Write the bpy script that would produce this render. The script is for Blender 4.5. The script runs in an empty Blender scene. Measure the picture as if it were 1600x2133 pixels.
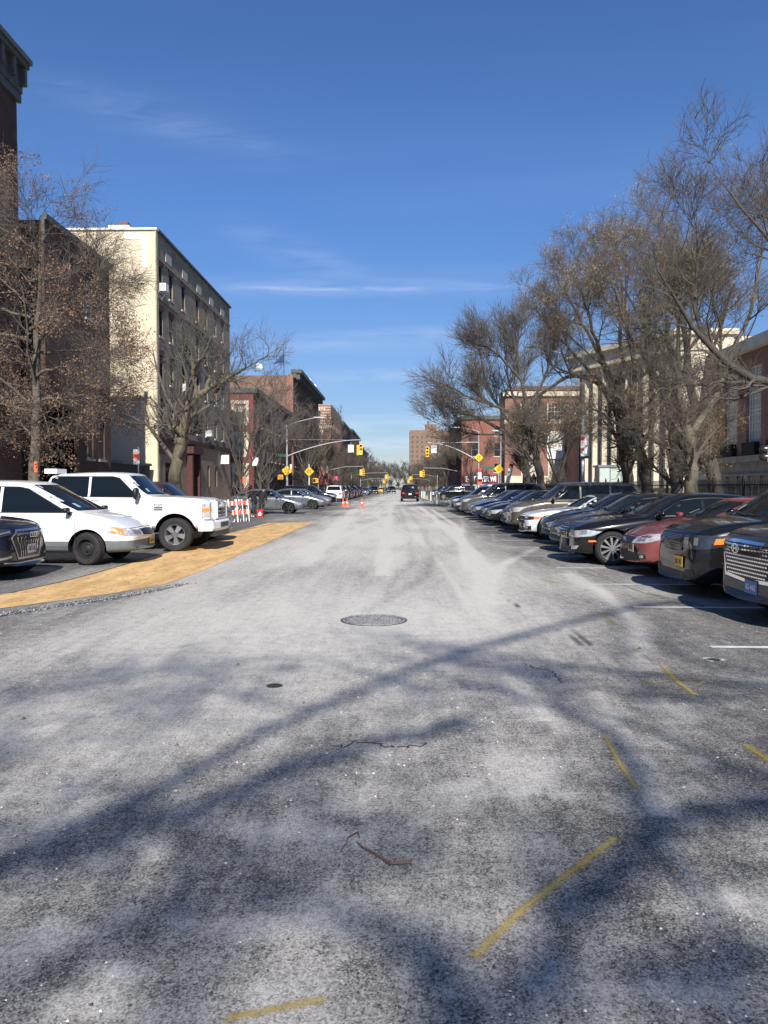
import bpy, bmesh, math, random
import numpy as np
from mathutils import Vector, Matrix, geometry
from mathutils.bvhtree import BVHTree
R = math.radians
scene = bpy.context.scene
COL = scene.collection
random.seed(7); RNG = np.random.default_rng(11)

# ------------------------------------------------------------------ camera
FPX, VPX, HZY, EYE = 1600.0, 830.0, 1014.0, 1.6      # focal length, vanishing point and horizon of the 1600x2133 photo
cam = bpy.data.cameras.new('camera'); camo = bpy.data.objects.new('camera', cam); COL.objects.link(camo)
cam.sensor_fit = 'HORIZONTAL'; cam.sensor_width = 36; cam.lens = 36 * FPX / 1600
cam.clip_start = .05; cam.clip_end = 5000
PITCH = math.atan((1066.5 - HZY) / FPX); YAW = math.atan((VPX - 800) / FPX)
camo.location = (0, 0, EYE); camo.rotation_euler = (R(90) - PITCH, 0, YAW)
scene.camera = camo
scene.render.resolution_x, scene.render.resolution_y = 768, 1024
CM = camo.rotation_euler.to_matrix()
def ray(px, py): return CM @ Vector(((px - 800) / FPX, (1066.5 - py) / FPX, -1))
def at(px, py, Y):                      # photo pixel -> point at distance Y down the street
    d = ray(px, py); return Vector((d.x / d.y * Y, Y, EYE + d.z / d.y * Y))
def gp(px, py):                         # photo pixel -> point on the ground
    d = ray(px, py); t = EYE / -d.z; return Vector((d.x * t, d.y * t, 0))

# ------------------------------------------------------------------ sky, sun, exposure
SUN_EL, SUN_AZ = R(36), R(5.5)          # sun behind the camera, a little to its right
world = bpy.data.worlds.new("World"); scene.world = world; world.use_nodes = True
nt = world.node_tree; nt.nodes.clear()
def N(t, ty, **kw):
    n = t.nodes.new(ty)
    for k, v in kw.items():
        if k.startswith('i_'): n.inputs[k[2:].replace('_', ' ')].default_value = v
        else: setattr(n, k, v)
    return n
out = N(nt, 'ShaderNodeOutputWorld'); bg = N(nt, 'ShaderNodeBackground'); bg.inputs[1].default_value = .072
sky = N(nt, 'ShaderNodeTexSky'); sky.sky_type = 'NISHITA'; sky.sun_disc = False
sky.sun_elevation = SUN_EL; sky.sun_rotation = R(180) - SUN_AZ
sky.air_density = 1.0; sky.dust_density = .25; sky.ozone_density = 2.2; sky.altitude = 50
tc = N(nt, 'ShaderNodeTexCoord')
sep = N(nt, 'ShaderNodeSeparateXYZ'); nt.links.new(tc.outputs['Generated'], sep.inputs[0])
# thin cirrus: noise on the direction divided by its height (a flat high layer seen in perspective)
mx = N(nt, 'ShaderNodeMath', operation='MAXIMUM'); mx.inputs[1].default_value = .04; nt.links.new(sep.outputs[2], mx.inputs[0])
dv = N(nt, 'ShaderNodeVectorMath', operation='DIVIDE')
cb = N(nt, 'ShaderNodeCombineXYZ')
for i in range(3): nt.links.new(mx.outputs[0], cb.inputs[i])
nt.links.new(tc.outputs['Generated'], dv.inputs[0]); nt.links.new(cb.outputs[0], dv.inputs[1])
mp = N(nt, 'ShaderNodeMapping'); mp.inputs['Scale'].default_value = (.22, .8, 1); mp.inputs['Rotation'].default_value = (0, 0, R(10)); mp.inputs['Location'].default_value = (3.1, 1.7, 0)
nt.links.new(dv.outputs[0], mp.inputs[0])
nz = N(nt, 'ShaderNodeTexNoise'); nz.inputs['Scale'].default_value = 1.0; nz.inputs['Detail'].default_value = 5; nz.inputs['Roughness'].default_value = .52; nz.inputs['Distortion'].default_value = .3
nt.links.new(mp.outputs[0], nz.inputs[0])
rp = N(nt, 'ShaderNodeMapRange'); rp.inputs[1].default_value = .54; rp.inputs[2].default_value = .86; rp.inputs[3].default_value = 0; rp.inputs[4].default_value = .22
nt.links.new(nz.outputs[0], rp.inputs[0])
fd = N(nt, 'ShaderNodeMapRange'); fd.inputs[1].default_value = .52; fd.inputs[2].default_value = .1; fd.inputs[3].default_value = .12; fd.inputs[4].default_value = 1
nt.links.new(sep.outputs[2], fd.inputs[0])
ml = N(nt, 'ShaderNodeMath', operation='MULTIPLY'); nt.links.new(rp.outputs[0], ml.inputs[0]); nt.links.new(fd.outputs[0], ml.inputs[1])
tint = N(nt, 'ShaderNodeMix', data_type='RGBA', blend_type='MULTIPLY'); tint.inputs[0].default_value = 1; 
tr_ = N(nt, 'ShaderNodeMapRange'); tr_.inputs[1].default_value = .04; tr_.inputs[2].default_value = .34; nt.links.new(sep.outputs[2], tr_.inputs[0])
tcol = N(nt, 'ShaderNodeMix', data_type='RGBA'); tcol.inputs[6].default_value = (.68, .74, .92, 1); tcol.inputs[7].default_value = (.66, .95, 1.38, 1); nt.links.new(tr_.outputs[0], tcol.inputs[0]); nt.links.new(tcol.outputs[2], tint.inputs[7])
nt.links.new(sky.outputs[0], tint.inputs[6])
mxc = N(nt, 'ShaderNodeMix', data_type='RGBA'); mxc.inputs[7].default_value = (6.6, 8.2, 11.0, 1)
nt.links.new(tint.outputs[2], mxc.inputs[6]); nt.links.new(ml.outputs[0], mxc.inputs[0])

# a few long thin streaks of cirrus, given as directions: (azimuth tangent, elevation tangent, half length, half height, slope, strength)
ry = N(nt, 'ShaderNodeMath', operation='MAXIMUM'); ry.inputs[1].default_value = .02; nt.links.new(sep.outputs[1], ry.inputs[0])
ax_ = N(nt, 'ShaderNodeMath', operation='DIVIDE'); nt.links.new(sep.outputs[0], ax_.inputs[0]); nt.links.new(ry.outputs[0], ax_.inputs[1])
ez_ = N(nt, 'ShaderNodeMath', operation='DIVIDE'); nt.links.new(sep.outputs[2], ez_.inputs[0]); nt.links.new(ry.outputs[0], ez_.inputs[1])
def M2(op, a, b_):
    n = N(nt, 'ShaderNodeMath', operation=op)
    for i, v in enumerate((a, b_)):
        if v is None: continue
        if isinstance(v, (int, float)): n.inputs[i].default_value = v
        else: nt.links.new(v, n.inputs[i])
    return n.outputs[0]
cmb = N(nt, 'ShaderNodeCombineXYZ'); nt.links.new(M2('MULTIPLY', ax_.outputs[0], 5.0), cmb.inputs[0]); nt.links.new(M2('MULTIPLY', ez_.outputs[0], 34.0), cmb.inputs[1])
sn = N(nt, 'ShaderNodeTexNoise'); sn.inputs['Scale'].default_value = 2.2; sn.inputs['Detail'].default_value = 6; sn.inputs['Distortion'].default_value = .6; nt.links.new(cmb.outputs[0], sn.inputs[0])
snr = N(nt, 'ShaderNodeMapRange'); snr.inputs[1].default_value = .3; snr.inputs[2].default_value = .7; nt.links.new(sn.outputs[0], snr.inputs[0])
tot = None
for (u0, v0, hw_, hh_, sl, st_) in [(-.06,.256,.17,.0035,-.01,.55),(-.04,.2575,.22,.009,.0,.22),(-.02,.193,.13,.009,.06,.26),(-.13,.30,.09,.02,-.35,.14),(-.30,.47,.16,.022,-.30,.11),(-.01,.145,.12,.008,.02,.24),(-.01,.078,.13,.008,.0,.40),(-.03,.055,.14,.010,.0,.45),(-.02,.031,.16,.008,.0,.3)]:
    du = M2('SUBTRACT', ax_.outputs[0], u0); dv_ = M2('SUBTRACT', ez_.outputs[0], v0); dv_ = M2('SUBTRACT', dv_, M2('MULTIPLY', du, sl))
    a_ = M2('POWER', M2('ABSOLUTE', M2('DIVIDE', du, hw_), None), 3.0); b_ = M2('POWER', M2('ABSOLUTE', M2('DIVIDE', dv_, hh_), None), 2.0)
    e_ = M2('MULTIPLY', M2('EXPONENT', M2('MULTIPLY', M2('ADD', a_, b_), -1.0), None), st_); tot = e_ if tot is None else M2('MAXIMUM', tot, e_)
tot = M2('MULTIPLY', tot, snr.outputs[0])
mx2 = N(nt, 'ShaderNodeMix', data_type='RGBA'); mx2.inputs[7].default_value = (8.5, 9.6, 11.5, 1); nt.links.new(tot, mx2.inputs[0]); nt.links.new(mxc.outputs[2], mx2.inputs[6])
nt.links.new(mx2.outputs[2], bg.inputs[0]); nt.links.new(bg.outputs[0], out.inputs[0])
sun = bpy.data.lights.new('sun', 'SUN'); sun.energy = 5; sun.angle = R(.53); sun.color = (1, .95, .88)
suno = bpy.data.objects.new('sun', sun); COL.objects.link(suno)
SD = Vector((-math.sin(SUN_AZ) * math.cos(SUN_EL), math.cos(SUN_AZ) * math.cos(SUN_EL), -math.sin(SUN_EL)))   # travel direction of the light
suno.rotation_euler = SD.to_track_quat('-Z', 'Y').to_euler(); suno.location = (10, -30, 40)
vs = scene.view_settings; vs.view_transform = 'Standard'; vs.look = 'None'; vs.exposure = .42; vs.gamma = 1
scene.render.engine = 'CYCLES'

# ------------------------------------------------------------------ materials
MATS = {}
def mat(name, base=(.5,.5,.5), rough=.7, metal=0, coat=0, spec=.5, var=0, vscale=4, vcol=None, bump=0, bscale=40, emit=None, stretch=None, ior=1.45, cov=(.45,.65)):
    if name in MATS: return MATS[name]
    m = bpy.data.materials.new(name); m.use_nodes = True; t = m.node_tree; b = t.nodes['Principled BSDF']
    b.inputs['Roughness'].default_value = rough; b.inputs['Metallic'].default_value = metal
    b.inputs['Coat Weight'].default_value = coat; b.inputs['Coat Roughness'].default_value = .04; b.inputs['Specular IOR Level'].default_value = spec
    b.inputs['Base Color'].default_value = (*base, 1)
    if emit: b.inputs['Emission Color'].default_value = (*emit[:3], 1); b.inputs['Emission Strength'].default_value = emit[3]
    if var or vcol or bump:
        tcn = N(t, 'ShaderNodeTexCoord'); src = tcn.outputs['Object']
        if stretch:
            mpn = N(t, 'ShaderNodeMapping'); mpn.inputs['Scale'].default_value = stretch; t.links.new(src, mpn.inputs[0]); src = mpn.outputs[0]
    if var or vcol:
        n1 = N(t, 'ShaderNodeTexNoise'); n1.inputs['Scale'].default_value = vscale; n1.inputs['Detail'].default_value = 6; n1.inputs['Roughness'].default_value = .65
        t.links.new(src, n1.inputs[0])
        r1 = N(t, 'ShaderNodeMapRange')
        if vcol: r1.inputs[1].default_value, r1.inputs[2].default_value = cov
        else: r1.inputs[1].default_value = .3; r1.inputs[2].default_value = .7
        t.links.new(n1.outputs[0], r1.inputs[0])
        mm = N(t, 'ShaderNodeMix', data_type='RGBA')
        if vcol: mm.inputs[6].default_value = (*base, 1); mm.inputs[7].default_value = (*vcol, 1)
        else:
            mm.inputs[6].default_value = tuple(c * (1 - var) for c in base) + (1,); mm.inputs[7].default_value = tuple(min(1, c * (1 + var)) for c in base) + (1,)
        t.links.new(r1.outputs[0], mm.inputs[0]); t.links.new(mm.outputs[2], b.inputs['Base Color'])
    if bump:
        n2 = N(t, 'ShaderNodeTexNoise'); n2.inputs['Scale'].default_value = bscale; n2.inputs['Detail'].default_value = 5
        t.links.new(src, n2.inputs[0]); bp = N(t, 'ShaderNodeBump'); bp.inputs['Strength'].default_value = bump; bp.inputs['Distance'].default_value = .02
        t.links.new(n2.outputs[0], bp.inputs['Height']); t.links.new(bp.outputs[0], b.inputs['Normal'])
    MATS[name] = m; return m
def brick(name, c1, c2, mortar=(.32,.29,.26), scale=1.0, bands=None):
    if name in MATS: return MATS[name]
    m = bpy.data.materials.new(name); m.use_nodes = True; t = m.node_tree; b = t.nodes['Principled BSDF']; b.inputs['Roughness'].default_value = .9
    tcn = N(t, 'ShaderNodeTexCoord'); sp = N(t, 'ShaderNodeSeparateXYZ'); t.links.new(tcn.outputs['Object'], sp.inputs[0])
    ad = N(t, 'ShaderNodeMath', operation='ADD'); t.links.new(sp.outputs[0], ad.inputs[0]); t.links.new(sp.outputs[1], ad.inputs[1])
    cm = N(t, 'ShaderNodeCombineXYZ'); t.links.new(ad.outputs[0], cm.inputs[0]); t.links.new(sp.outputs[2], cm.inputs[1])
    br = N(t, 'ShaderNodeTexBrick'); br.inputs['Scale'].default_value = scale; br.inputs['Brick Width'].default_value = .215; br.inputs['Row Height'].default_value = .075
    br.inputs['Mortar Size'].default_value = .008; br.inputs['Color1'].default_value = (*c1, 1); br.inputs['Color2'].default_value = (*c2, 1); br.inputs['Mortar'].default_value = (*mortar, 1)
    t.links.new(cm.outputs[0], br.inputs[0])
    n1 = N(t, 'ShaderNodeTexNoise'); n1.inputs['Scale'].default_value = .9; n1.inputs['Detail'].default_value = 8; t.links.new(tcn.outputs['Object'], n1.inputs[0])
    r1 = N(t, 'ShaderNodeMapRange'); r1.inputs[1].default_value = .25; r1.inputs[2].default_value = .75; r1.inputs[3].default_value = .68; r1.inputs[4].default_value = 1.15; t.links.new(n1.outputs[0], r1.inputs[0])
    vm = N(t, 'ShaderNodeVectorMath', operation='SCALE'); t.links.new(br.outputs[0], vm.inputs[0]); t.links.new(r1.outputs[0], vm.inputs['Scale'])
    last = vm.outputs[0]
    if bands:
        wv = N(t, 'ShaderNodeMath', operation='FRACT'); dvn = N(t, 'ShaderNodeMath', operation='DIVIDE'); dvn.inputs[1].default_value = bands[0]
        t.links.new(sp.outputs[2], dvn.inputs[0]); t.links.new(dvn.outputs[0], wv.inputs[0])
        gt = N(t, 'ShaderNodeMath', operation='GREATER_THAN'); gt.inputs[1].default_value = bands[1]; t.links.new(wv.outputs[0], gt.inputs[0])
        hz = N(t, 'ShaderNodeMath', operation='GREATER_THAN'); hz.inputs[1].default_value = bands[2]; t.links.new(sp.outputs[2], hz.inputs[0])
        mu = N(t, 'ShaderNodeMath', operation='MULTIPLY'); t.links.new(gt.outputs[0], mu.inputs[0]); t.links.new(hz.outputs[0], mu.inputs[1])
        mm = N(t, 'ShaderNodeMix', data_type='RGBA'); mm.inputs[7].default_value = (.42,.33,.25,1); t.links.new(last, mm.inputs[6]); t.links.new(mu.outputs[0], mm.inputs[0]); last = mm.outputs[2]
    t.links.new(last, b.inputs['Base Color'])
    bp = N(t, 'ShaderNodeBump'); bp.inputs['Strength'].default_value = .5; bp.inputs['Distance'].default_value = .01; bp.invert = True
    t.links.new(br.outputs['Fac'], bp.inputs['Height']); t.links.new(bp.outputs[0], b.inputs['Normal'])
    MATS[name] = m; return m

def paint(name, base, metal=.3, dirt=.3, dust=(.32,.30,.28), speck=0):
    """car paint with road dust: a thin noisy film, denser low on the body, and dried salt specks"""
    if name in MATS: return MATS[name]
    m = bpy.data.materials.new(name); m.use_nodes = True; t = m.node_tree; b = t.nodes['Principled BSDF']
    b.inputs['Metallic'].default_value = metal; b.inputs['Specular IOR Level'].default_value = .12; b.inputs['Coat Weight'].default_value = .75; b.inputs['Coat Roughness'].default_value = .05
    tcn = N(t, 'ShaderNodeTexCoord')
    n1 = N(t, 'ShaderNodeTexNoise'); n1.inputs['Scale'].default_value = 3; n1.inputs['Detail'].default_value = 8; n1.inputs['Roughness'].default_value = .7; t.links.new(tcn.outputs['Object'], n1.inputs[0])
    sp = N(t, 'ShaderNodeSeparateXYZ'); t.links.new(tcn.outputs['Object'], sp.inputs[0])
    lo = N(t, 'ShaderNodeMapRange'); lo.inputs[1].default_value = 1.0; lo.inputs[2].default_value = .2; lo.inputs[3].default_value = .35; lo.inputs[4].default_value = .9; t.links.new(sp.outputs[2], lo.inputs[0])
    mu = N(t, 'ShaderNodeMath', operation='MULTIPLY'); t.links.new(n1.outputs[0], mu.inputs[0]); t.links.new(lo.outputs[0], mu.inputs[1])
    m2 = N(t, 'ShaderNodeMath', operation='MULTIPLY'); m2.inputs[1].default_value = dirt; t.links.new(mu.outputs[0], m2.inputs[0])
    last = m2.outputs[0]
    if speck:
        v = N(t, 'ShaderNodeTexNoise'); v.inputs['Scale'].default_value = 95; v.inputs['Detail'].default_value = 3; t.links.new(tcn.outputs['Object'], v.inputs[0])
        rr = N(t, 'ShaderNodeMapRange'); rr.inputs[1].default_value = .60; rr.inputs[2].default_value = .68; rr.inputs[4].default_value = speck; t.links.new(v.outputs[0], rr.inputs[0])
        r3 = N(t, 'ShaderNodeMath', operation='MULTIPLY'); r2 = N(t, 'ShaderNodeMapRange'); r2.inputs[1].default_value = .48; r2.inputs[2].default_value = .66; t.links.new(n1.outputs[0], r2.inputs[0])
        t.links.new(rr.outputs[0], r3.inputs[0]); t.links.new(r2.outputs[0], r3.inputs[1])
        mxn = N(t, 'ShaderNodeMath', operation='MAXIMUM'); t.links.new(r3.outputs[0], mxn.inputs[0]); t.links.new(last, mxn.inputs[1]); last = mxn.outputs[0]
    mm = N(t, 'ShaderNodeMix', data_type='RGBA'); mm.inputs[6].default_value = (*base, 1); mm.inputs[7].default_value = (*dust, 1)
    t.links.new(last, mm.inputs[0]); t.links.new(mm.outputs[2], b.inputs['Base Color'])
    rg = N(t, 'ShaderNodeMapRange'); rg.inputs[3].default_value = .22; rg.inputs[4].default_value = .7; t.links.new(last, rg.inputs[0]); t.links.new(rg.outputs[0], b.inputs['Roughness'])
    MATS[name] = m; return m

M = dict(
 black=mat('black_plastic', (.012,.012,.013), .45), rubber=mat('rubber', (.022,.021,.021), .85, var=.4, vscale=12),
 well=mat('wheel_well', (.006,.006,.006), .95), chrome=mat('chrome', (.75,.75,.77), .12, 1), silver=mat('silver_trim', (.5,.5,.52), .3, .9),
 alloy=mat('alloy_wheel', (.42,.42,.43), .35, .8), darkalloy=mat('dark_alloy', (.07,.07,.075), .4, .6), steelwheel=mat('steel_wheel', (.03,.03,.032), .55, .3),
 glass=mat('car_glass', (.006,.009,.010), .04, 0, 0, .35, bump=.05, bscale=1.5), lamp=mat('headlamp_glass', (.46,.46,.45), .18, .25, 1, var=.4, vscale=16), darklamp=mat('smoked_headlamp', (.05,.05,.055), .1, .4, 1, var=.5, vscale=12),
 amber=mat('amber_lens', (.85,.22,.03), .2, 0, 1), red=mat('red_lens', (.5,.02,.015), .2, 0, 1), grey=mat('grey_cladding', (.13,.145,.145), .6, var=.2),
 seam=mat('seam', (.01,.01,.01), .8), white=mat('white_paint', (.78,.78,.78), .6), rust=mat('rust', (.25,.11,.05), .9, var=.4, vscale=20),
 galv=mat('galvanized_steel', (.42,.43,.44), .5, .6, var=.15, vscale=3), asig=mat('signal_yellow', (.85,.47,.03), .5), yel=mat('sign_yellow', (.88,.52,.02), .45), blk=mat('sign_black', (.01,.01,.01), .6),
 redsign=mat('sign_red', (.65,.04,.04), .5), orange=mat('cone_orange', (.85,.13,.04), .55), green=mat('sign_green', (.01,.11,.07), .5),
 iron=mat('black_iron', (.015,.015,.016), .55, .2), glasswin=mat('window_glass', (.02,.024,.028), .05, 0, 0, .8), blind=mat('window_blind', (.42,.39,.3), .6, var=.25, vscale=3),
 stone=mat('cream_stone', (.62,.55,.42), .85, var=.18, vscale=1.2, bump=.2, bscale=6), greystone=mat('grey_stone', (.26,.24,.21), .9, var=.3, vscale=1.5, bump=.2, bscale=8),
 stucco=mat('cream_stucco', (.66,.57,.4), .9, vcol=(.58,.46,.34), vscale=.35, cov=(.5,.85), bump=.1, bscale=8),
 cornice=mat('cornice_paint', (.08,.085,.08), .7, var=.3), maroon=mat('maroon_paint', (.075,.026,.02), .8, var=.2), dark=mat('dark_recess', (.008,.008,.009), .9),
 barkR=mat('bark_grey', (.085,.074,.060), .95, vcol=(.045,.042,.032), vscale=7, bump=1, bscale=25, stretch=(1,1,.25)), barkL=mat('bark_sycamore', (.15,.13,.09), .95, vcol=(.085,.085,.045), vscale=5, bump=.9, bscale=18, stretch=(1,1,.4)),
 twig=mat('twig', (.098,.080,.062), .9, var=.3, vscale=1), twigL=mat('twig_pale', (.12,.10,.085), .9, var=.3, vscale=1), leaf=mat('dead_leaf', (.22,.14,.085), .8, var=.65, vscale=25), seed=mat('seed_tuft', (.40,.285,.11), .85, var=.4, vscale=2),
)

# ------------------------------------------------------------------ mesh helpers
class MB:
    def __init__(s): s.v = []; s.f = []; s.m = []; s.mats = []
    def mi(s, m):
        if m not in s.mats: s.mats.append(m)
        return s.mats.index(m)
    def add(s, vs, fs, m):
        o = len(s.v); s.v += [tuple(v) for v in vs]; k = s.mi(m)
        for f in fs: s.f.append([i + o for i in f]); s.m.append(k)
        return s
    def box(s, a, b, m, T=None):
        (x0,y0,z0),(x1,y1,z1) = a, b
        v = [Vector(p) for p in ((x0,y0,z0),(x1,y0,z0),(x1,y1,z0),(x0,y1,z0),(x0,y0,z1),(x1,y0,z1),(x1,y1,z1),(x0,y1,z1))]
        if T: v = [T @ p for p in v]
        return s.add(v, [(0,3,2,1),(4,5,6,7),(0,1,5,4),(1,2,6,5),(2,3,7,6),(3,0,4,7)], m)
    def tube(s, pts, rad, m, n=8, cap=True):
        pts = [Vector(p) for p in pts]; k = len(pts)
        if not hasattr(rad, '__len__'): rad = [rad] * k
        vs, fs = [], []
        ref = Vector((.13,.27,.95))
        T0 = (pts[-1] - pts[0]).normalized()
        if abs(T0.dot(ref)) > .9: ref = Vector((1,.1,.05))
        for i, p in enumerate(pts):
            t = (pts[min(i+1,k-1)] - pts[max(i-1,0)]).normalized(); u = t.cross(ref).normalized(); w = t.cross(u)
            for j in range(n):
                a = 2*math.pi*j/n; vs.append(p + (u*math.cos(a) + w*math.sin(a)) * rad[i])
        for i in range(k-1):
            for j in range(n): fs.append((i*n+j, i*n+(j+1)%n, (i+1)*n+(j+1)%n, (i+1)*n+j))
        if cap: fs.append(tuple(range(n))[::-1]); fs.append(tuple(range((k-1)*n, k*n)))
        return s.add(vs, fs, m)
    def lathe(s, prof, m, n=24, axis='Z', c=(0,0,0)):
        vs, fs = [], []
        for r, h in prof:
            for j in range(n):
                a = 2*math.pi*j/n
                p = {'Z': (r*math.cos(a), r*math.sin(a), h), 'Y': (r*math.cos(a), h, r*math.sin(a)), 'X': (h, r*math.cos(a), r*math.sin(a))}[axis]
                vs.append((p[0]+c[0], p[1]+c[1], p[2]+c[2]))
        for i in range(len(prof)-1):
            for j in range(n): fs.append((i*n+j, i*n+(j+1)%n, (i+1)*n+(j+1)%n, (i+1)*n+j))
        return s.add(vs, fs, m)
    def prism(s, poly, h0, h1, m, T=None):      # polygon in xy extruded along z, then transformed
        n = len(poly); v = [Vector((x,y,h0)) for x,y in poly] + [Vector((x,y,h1)) for x,y in poly]
        if T: v = [T @ p for p in v]
        return s.add(v, [tuple(range(n))[::-1], tuple(range(n,2*n))] + [(i,(i+1)%n,n+(i+1)%n,n+i) for i in range(n)], m)
    def mesh(s, name, smooth=None):
        me = bpy.data.meshes.new(name); me.from_pydata(s.v, [], s.f)
        for m in s.mats: me.materials.append(m)
        me.polygons.foreach_set('material_index', s.m)
        if smooth is not None:
            me.polygons.foreach_set('use_smooth', [True]*len(s.f)); me.set_sharp_from_angle(angle=R(smooth))
        me.update(); return me
    def build(s, name, parent=None, smooth=None, fix=False):
        me = s.mesh(name, smooth)
        if fix:
            bm = bmesh.new(); bm.from_mesh(me); bmesh.ops.recalc_face_normals(bm, faces=bm.faces); bm.to_mesh(me); bm.free()
        return link(name, me, parent)
def link(name, data, parent=None):
    o = bpy.data.objects.new(name, data); COL.objects.link(o)
    if parent: o.parent = parent
    return o
def tag(o, label, cat, group=None, kind=None):
    o['label'] = label
    if cat: o['category'] = cat
    if group: o['group'] = group
    if kind: o['kind'] = kind
    return o
def thing(name, label, cat, loc=(0,0,0), rz=0, group=None):
    o = link(name, None); o.location = loc; o.rotation_euler = (0,0,rz); o.empty_display_size = .3
    return tag(o, label, cat, group)
def struct(o, label=None):
    o['kind'] = 'structure'
    if label: o['label'] = label
    return o
def copy_tree(o, parent=None):
    c = o.copy(); COL.objects.link(c)
    if parent: c.parent = parent
    for ch in list(o.children): copy_tree(ch, c)
    return c
def npmesh(name, V, F, mats, mi=None, smooth=True):
    me = bpy.data.meshes.new(name); n = F.shape[1]
    me.vertices.add(len(V)); me.vertices.foreach_set('co', np.ascontiguousarray(V, dtype=np.float32).ravel())
    me.loops.add(F.size); me.loops.foreach_set('vertex_index', np.ascontiguousarray(F, dtype=np.int32).ravel())
    me.polygons.add(len(F)); me.polygons.foreach_set('loop_start', np.arange(0, F.size, n, dtype=np.int32)); me.polygons.foreach_set('loop_total', np.full(len(F), n, dtype=np.int32))
    if mi is not None: me.polygons.foreach_set('material_index', mi.astype(np.int32))
    me.polygons.foreach_set('use_smooth', np.full(len(F), smooth))
    for m in mats: me.materials.append(m)
    me.update(calc_edges=True); me.validate(); return me
_tc = {}
def text_mesh(body, size, m, ext=.002, bold=0):
    key = (body, size, m.name, ext)
    if key in _tc: return _tc[key]
    cu = bpy.data.curves.new('lettering', 'FONT'); cu.body = body; cu.size = size; cu.extrude = ext; cu.align_x = 'CENTER'; cu.align_y = 'CENTER'; cu.offset = bold; cu.resolution_u = 3
    o = link('lettering', cu); dg = bpy.context.evaluated_depsgraph_get()
    me = bpy.data.meshes.new_from_object(o.evaluated_get(dg)); bpy.data.objects.remove(o); bpy.data.curves.remove(cu)
    me.materials.clear(); me.materials.append(m); _tc[key] = me; return me
def text(body, size, m, parent, loc, face='-Y', sx=1, bold=0, ext=.002):
    o = link('lettering', text_mesh(body, size, m, ext, bold), parent); o.location = loc
    o.rotation_euler = {'-Y': (R(90),0,0), '+X': (R(90),0,R(90)), '-X': (R(90),0,R(-90)), '+Y': (R(90),0,R(180))}[face]; o.scale = (sx,1,1); return o

# value noise for road wear
def vnoise(x, y, seed=0):
    xi = np.floor(x).astype(np.int64); yi = np.floor(y).astype(np.int64); fx = x - xi; fy = y - yi
    fx = fx*fx*(3-2*fx); fy = fy*fy*(3-2*fy)
    def h(a, b):
        n = (a * 374761393 + b * 668265263 + seed * 1442695041) & 0xffffffff
        n = ((n ^ (n >> 13)) * 1274126177) & 0xffffffff
        return ((n ^ (n >> 16)) & 0xffff) / 65535.0
    return (h(xi,yi)*(1-fx)+h(xi+1,yi)*fx)*(1-fy) + (h(xi,yi+1)*(1-fx)+h(xi+1,yi+1)*fx)*fy
def fbm(x, y, seed=0, o=4):
    s = 0; a = .5
    for i in range(o): s = s + a * vnoise(x*2**i, y*2**i, seed+i); a *= .5
    return s / (1 - .5**o)
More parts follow.
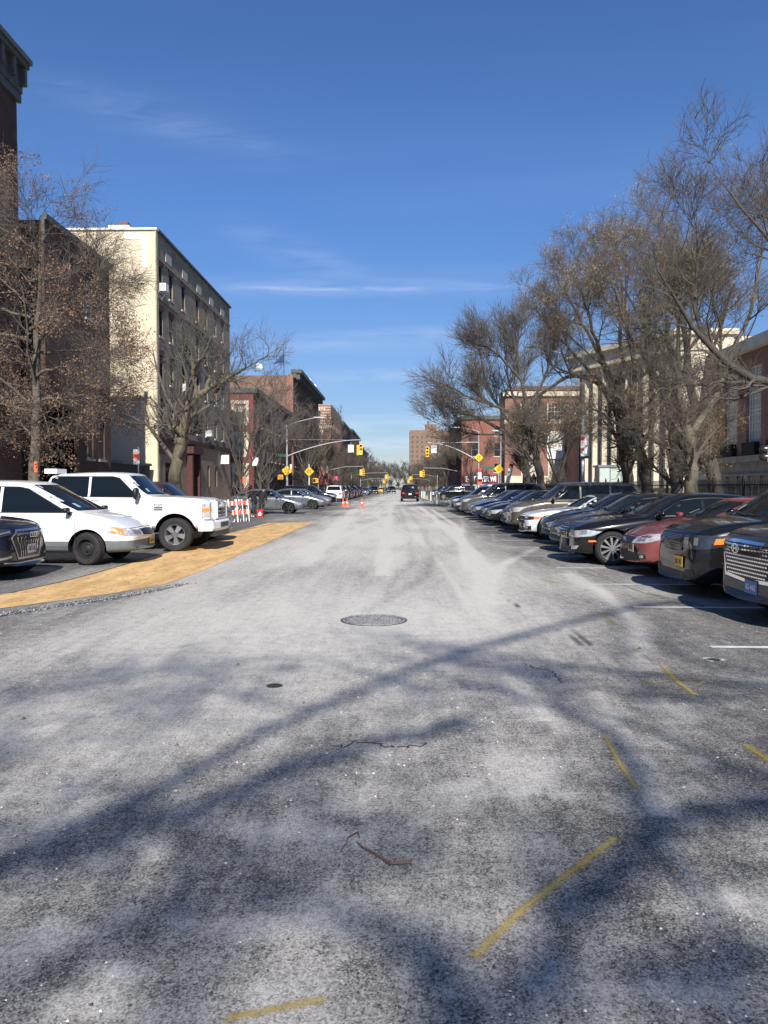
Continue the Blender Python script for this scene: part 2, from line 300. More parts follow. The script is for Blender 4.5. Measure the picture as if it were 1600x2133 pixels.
# ------------------------------------------------------------------ ground, road, pavements
CL, CR = -11.1, 9.5                       # kerb faces
g = MB(); g.add([(-900,-200,-.03),(900,-200,-.03),(900,2500,-.03),(-900,2500,-.03)], [(0,1,2,3)], mat('far_ground', (.11,.105,.1), .95, var=.3, vscale=.05))
struct(g.build('ground'))
def road_material():
    m = bpy.data.materials.new('worn_asphalt'); m.use_nodes = True; t = m.node_tree; b = t.nodes['Principled BSDF']
    L = t.links.new; tcn = N(t, 'ShaderNodeTexCoord'); at_ = N(t, 'ShaderNodeAttribute', attribute_name='salt')
    def noise(sc, det=3, rough=.6, stretch=None):
        n = N(t, 'ShaderNodeTexNoise'); n.inputs['Scale'].default_value = sc; n.inputs['Detail'].default_value = det; n.inputs['Roughness'].default_value = rough
        if stretch:
            mp = N(t, 'ShaderNodeMapping'); mp.inputs['Scale'].default_value = stretch; L(tcn.outputs['Object'], mp.inputs[0]); L(mp.outputs[0], n.inputs[0])
        else: L(tcn.outputs['Object'], n.inputs[0])
        return n.outputs[0]
    def mr(src, a, b_, c, d):
        r = N(t, 'ShaderNodeMapRange'); r.inputs[1].default_value = a; r.inputs[2].default_value = b_; r.inputs[3].default_value = c; r.inputs[4].default_value = d; L(src, r.inputs[0]); return r.outputs[0]
    def mth(op, a, b_):
        n = N(t, 'ShaderNodeMath', operation=op); L(a, n.inputs[0])
        if isinstance(b_, (int, float)): n.inputs[1].default_value = b_
        else: L(b_, n.inputs[1])
        return n.outputs[0]
    fine = noise(150, 3, .8); mid = noise(7, 6, .75); streak = noise(5, 5, .65, (1.6, .12, 1)); gr2 = noise(42, 3, .7)
    tread = noise(14, 4, .6, (.25, 2.2, 1)); sweep = noise(9, 4, .65, (2.4, .35, 1))
    vor = N(t, 'ShaderNodeTexVoronoi'); vor.inputs['Scale'].default_value = 135; vor.inputs['Randomness'].default_value = 1; L(tcn.outputs['Object'], vor.inputs[0])
    sepc = N(t, 'ShaderNodeSeparateColor'); L(vor.outputs['Color'], sepc.inputs[0])
    s = mth('ADD', at_.outputs['Fac'], mr(mid, .3, .7, -.15, .15)); s = mth('ADD', s, mr(streak, .3, .7, -.08, .08)); s = mth('ADD', s, mr(sweep, .35, .65, -.05, .05)); s = mth('ADD', s, mr(tread, .35, .65, -.03, .03))
    s = mth('ADD', s, mr(sepc.outputs[1], 0, 1, -.2, .2)); s = mth('ADD', s, mr(gr2, .3, .7, -.12, .12)); s = mth('ADD', s, mr(fine, .33, .67, -.15, .15))
    sal = mr(s, .18, .92, 0, 1)
    ag = N(t, 'ShaderNodeValToRGB'); cr_ = ag.color_ramp; cr_.elements[0].position = 0; cr_.elements[0].color = (.018,.018,.019,1); cr_.elements[1].position = 1; cr_.elements[1].color = (.36,.34,.31,1)
    for p_, c_ in ((.25,(.05,.048,.046,1)),(.62,(.088,.084,.078,1)),(.88,(.14,.132,.12,1))): e_ = cr_.elements.new(p_); e_.color = c_
    L(sepc.outputs[0], ag.inputs[0])
    mx = N(t, 'ShaderNodeMix', data_type='RGBA'); mx.inputs[7].default_value = (.575,.543,.485,1); L(sal, mx.inputs[0]); L(ag.outputs[0], mx.inputs[6])
    # pits and tiny dark chips
    n2 = noise(38, 2, .5); pit = mr(n2, .24, .30, .25, 1)
    vm = N(t, 'ShaderNodeVectorMath', operation='SCALE'); L(mx.outputs[2], vm.inputs[0]); L(pit, vm.inputs['Scale'])
    L(vm.outputs[0], b.inputs['Base Color']); b.inputs['Roughness'].default_value = .82; b.inputs['Specular IOR Level'].default_value = .35
    bp = N(t, 'ShaderNodeBump'); bp.inputs['Strength'].default_value = .4; bp.inputs['Distance'].default_value = .004
    hh = mth('ADD', fine, sepc.outputs[0]); L(hh, bp.inputs['Height']); L(bp.outputs[0], b.inputs['Normal'])
    return m
RM = road_material()
def road_sheet():
    ys = [-14.0]
    while ys[-1] < 1.6: ys.append(ys[-1] + .5)
    while ys[-1] < 420: ys.append(ys[-1] + max(.035, .0045 * ys[-1]**1.35))
    ys = np.array(ys)
    xs = np.concatenate([np.arange(CL, -4, .12), np.arange(-4, 3.6, .05), np.arange(3.6, CR+.05, .12)]); xs[-1] = CR
    X, Y = np.meshgrid(xs, ys)
    a = .50 * np.exp(-((X + .6)/3.3)**4) + .12*np.exp(-((X+.5)/5.5)**2) + .12                # salt whitened middle of the carriageway
    n = fbm(X*.55, Y*.16, 3, 5); n2 = fbm(X*1.7+4, Y*.35, 9, 4); n3 = fbm(X*2.2, Y*2.2, 21, 4)
    a = a + (n-.5)*.55 + (n2-.5)*.4
    near = np.clip((8.6 - Y + 1.6*(n-.5) + .35*X) / 5.0, 0, 1); n4 = fbm(X*6.5, Y*5.0, 51, 4); n5 = fbm(X*3.1+9, Y*1.1, 61, 4); a = a + .07; a = a*(1-near*.62) + near*(.075 + (n3-.5)*.22 + (n4-.5)*.42 + (n5-.5)*.3)
    def blob(px, py, rx, ry, k):
        nonlocal a
        p = gp(px, py); a = a + k*np.exp(-((X-p.x)/rx)**2 - ((Y-p.y)/ry)**2) * (.4+1.2*n3)
    for b_ in [(700,1890,.11,.10,.75),(540,1935,.2,.08,.35),(245,2030,.06,.05,.7),(180,2085,.1,.06,.5),(520,1728,.05,.07,.55),(80,1520,.8,.35,.35),(60,1960,.12,.1,.35),(1110,1590,.28,.3,.3),(1450,1480,.35,.3,.28),(1010,1650,.3,.25,.2),
               (1560,1870,.25,.12,.45),(320,1780,.06,.08,.4),(1060,1960,.12,.12,.12),(560,2090,.15,.08,.3),(1420,2070,.2,.1,.35),(640,1740,.25,.1,.18),(400,1480,.5,.7,.3),(1360,1230,.8,.9,.2),(1000,1290,.8,1.4,.25)]: blob(*b_)
    rs = random.Random(5)
    def track(pts, w, k, per=.22):
        nonlocal a
        P = np.array([[p.x, p.y] for p in (gp(*q) for q in pts)]); yy = P[:,1]; o = np.argsort(yy)
        xc = np.interp(Y, yy[o], P[o,0]); inside = (Y > yy.min()) & (Y < yy.max())
        for d in (0, per*0):
            g_ = np.exp(-((X-xc-d)/w)**2) * inside; a = a + k*g_*(.55+.9*n2)
    for pts, w, k in [([(860,1045),(925,1095),(985,1150),(1010,1200),(1010,1260)],.14,.28),([(900,1062),(950,1095),(965,1150),(985,1190)],.1,.3),([(835,1045),(880,1100),(900,1150),(890,1200),(760,1275)],.12,-.07),
                      ([(828,1050),(850,1110),(860,1170),(800,1240)],.1,-.06),([(815,1050),(805,1110),(795,1200)],.16,.2),([(740,1060),(700,1100),(640,1180)],.2,.16),([(1120,1140),(1040,1180),(1000,1240),(1010,1300)],.12,.14),
                      ([(1175,1195),(1250,1230),(1330,1300),(1345,1400)],.14,.13),([(1165,1310),(1215,1345)],.012,-.6),([(1185,1308),(1232,1345)],.012,-.5),([(1060,1250),(1090,1270)],.012,-.5),([(1000,1390),(1070,1430),(1130,1500)],.10,.15),([(1240,1440),(1320,1560),(1390,1700)],.10,.12)]:
        track(pts, w, k)
    for k in range(44):
        x0 = rs.uniform(-5,3.4); y0 = rs.uniform(8,80); amp = rs.uniform(-1.2,1.2); w = rs.uniform(6,20); y1 = y0+rs.uniform(6,45)
        xc = x0 + amp*np.tanh((Y-(y0+y1)/2)/w); f = np.clip((Y-y0)/2,0,1)*np.clip((y1-Y)/3,0,1)
        a = a + rs.choice([-.16,.16,.22,.14])*np.exp(-((X-xc)/rs.uniform(.05,.13))**2)*f
    a = np.clip(a, .02, .98); cap = np.interp(Y, [0, 6, 11], [.60, .66, .98]) + (n4-.5)*.25; a = np.minimum(a, cap)
    V = np.stack([X.ravel(), Y.ravel(), np.zeros(X.size)], 1); ny, nx = X.shape
    i = (np.arange(ny-1)[:,None]*nx + np.arange(nx-1)[None,:]).ravel(); F = np.stack([i, i+1, i+nx+1, i+nx], 1)
    me = npmesh('road', V, F, [RM]); at_ = me.attributes.new('salt', 'FLOAT', 'POINT'); at_.data.foreach_set('value', a.ravel().astype(np.float32))
    return struct(link('road', me), 'salt whitened asphalt street running straight to the horizon')
road_sheet()
pave = mat('pavement_concrete', (.30,.29,.27), .9, var=.25, vscale=1.5, bump=.15, bscale=20); kerbm = mat('kerb_stone', (.33,.32,.31), .85, var=.2, vscale=5)
def slab(name, x0, x1, y0, y1, kerbx, lab):
    s = MB(); lo, hi = min(x0,x1), max(x0,x1)
    if kerbx == lo: s.box((lo,y0,-.02),(lo+.15,y1,.14),kerbm); s.box((lo+.15,y0,-.02),(hi,y1,.135),pave)
    else: s.box((hi-.15,y0,-.02),(hi,y1,.14),kerbm); s.box((lo,y0,-.02),(hi-.15,y1,.135),pave)
    y = y0 + 1.5
    o = s.build(name); return struct(o, lab)
slab('pavement', CL, -60, -14, 76, CL, 'left pavement before the crossing'); slab('pavement', CL, -60, 96, 420, CL, 'left pavement beyond the crossing')
slab('pavement', CR, 60, -14, 78, CR, 'right pavement before the crossing'); slab('pavement', CR, 60, 98, 420, CR, 'right pavement beyond the crossing')
cr = MB(); cr.add([(-150,76,-.004),(CL+.02,76,-.004),(CL+.02,96,-.004),(-150,96,-.004)],[(0,1,2,3)],mat('side_asphalt',(.2,.2,.2),.9,var=.3)); cr.add([(CR-.02,78,-.004),(150,78,-.004),(150,98,-.004),(CR-.02,98,-.004)],[(0,1,2,3)],MATS['side_asphalt'])
struct(cr.build('cross_street'))

# ---- markings: ribbons a few millimetres above the road; wear by noise
def wear_mat(name, col, lo, hi, sc=18, under=(.2,.2,.2), soft=False, st=None):
    m = bpy.data.materials.new(name); m.use_nodes = True; t = m.node_tree; b = t.nodes['Principled BSDF']; o = [n for n in t.nodes if n.type == 'OUTPUT_MATERIAL'][0]
    tcn = N(t,'ShaderNodeTexCoord'); n1 = N(t,'ShaderNodeTexNoise'); n1.inputs['Scale'].default_value = sc; n1.inputs['Detail'].default_value = 6; n1.inputs['Roughness'].default_value = .75
    mpn = N(t,'ShaderNodeMapping'); mpn.inputs['Scale'].default_value = st or (1,1,1); t.links.new(tcn.outputs['Object'], mpn.inputs[0]); t.links.new(mpn.outputs[0], n1.inputs[0])
    at_ = N(t,'ShaderNodeAttribute', attribute_name='edge'); ad = N(t,'ShaderNodeMath', operation='ADD'); t.links.new(n1.outputs[0], ad.inputs[0]); t.links.new(at_.outputs['Fac'], ad.inputs[1])
    r = N(t,'ShaderNodeMapRange'); r.inputs[1].default_value = lo; r.inputs[2].default_value = hi; t.links.new(ad.outputs[0], r.inputs[0])
    n3 = N(t,'ShaderNodeTexNoise'); n3.inputs['Scale'].default_value = 2.2; n3.inputs['Detail'].default_value = 7; n3.inputs['Roughness'].default_value = .7; mp3 = N(t,'ShaderNodeMapping'); mp3.inputs['Scale'].default_value = (1.4,.35,1); t.links.new(tcn.outputs['Object'], mp3.inputs[0]); t.links.new(mp3.outputs[0], n3.inputs[0])
    cm = N(t,'ShaderNodeMix', data_type='RGBA'); cm.inputs[6].default_value = tuple(c*.78 for c in col)+(1,); cm.inputs[7].default_value = tuple(min(1,c*1.05+.06) for c in col)+(1,)
    rr = N(t,'ShaderNodeMapRange'); rr.inputs[1].default_value=.40; rr.inputs[2].default_value=.62; t.links.new(n3.outputs[0], rr.inputs[0]); t.links.new(rr.outputs[0], cm.inputs[0]); t.links.new(cm.outputs[2], b.inputs['Base Color'])
    b.inputs['Roughness'].default_value = .8
    tr = N(t,'ShaderNodeBsdfTransparent'); ms = N(t,'ShaderNodeMixShader'); t.links.new(r.outputs[0], ms.inputs[0]); t.links.new(tr.outputs[0], ms.inputs[1]); t.links.new(b.outputs[0], ms.inputs[2]); t.links.new(ms.outputs[0], o.inputs[0])
    return m
wl = wear_mat('line_white', (.62,.62,.60), .42, .60, 14); ochre = wear_mat('ochre_paint', (.66, .405, .15), .33, .46, 11, st=(1.5,.45,1)); spray = wear_mat('spray_yellow', (.50,.36,.06), 1.08, 1.72, 100); gravel = wear_mat('gravel_edge', (.11,.11,.11), .85, 1.25, 45)
def ribbon(name, pts, w, m, z, lab, sub=6, soft=True, thing_=False):
    P = [Vector(p) for p in pts]; Q = []
    for i in range(len(P)-1):
        n = max(1, int((P[i+1]-P[i]).length/(.025 if name == 'spray_mark' else .12))) if sub else 1
        Q += [P[i].lerp(P[i+1], k/n) for k in range(n)]
    Q.append(P[-1]); prof = [(-1,0),(-.55,.6),(0,1),(.55,.6),(1,0)] if soft else [(-1,1),(1,1)]
    vs, fs, ed = [], [], []; k = len(prof)
    for i, p in enumerate(Q):
        t = (Q[min(i+1,len(Q)-1)]-Q[max(0,i-1)]).normalized(); s = Vector((t.y,-t.x,0)); ww = w(i/(len(Q)-1)) if callable(w) else w
        endf = 1 if not soft else min(1, .35+min(i, len(Q)-1-i)/3.0)
        for a, e in prof: q = p + s*a*ww/2; vs.append((q.x,q.y,z)); ed.append(e*endf)
    for i in range(len(Q)-1):
        for j in range(k-1): fs.append((i*k+j, i*k+j+1, (i+1)*k+j+1, (i+1)*k+j))
    b = MB(); b.add(vs, fs, m); o = b.build(name); a = o.data.attributes.new('edge','FLOAT','POINT'); a.data.foreach_set('value', ed)
    return struct(o, lab)
# parking bay lines of the right-hand row
LY = [7.66,10.2,12.6,15.15,17.75,20.35,22.95,25.5,28.1,30.6,33.0,35.6,38.2,40.9,43.6,46.6,49.8,52.8]
for i, y in enumerate(LY):
    ribbon('bay_line', [(3.12 if i < 4 else 3.0-.03*i, y+.02, 0), (8.9, y-.05, 0)], .10, wl, .004, 'white parking bay line')
# zebra dashes at the crossing
for i in range(9): ribbon('crossing_mark', [(-5.1+i*1.15, 71.6+(i%2)*.3,0),(-5.1+i*1.15+.7,71.6+(i%2)*.3,0)], .8, wl, .004, 'worn white dash of the near crossing', soft=False)
for i in range(12): ribbon('crossing_mark', [(-6+i*1.1, 83,0),(-6+i*1.1+.6, 83,0)], 2.2, wl, .004, 'white bar of the crossing beyond the junction', soft=False)
# ochre kerb-extension paint on the left
def sheet(name, poly, z, m, lab):
    ps = [Vector((p[0],p[1])) for p in poly]; lo = [min(p[i] for p in ps) for i in (0,1)]; hi = [max(p[i] for p in ps) for i in (0,1)]
    n = len(ps); v, e, f = geometry.delaunay_2d_cdt(ps, [(i,(i+1)%n) for i in range(n)], [], 1, 1e-5)[:3]
    b = MB(); b.add([(p.x,p.y,z) for p in v], f, m); o = b.build(name); a = o.data.attributes.new('edge','FLOAT','POINT'); a.data.foreach_set('value', [.02]*len(o.data.vertices))
    return struct(o, lab)
inn = [gp(*p) for p in [(560,1089),(480,1110),(400,1136),(300,1165),(210,1191),(130,1212),(60,1226),(0,1240)]]; outp = [gp(*p) for p in [(0,1268),(120,1252),(230,1237),(340,1218),(420,1190),(510,1150),(590,1116),(655,1088)]]
inn.append(Vector((-9.5, 10.6, 0))); outp.insert(0, Vector((-9.5, 9.3, 0)))
sheet('painted_kerb_zone', inn + outp, .005, ochre, 'ochre painted strip along the left parked cars')
ribbon('joint_crack', [gp(*p) for p in [(590,1087),(480,1110),(400,1136),(300,1165),(210,1191),(130,1212),(20,1236)]], .05, mat('crack', (.03,.03,.03), .9), .006, 'dark joint beside the ochre strip', soft=False)
o = ribbon('gravel_edge', [gp(*p) for p in [(-150,1318),(0,1281),(120,1262),(230,1247),(330,1228),(385,1216)]], .34, gravel, .009, 'loose gravel ridge at the edge of the ochre strip')
# loose stones on that ridge
rs = random.Random(3); gb = MB(); gpts = [gp(*p) for p in [(-60,1296),(0,1281),(120,1262),(230,1247),(330,1228),(385,1216)]]
gcols = [mat('chip_dark',(.05,.05,.055),.9), mat('chip_light',(.38,.38,.37),.9)]
for k in range(2200):
    i = rs.randrange(len(gpts)-1); p = gpts[i].lerp(gpts[i+1], rs.random()); x = p.x+rs.gauss(0,.05); y = p.y+rs.gauss(0,.10); s = rs.uniform(.004,.013)
    gb.add([(x-s,y-s*.6,.004),(x+s,y-s,.004),(x+s*.8,y+s,.004),(x-s,y+s*.7,.004),(x,y,.004+s*1.2)], [(0,1,4),(1,2,4),(2,3,4),(3,0,4)], gcols[rs.random()<.45])
tag(gb.build('loose_chippings'), 'loose stone chippings scattered along the ochre strip', 'gravel', kind='stuff')
# salt grains and small chips strewn over the near road
rs = random.Random(31); gb = MB(); gm = [mat('salt_grain',(.62,.6,.57),.9), MATS['chip_light'], MATS['chip_dark']]
for k in range(1500):
    y = 2.1 + 13*rs.random()**1.6; x = rs.uniform(-.55,.55)*y*1.05
    if fbm(np.array([x*1.3]), np.array([y*1.1]), 77, 3)[0] < .5: continue
    s = rs.uniform(.002,.006)*(1+y*.05); gb.add([(x-s,y-s*.7,.002),(x+s,y-s,.002),(x+s*.7,y+s,.002),(x-s*.8,y+s*.8,.002),(x+s*.1,y,.002+s)], [(0,1,4),(1,2,4),(2,3,4),(3,0,4)], gm[0 if rs.random()<.6 else (1 if rs.random()<.5 else 2)])
tag(gb.build('road_grit'), 'scattered salt grains and grit on the near road', 'grit', kind='stuff')
# hairline cracks
for pts in ([(690,1560),(760,1545),(830,1556),(905,1548)],[(1500,1270),(1420,1252),(1345,1236),(1275,1210),(1200,1190)],[(560,1165),(640,1166)],[(1090,1385),(1150,1400),(1180,1425)]):
    P_ = [gp(*p) for p in pts]; Q_ = []
    for i in range(len(P_)-1):
        for k in range(8): q = P_[i].lerp(P_[i+1], k/8); Q_.append(q+Vector((rs.gauss(0,.018),rs.gauss(0,.03),0)))
    ribbon('hairline_crack', Q_, .012, mat('crack'), .003, 'hairline crack in the asphalt', sub=0, soft=False)
# survey spray marks
for pts, w in [([(975,2010),(1085,1900),(1290,1742)], .11), ([(440,2132),(560,2108),(705,2078)], .10), ([(1258,1530),(1290,1590),(1330,1650)], .10), ([(1545,1548),(1585,1575),(1625,1600)], .17), ([(1378,1386),(1410,1420),(1452,1452)], .13),
               ([(1336,1416),(1360,1424),(1400,1418),(1440,1412),(1468,1420),(1455,1428),(1425,1424),(1405,1417)], .07), ([(1563,1438),(1605,1446)], .1), ([(1243,1273),(1268,1290),(1293,1305)], .11), ([(1125,1206),(1165,1216)], .22), ([(1215,1408),(1245,1408)], .1)]:
    ribbon('spray_mark', [gp(*p) for p in pts], w*.9, spray, .007, 'yellow survey spray mark on the road')

# ---- manhole cover, valve lid, fallen twig, leaves
mp_ = gp(779, 1292); iron2 = mat('cast_iron', (.30,.29,.29), .7, .2, vcol=(.1,.1,.1), vscale=30)
mh = thing('manhole_cover', 'round cast iron manhole cover in the middle of the road', 'manhole cover', (mp_.x, mp_.y, 0))
b = MB(); b.lathe([(.0,.004),(.335,.004)], iron2, 48); b.lathe([(.345,.005),(.352,.014),(.372,.014),(.378,.004)], iron2, 48)
for i in range(-9,10):
    for j in range(-9,10):
        x, y = i*.034, j*.034
        if x*x+y*y < .31**2 and (i+j)%3: b.box((x-.012,y-.012,.004),(x+.012,y+.012,.012), iron2)
b.build('lid', mh); b = MB(); b.lathe([(.382,.0045),(.40,.0045)], mat('crack'), 48); b.lathe([(.334,.0045),(.346,.0045)], mat('crack'), 48); b.build('rim', mh)
p = gp(572,1429); b = MB(); b.lathe([(0,.008),(.055,.008),(.066,.0045)], mat('valve_lid',(.03,.03,.025),.8,var=.4,vscale=40), 24, c=(p.x,p.y,0)); tag(b.build('valve_lid'), 'small dark round utility lid on the white road left of the shadows', 'valve lid')
p = gp(1488,1375); b = MB(); b.lathe([(0,.008),(.045,.008),(.055,.0045)], mat('valve_lid'), 24, c=(p.x,p.y,0)); b.lathe([(.056,.005),(.10,.005)], wl, 24, c=(p.x,p.y,0)); tag(b.build('valve_lid'), 'small utility lid ringed with white paint near the nearest bay line', 'valve lid')
tw = MB(); tm = mat('twig_dry', (.13,.085,.055), .9, var=.4, vscale=60)
def gl(pts, z=.012): return [gp(*q)+Vector((0,0,z)) for q in pts]
tw.tube(gl([(743,1758),(755,1770),(775,1780),(795,1792),(812,1803)]), [.0025,.004,.005,.0055,.006], tm, 6); tw.tube(gl([(812,1803),(835,1803),(856,1801)]), [.006,.007,.007], tm, 6)
tw.tube(gl([(709,1779),(716,1767),(722,1762),(724,1750),(738,1741),(745,1738),(750,1750)],.01), [.002,.003,.002,.003,.004,.004,.002], tm, 5)
tag(tw.build('fallen_twig', smooth=60), 'crooked brown twig lying on the road in the foreground', 'twig')
lf = mat('leaf_litter', (.22,.15,.09), .8)
for i, (px, py, s, lb) in enumerate([(942,1728,.014,'tiny curled brown leaf right of the fallen twig'), (1402,1822,.013,'tiny tan leaf on the shaded right foreground'), (368,1554,.012,'tiny brown leaf in the left foreground'), (1310,1418,.02,'dark leaf scrap beside the yellow loop mark'), (1333,1352,.022,'thin dark leaf stem left of the nearest bay line'), (495,1386,.02,'dark flat scrap left of the manhole'), (48,1499,.02,'dark flat scrap near the left edge')]):
    p = gp(px,py); b = MB(); b.add([(p.x-s,p.y-s*.5,.006),(p.x,p.y-s*.8,.014),(p.x+s,p.y+s*.2,.008),(p.x+s*.2,p.y+s*.8,.02),(p.x-s*.7,p.y+s*.6,.007)], [(0,1,3),(1,2,3),(0,3,4)], lf); tag(b.build('fallen_leaf'), lb, 'leaf', 'leaf scraps on the road')

# ------------------------------------------------------------------ buildings
_wc = {}
def add_window(par, org, u, o, frame, style='double', sill=None, pane=None, depth=.16):
    u0,z0,u1,z1 = o; W, H = round(u1-u0,2), round(z1-z0,2); key = (W,H,frame.name,style,(pane or M['glasswin']).name, sill.name if sill else None)
    if key not in _wc:
        f = MB(); t = .06; f.box((0,depth-.07,0),(t,depth,H),frame); f.box((W-t,depth-.07,0),(W,depth,H),frame); f.box((t,depth-.07,H-t),(W-t,depth,H),frame); f.box((t,depth-.07,0),(W-t,depth,t),frame)
        if style in ('double','grid'): f.box((t,depth-.06,H/2-.03),(W-t,depth-.005,H/2+.03),frame)
        if style == 'grid':
            nu = max(2, round(W/.42)); nz = max(2, round(H/.5))
            for i in range(1,nu): f.box((W*i/nu-.018,depth-.05,t),(W*i/nu+.018,depth-.008,H-t),frame)
            for i in range(1,nz): f.box((t,depth-.048,H*i/nz-.016),(W-t,depth-.010,H*i/nz+.016),frame)
        p = MB(); p.box((t,depth-.03,t),(W-t,depth-.02,H-t), pane or M['glasswin'])
        s = None
        if sill: s = MB(); s.box((-.08,-.09,-.12),(W+.08,.1,-.002),sill); s = s.mesh('sill')
        _wc[key] = (f.mesh('window'), p.mesh('pane'), s)
    fm, pm, sm = _wc[key]; w = link('window', fm, par); w.location = Vector(org) + Vector(u)*u0 + Vector((0,0,z0)); w.rotation_euler = (0,0,math.atan2(u[1],u[0]))
    link('pane', pm, w)
    if sm: link('sill', sm, w)
    return w
def facade(wm, org, u, L, H, ops, m, reveal=.18, z0=0):
    """wall plane with real openings; u runs so that the inside is to its left (z x u)"""
    org, u = Vector(org), Vector(u); inn_ = Vector((-u.y, u.x, 0))
    us = sorted({0.0, L, *[o[0] for o in ops], *[o[2] for o in ops]}); zs = sorted({z0, H, *[o[1] for o in ops], *[o[3] for o in ops]})
    P = lambda a, z, d=0: org + u*a + inn_*d + Vector((0,0,z))
    for i in range(len(us)-1):
        for j in range(len(zs)-1):
            a, b_ = (us[i]+us[i+1])/2, (zs[j]+zs[j+1])/2
            if any(o[0]<a<o[2] and o[1]<b_<o[3] for o in ops): continue
            wm.add([P(us[i],zs[j]),P(us[i+1],zs[j]),P(us[i+1],zs[j+1]),P(us[i],zs[j+1])], [(0,1,2,3)], m)
    for a,c,b_,d in ops:
        for q in ([P(a,c),P(a,c,reveal),P(a,d,reveal),P(a,d)], [P(b_,c),P(b_,d),P(b_,d,reveal),P(b_,c,reveal)], [P(a,c),P(b_,c),P(b_,c,reveal),P(a,c,reveal)], [P(a,d),P(a,d,reveal),P(b_,d,reveal),P(b_,d)]): wm.add(q, [(0,1,2,3)], m)
def shell(wm, x0, x1, y0, y1, H, m, skip=''):
    q = {'S': [(x0,y0,0),(x1,y0,0),(x1,y0,H),(x0,y0,H)], 'N': [(x1,y1,0),(x0,y1,0),(x0,y1,H),(x1,y1,H)], 'E': [(x1,y0,0),(x1,y1,0),(x1,y1,H),(x1,y0,H)], 'W': [(x0,y1,0),(x0,y0,0),(x0,y0,H),(x0,y1,H)]}
    for k, v in q.items():
        if k not in skip: wm.add(v, [(0,1,2,3)], m)
    wm.add([(x0,y0,H-.4),(x1,y0,H-.4),(x1,y1,H-.4),(x0,y1,H-.4)], [(0,1,2,3)], mat('roof_tar',(.06,.06,.06),.95))
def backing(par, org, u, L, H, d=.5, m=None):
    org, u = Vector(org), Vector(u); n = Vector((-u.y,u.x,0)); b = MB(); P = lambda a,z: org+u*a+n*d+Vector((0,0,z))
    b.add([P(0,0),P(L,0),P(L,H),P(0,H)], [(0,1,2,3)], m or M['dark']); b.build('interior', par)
FX = -15.3                                # building line on the left
redb = brick('brick_dark_red', (.085,.030,.022), (.062,.022,.017), (.10,.075,.06)); redb2 = brick('brick_brown', (.10,.045,.03), (.072,.033,.024), (.11,.09,.075)); tanb = brick('brick_tan', (.25,.215,.165), (.21,.18,.13), (.3,.27,.22))
paintred = brick('brick_painted_red', (.26,.06,.05), (.22,.05,.042), (.2,.05,.04)); orangeb = brick('brick_orange', (.27,.085,.055), (.23,.07,.045), (.3,.2,.16)); schoolb = brick('brick_school', (.27,.11,.08), (.22,.085,.06), (.36,.28,.22)); towerb = brick('brick_tower', (.26,.16,.105), (.22,.13,.09), (.24,.18,.13)); bandb = brick('brick_banded', (.30,.12,.075), (.25,.1,.065), (.25,.18,.14), bands=(.62,.55,15.2))
# L1: tall brick tenement with heavy cornice, at the left edge
B = thing('brick_building', 'tall dark red brick building with a heavy dark cornice at the left edge', 'building', (FX, 31, 0))
ops = [(2.2+i*2.75, z, 3.3+i*2.75, z+1.75) for i in range(6) for z in (4.5,7.3,10.1,12.9)] + [(2.2,15.2,3.3,16.7)]
ops = [(L0, z0, L1, z1) for L0,z0,L1,z1 in [(19.0-a[2]+.2, a[1], 19.0-a[0]+.2, a[3]) for a in ops]]
w = MB(); facade(w, (0,-19,0), (0,1,0), 19, 18.3, ops, redb); shell(w, -16, 0, -19, 0, 18.3, redb, 'E'); w.build('wall', B)
for o_ in ops: add_window(B, (0,-19,0), (0,1,0), o_, M['black'], sill=mat('sill_stone',(.42,.40,.36),.8))
backing(B, (0,-19,0), (0,1,0), 19, 18, .6)
lm = MB()
for o_ in ops: lm.box((.004,-19+o_[0]-.15,o_[3]+.005),(.10,-19+o_[2]+.15,o_[3]+.32), MATS['sill_stone'])
lm.build('lintel', B)
c = MB(); c.box((0,-19.3,17.0),(.14,.12,17.35),M['cornice']); c.box((0,-19.3,17.35),(.2,.1,18.3),M['cornice']); c.box((0,-19.3,18.3),(.48,.14,18.5),M['cornice']); c.box((0,-19.3,18.5),(.58,.2,18.7),M['cornice'])
for i in range(22): c.box((.2,-.14-i*.88,17.6),(.42,.06-i*.88,18.3),M['cornice'])
c.build('cornice', B)
# L2: brown brick, with a dark recess
B = thing('brick_building', 'brown brick walk-up with a dark recess, in front of the cream building', 'building', (FX, 33.2, 0))
o2 = [(4.35,3.0,5.15,4.9),(5.85,3.0,6.65,4.9),(4.35,6.7,5.15,8.4),(5.85,6.7,6.65,8.4),(4.35,9.9,5.15,11.6),(5.85,9.9,6.65,11.6)]
w = MB(); facade(w, (0,0,0), (0,1,0), 7.5, 13.1, [(.0,0,3.3,5.2)]+o2, redb2, .2); shell(w, -14, 0, 0, 7.5, 13.1, redb2, 'E'); w.build('wall', B)
b = MB(); b.box((-3.2,0,0),(-3.0,3.4,5.2),M['dark']); b.build('recess', B)
for o_ in o2: add_window(B, (0,0,0), (0,1,0), o_, M['silver'], sill=MATS['sill_stone'])
c = MB(); c.box((-.05,-.1,13.1),(.18,7.6,13.35),M['cornice']); c.box((-.05,-.1,12.2),(.08,.0,13.1),M['cornice']); c.build('cornice', B)
# low dark sheds in the gap
B = thing('low_shed', 'low dark shed in the gap below the cream wall', 'shed', (FX, 41, 0)); w = MB(); w.box((-9,.2,0),(-.3,7,2.9),mat('shed_dark',(.03,.032,.03),.8)); w.build('wall', B); w = MB(); w.box((-9.1,.1,2.9),(-.2,7.1,3.05),M['cornice']); w.build('roof', B)
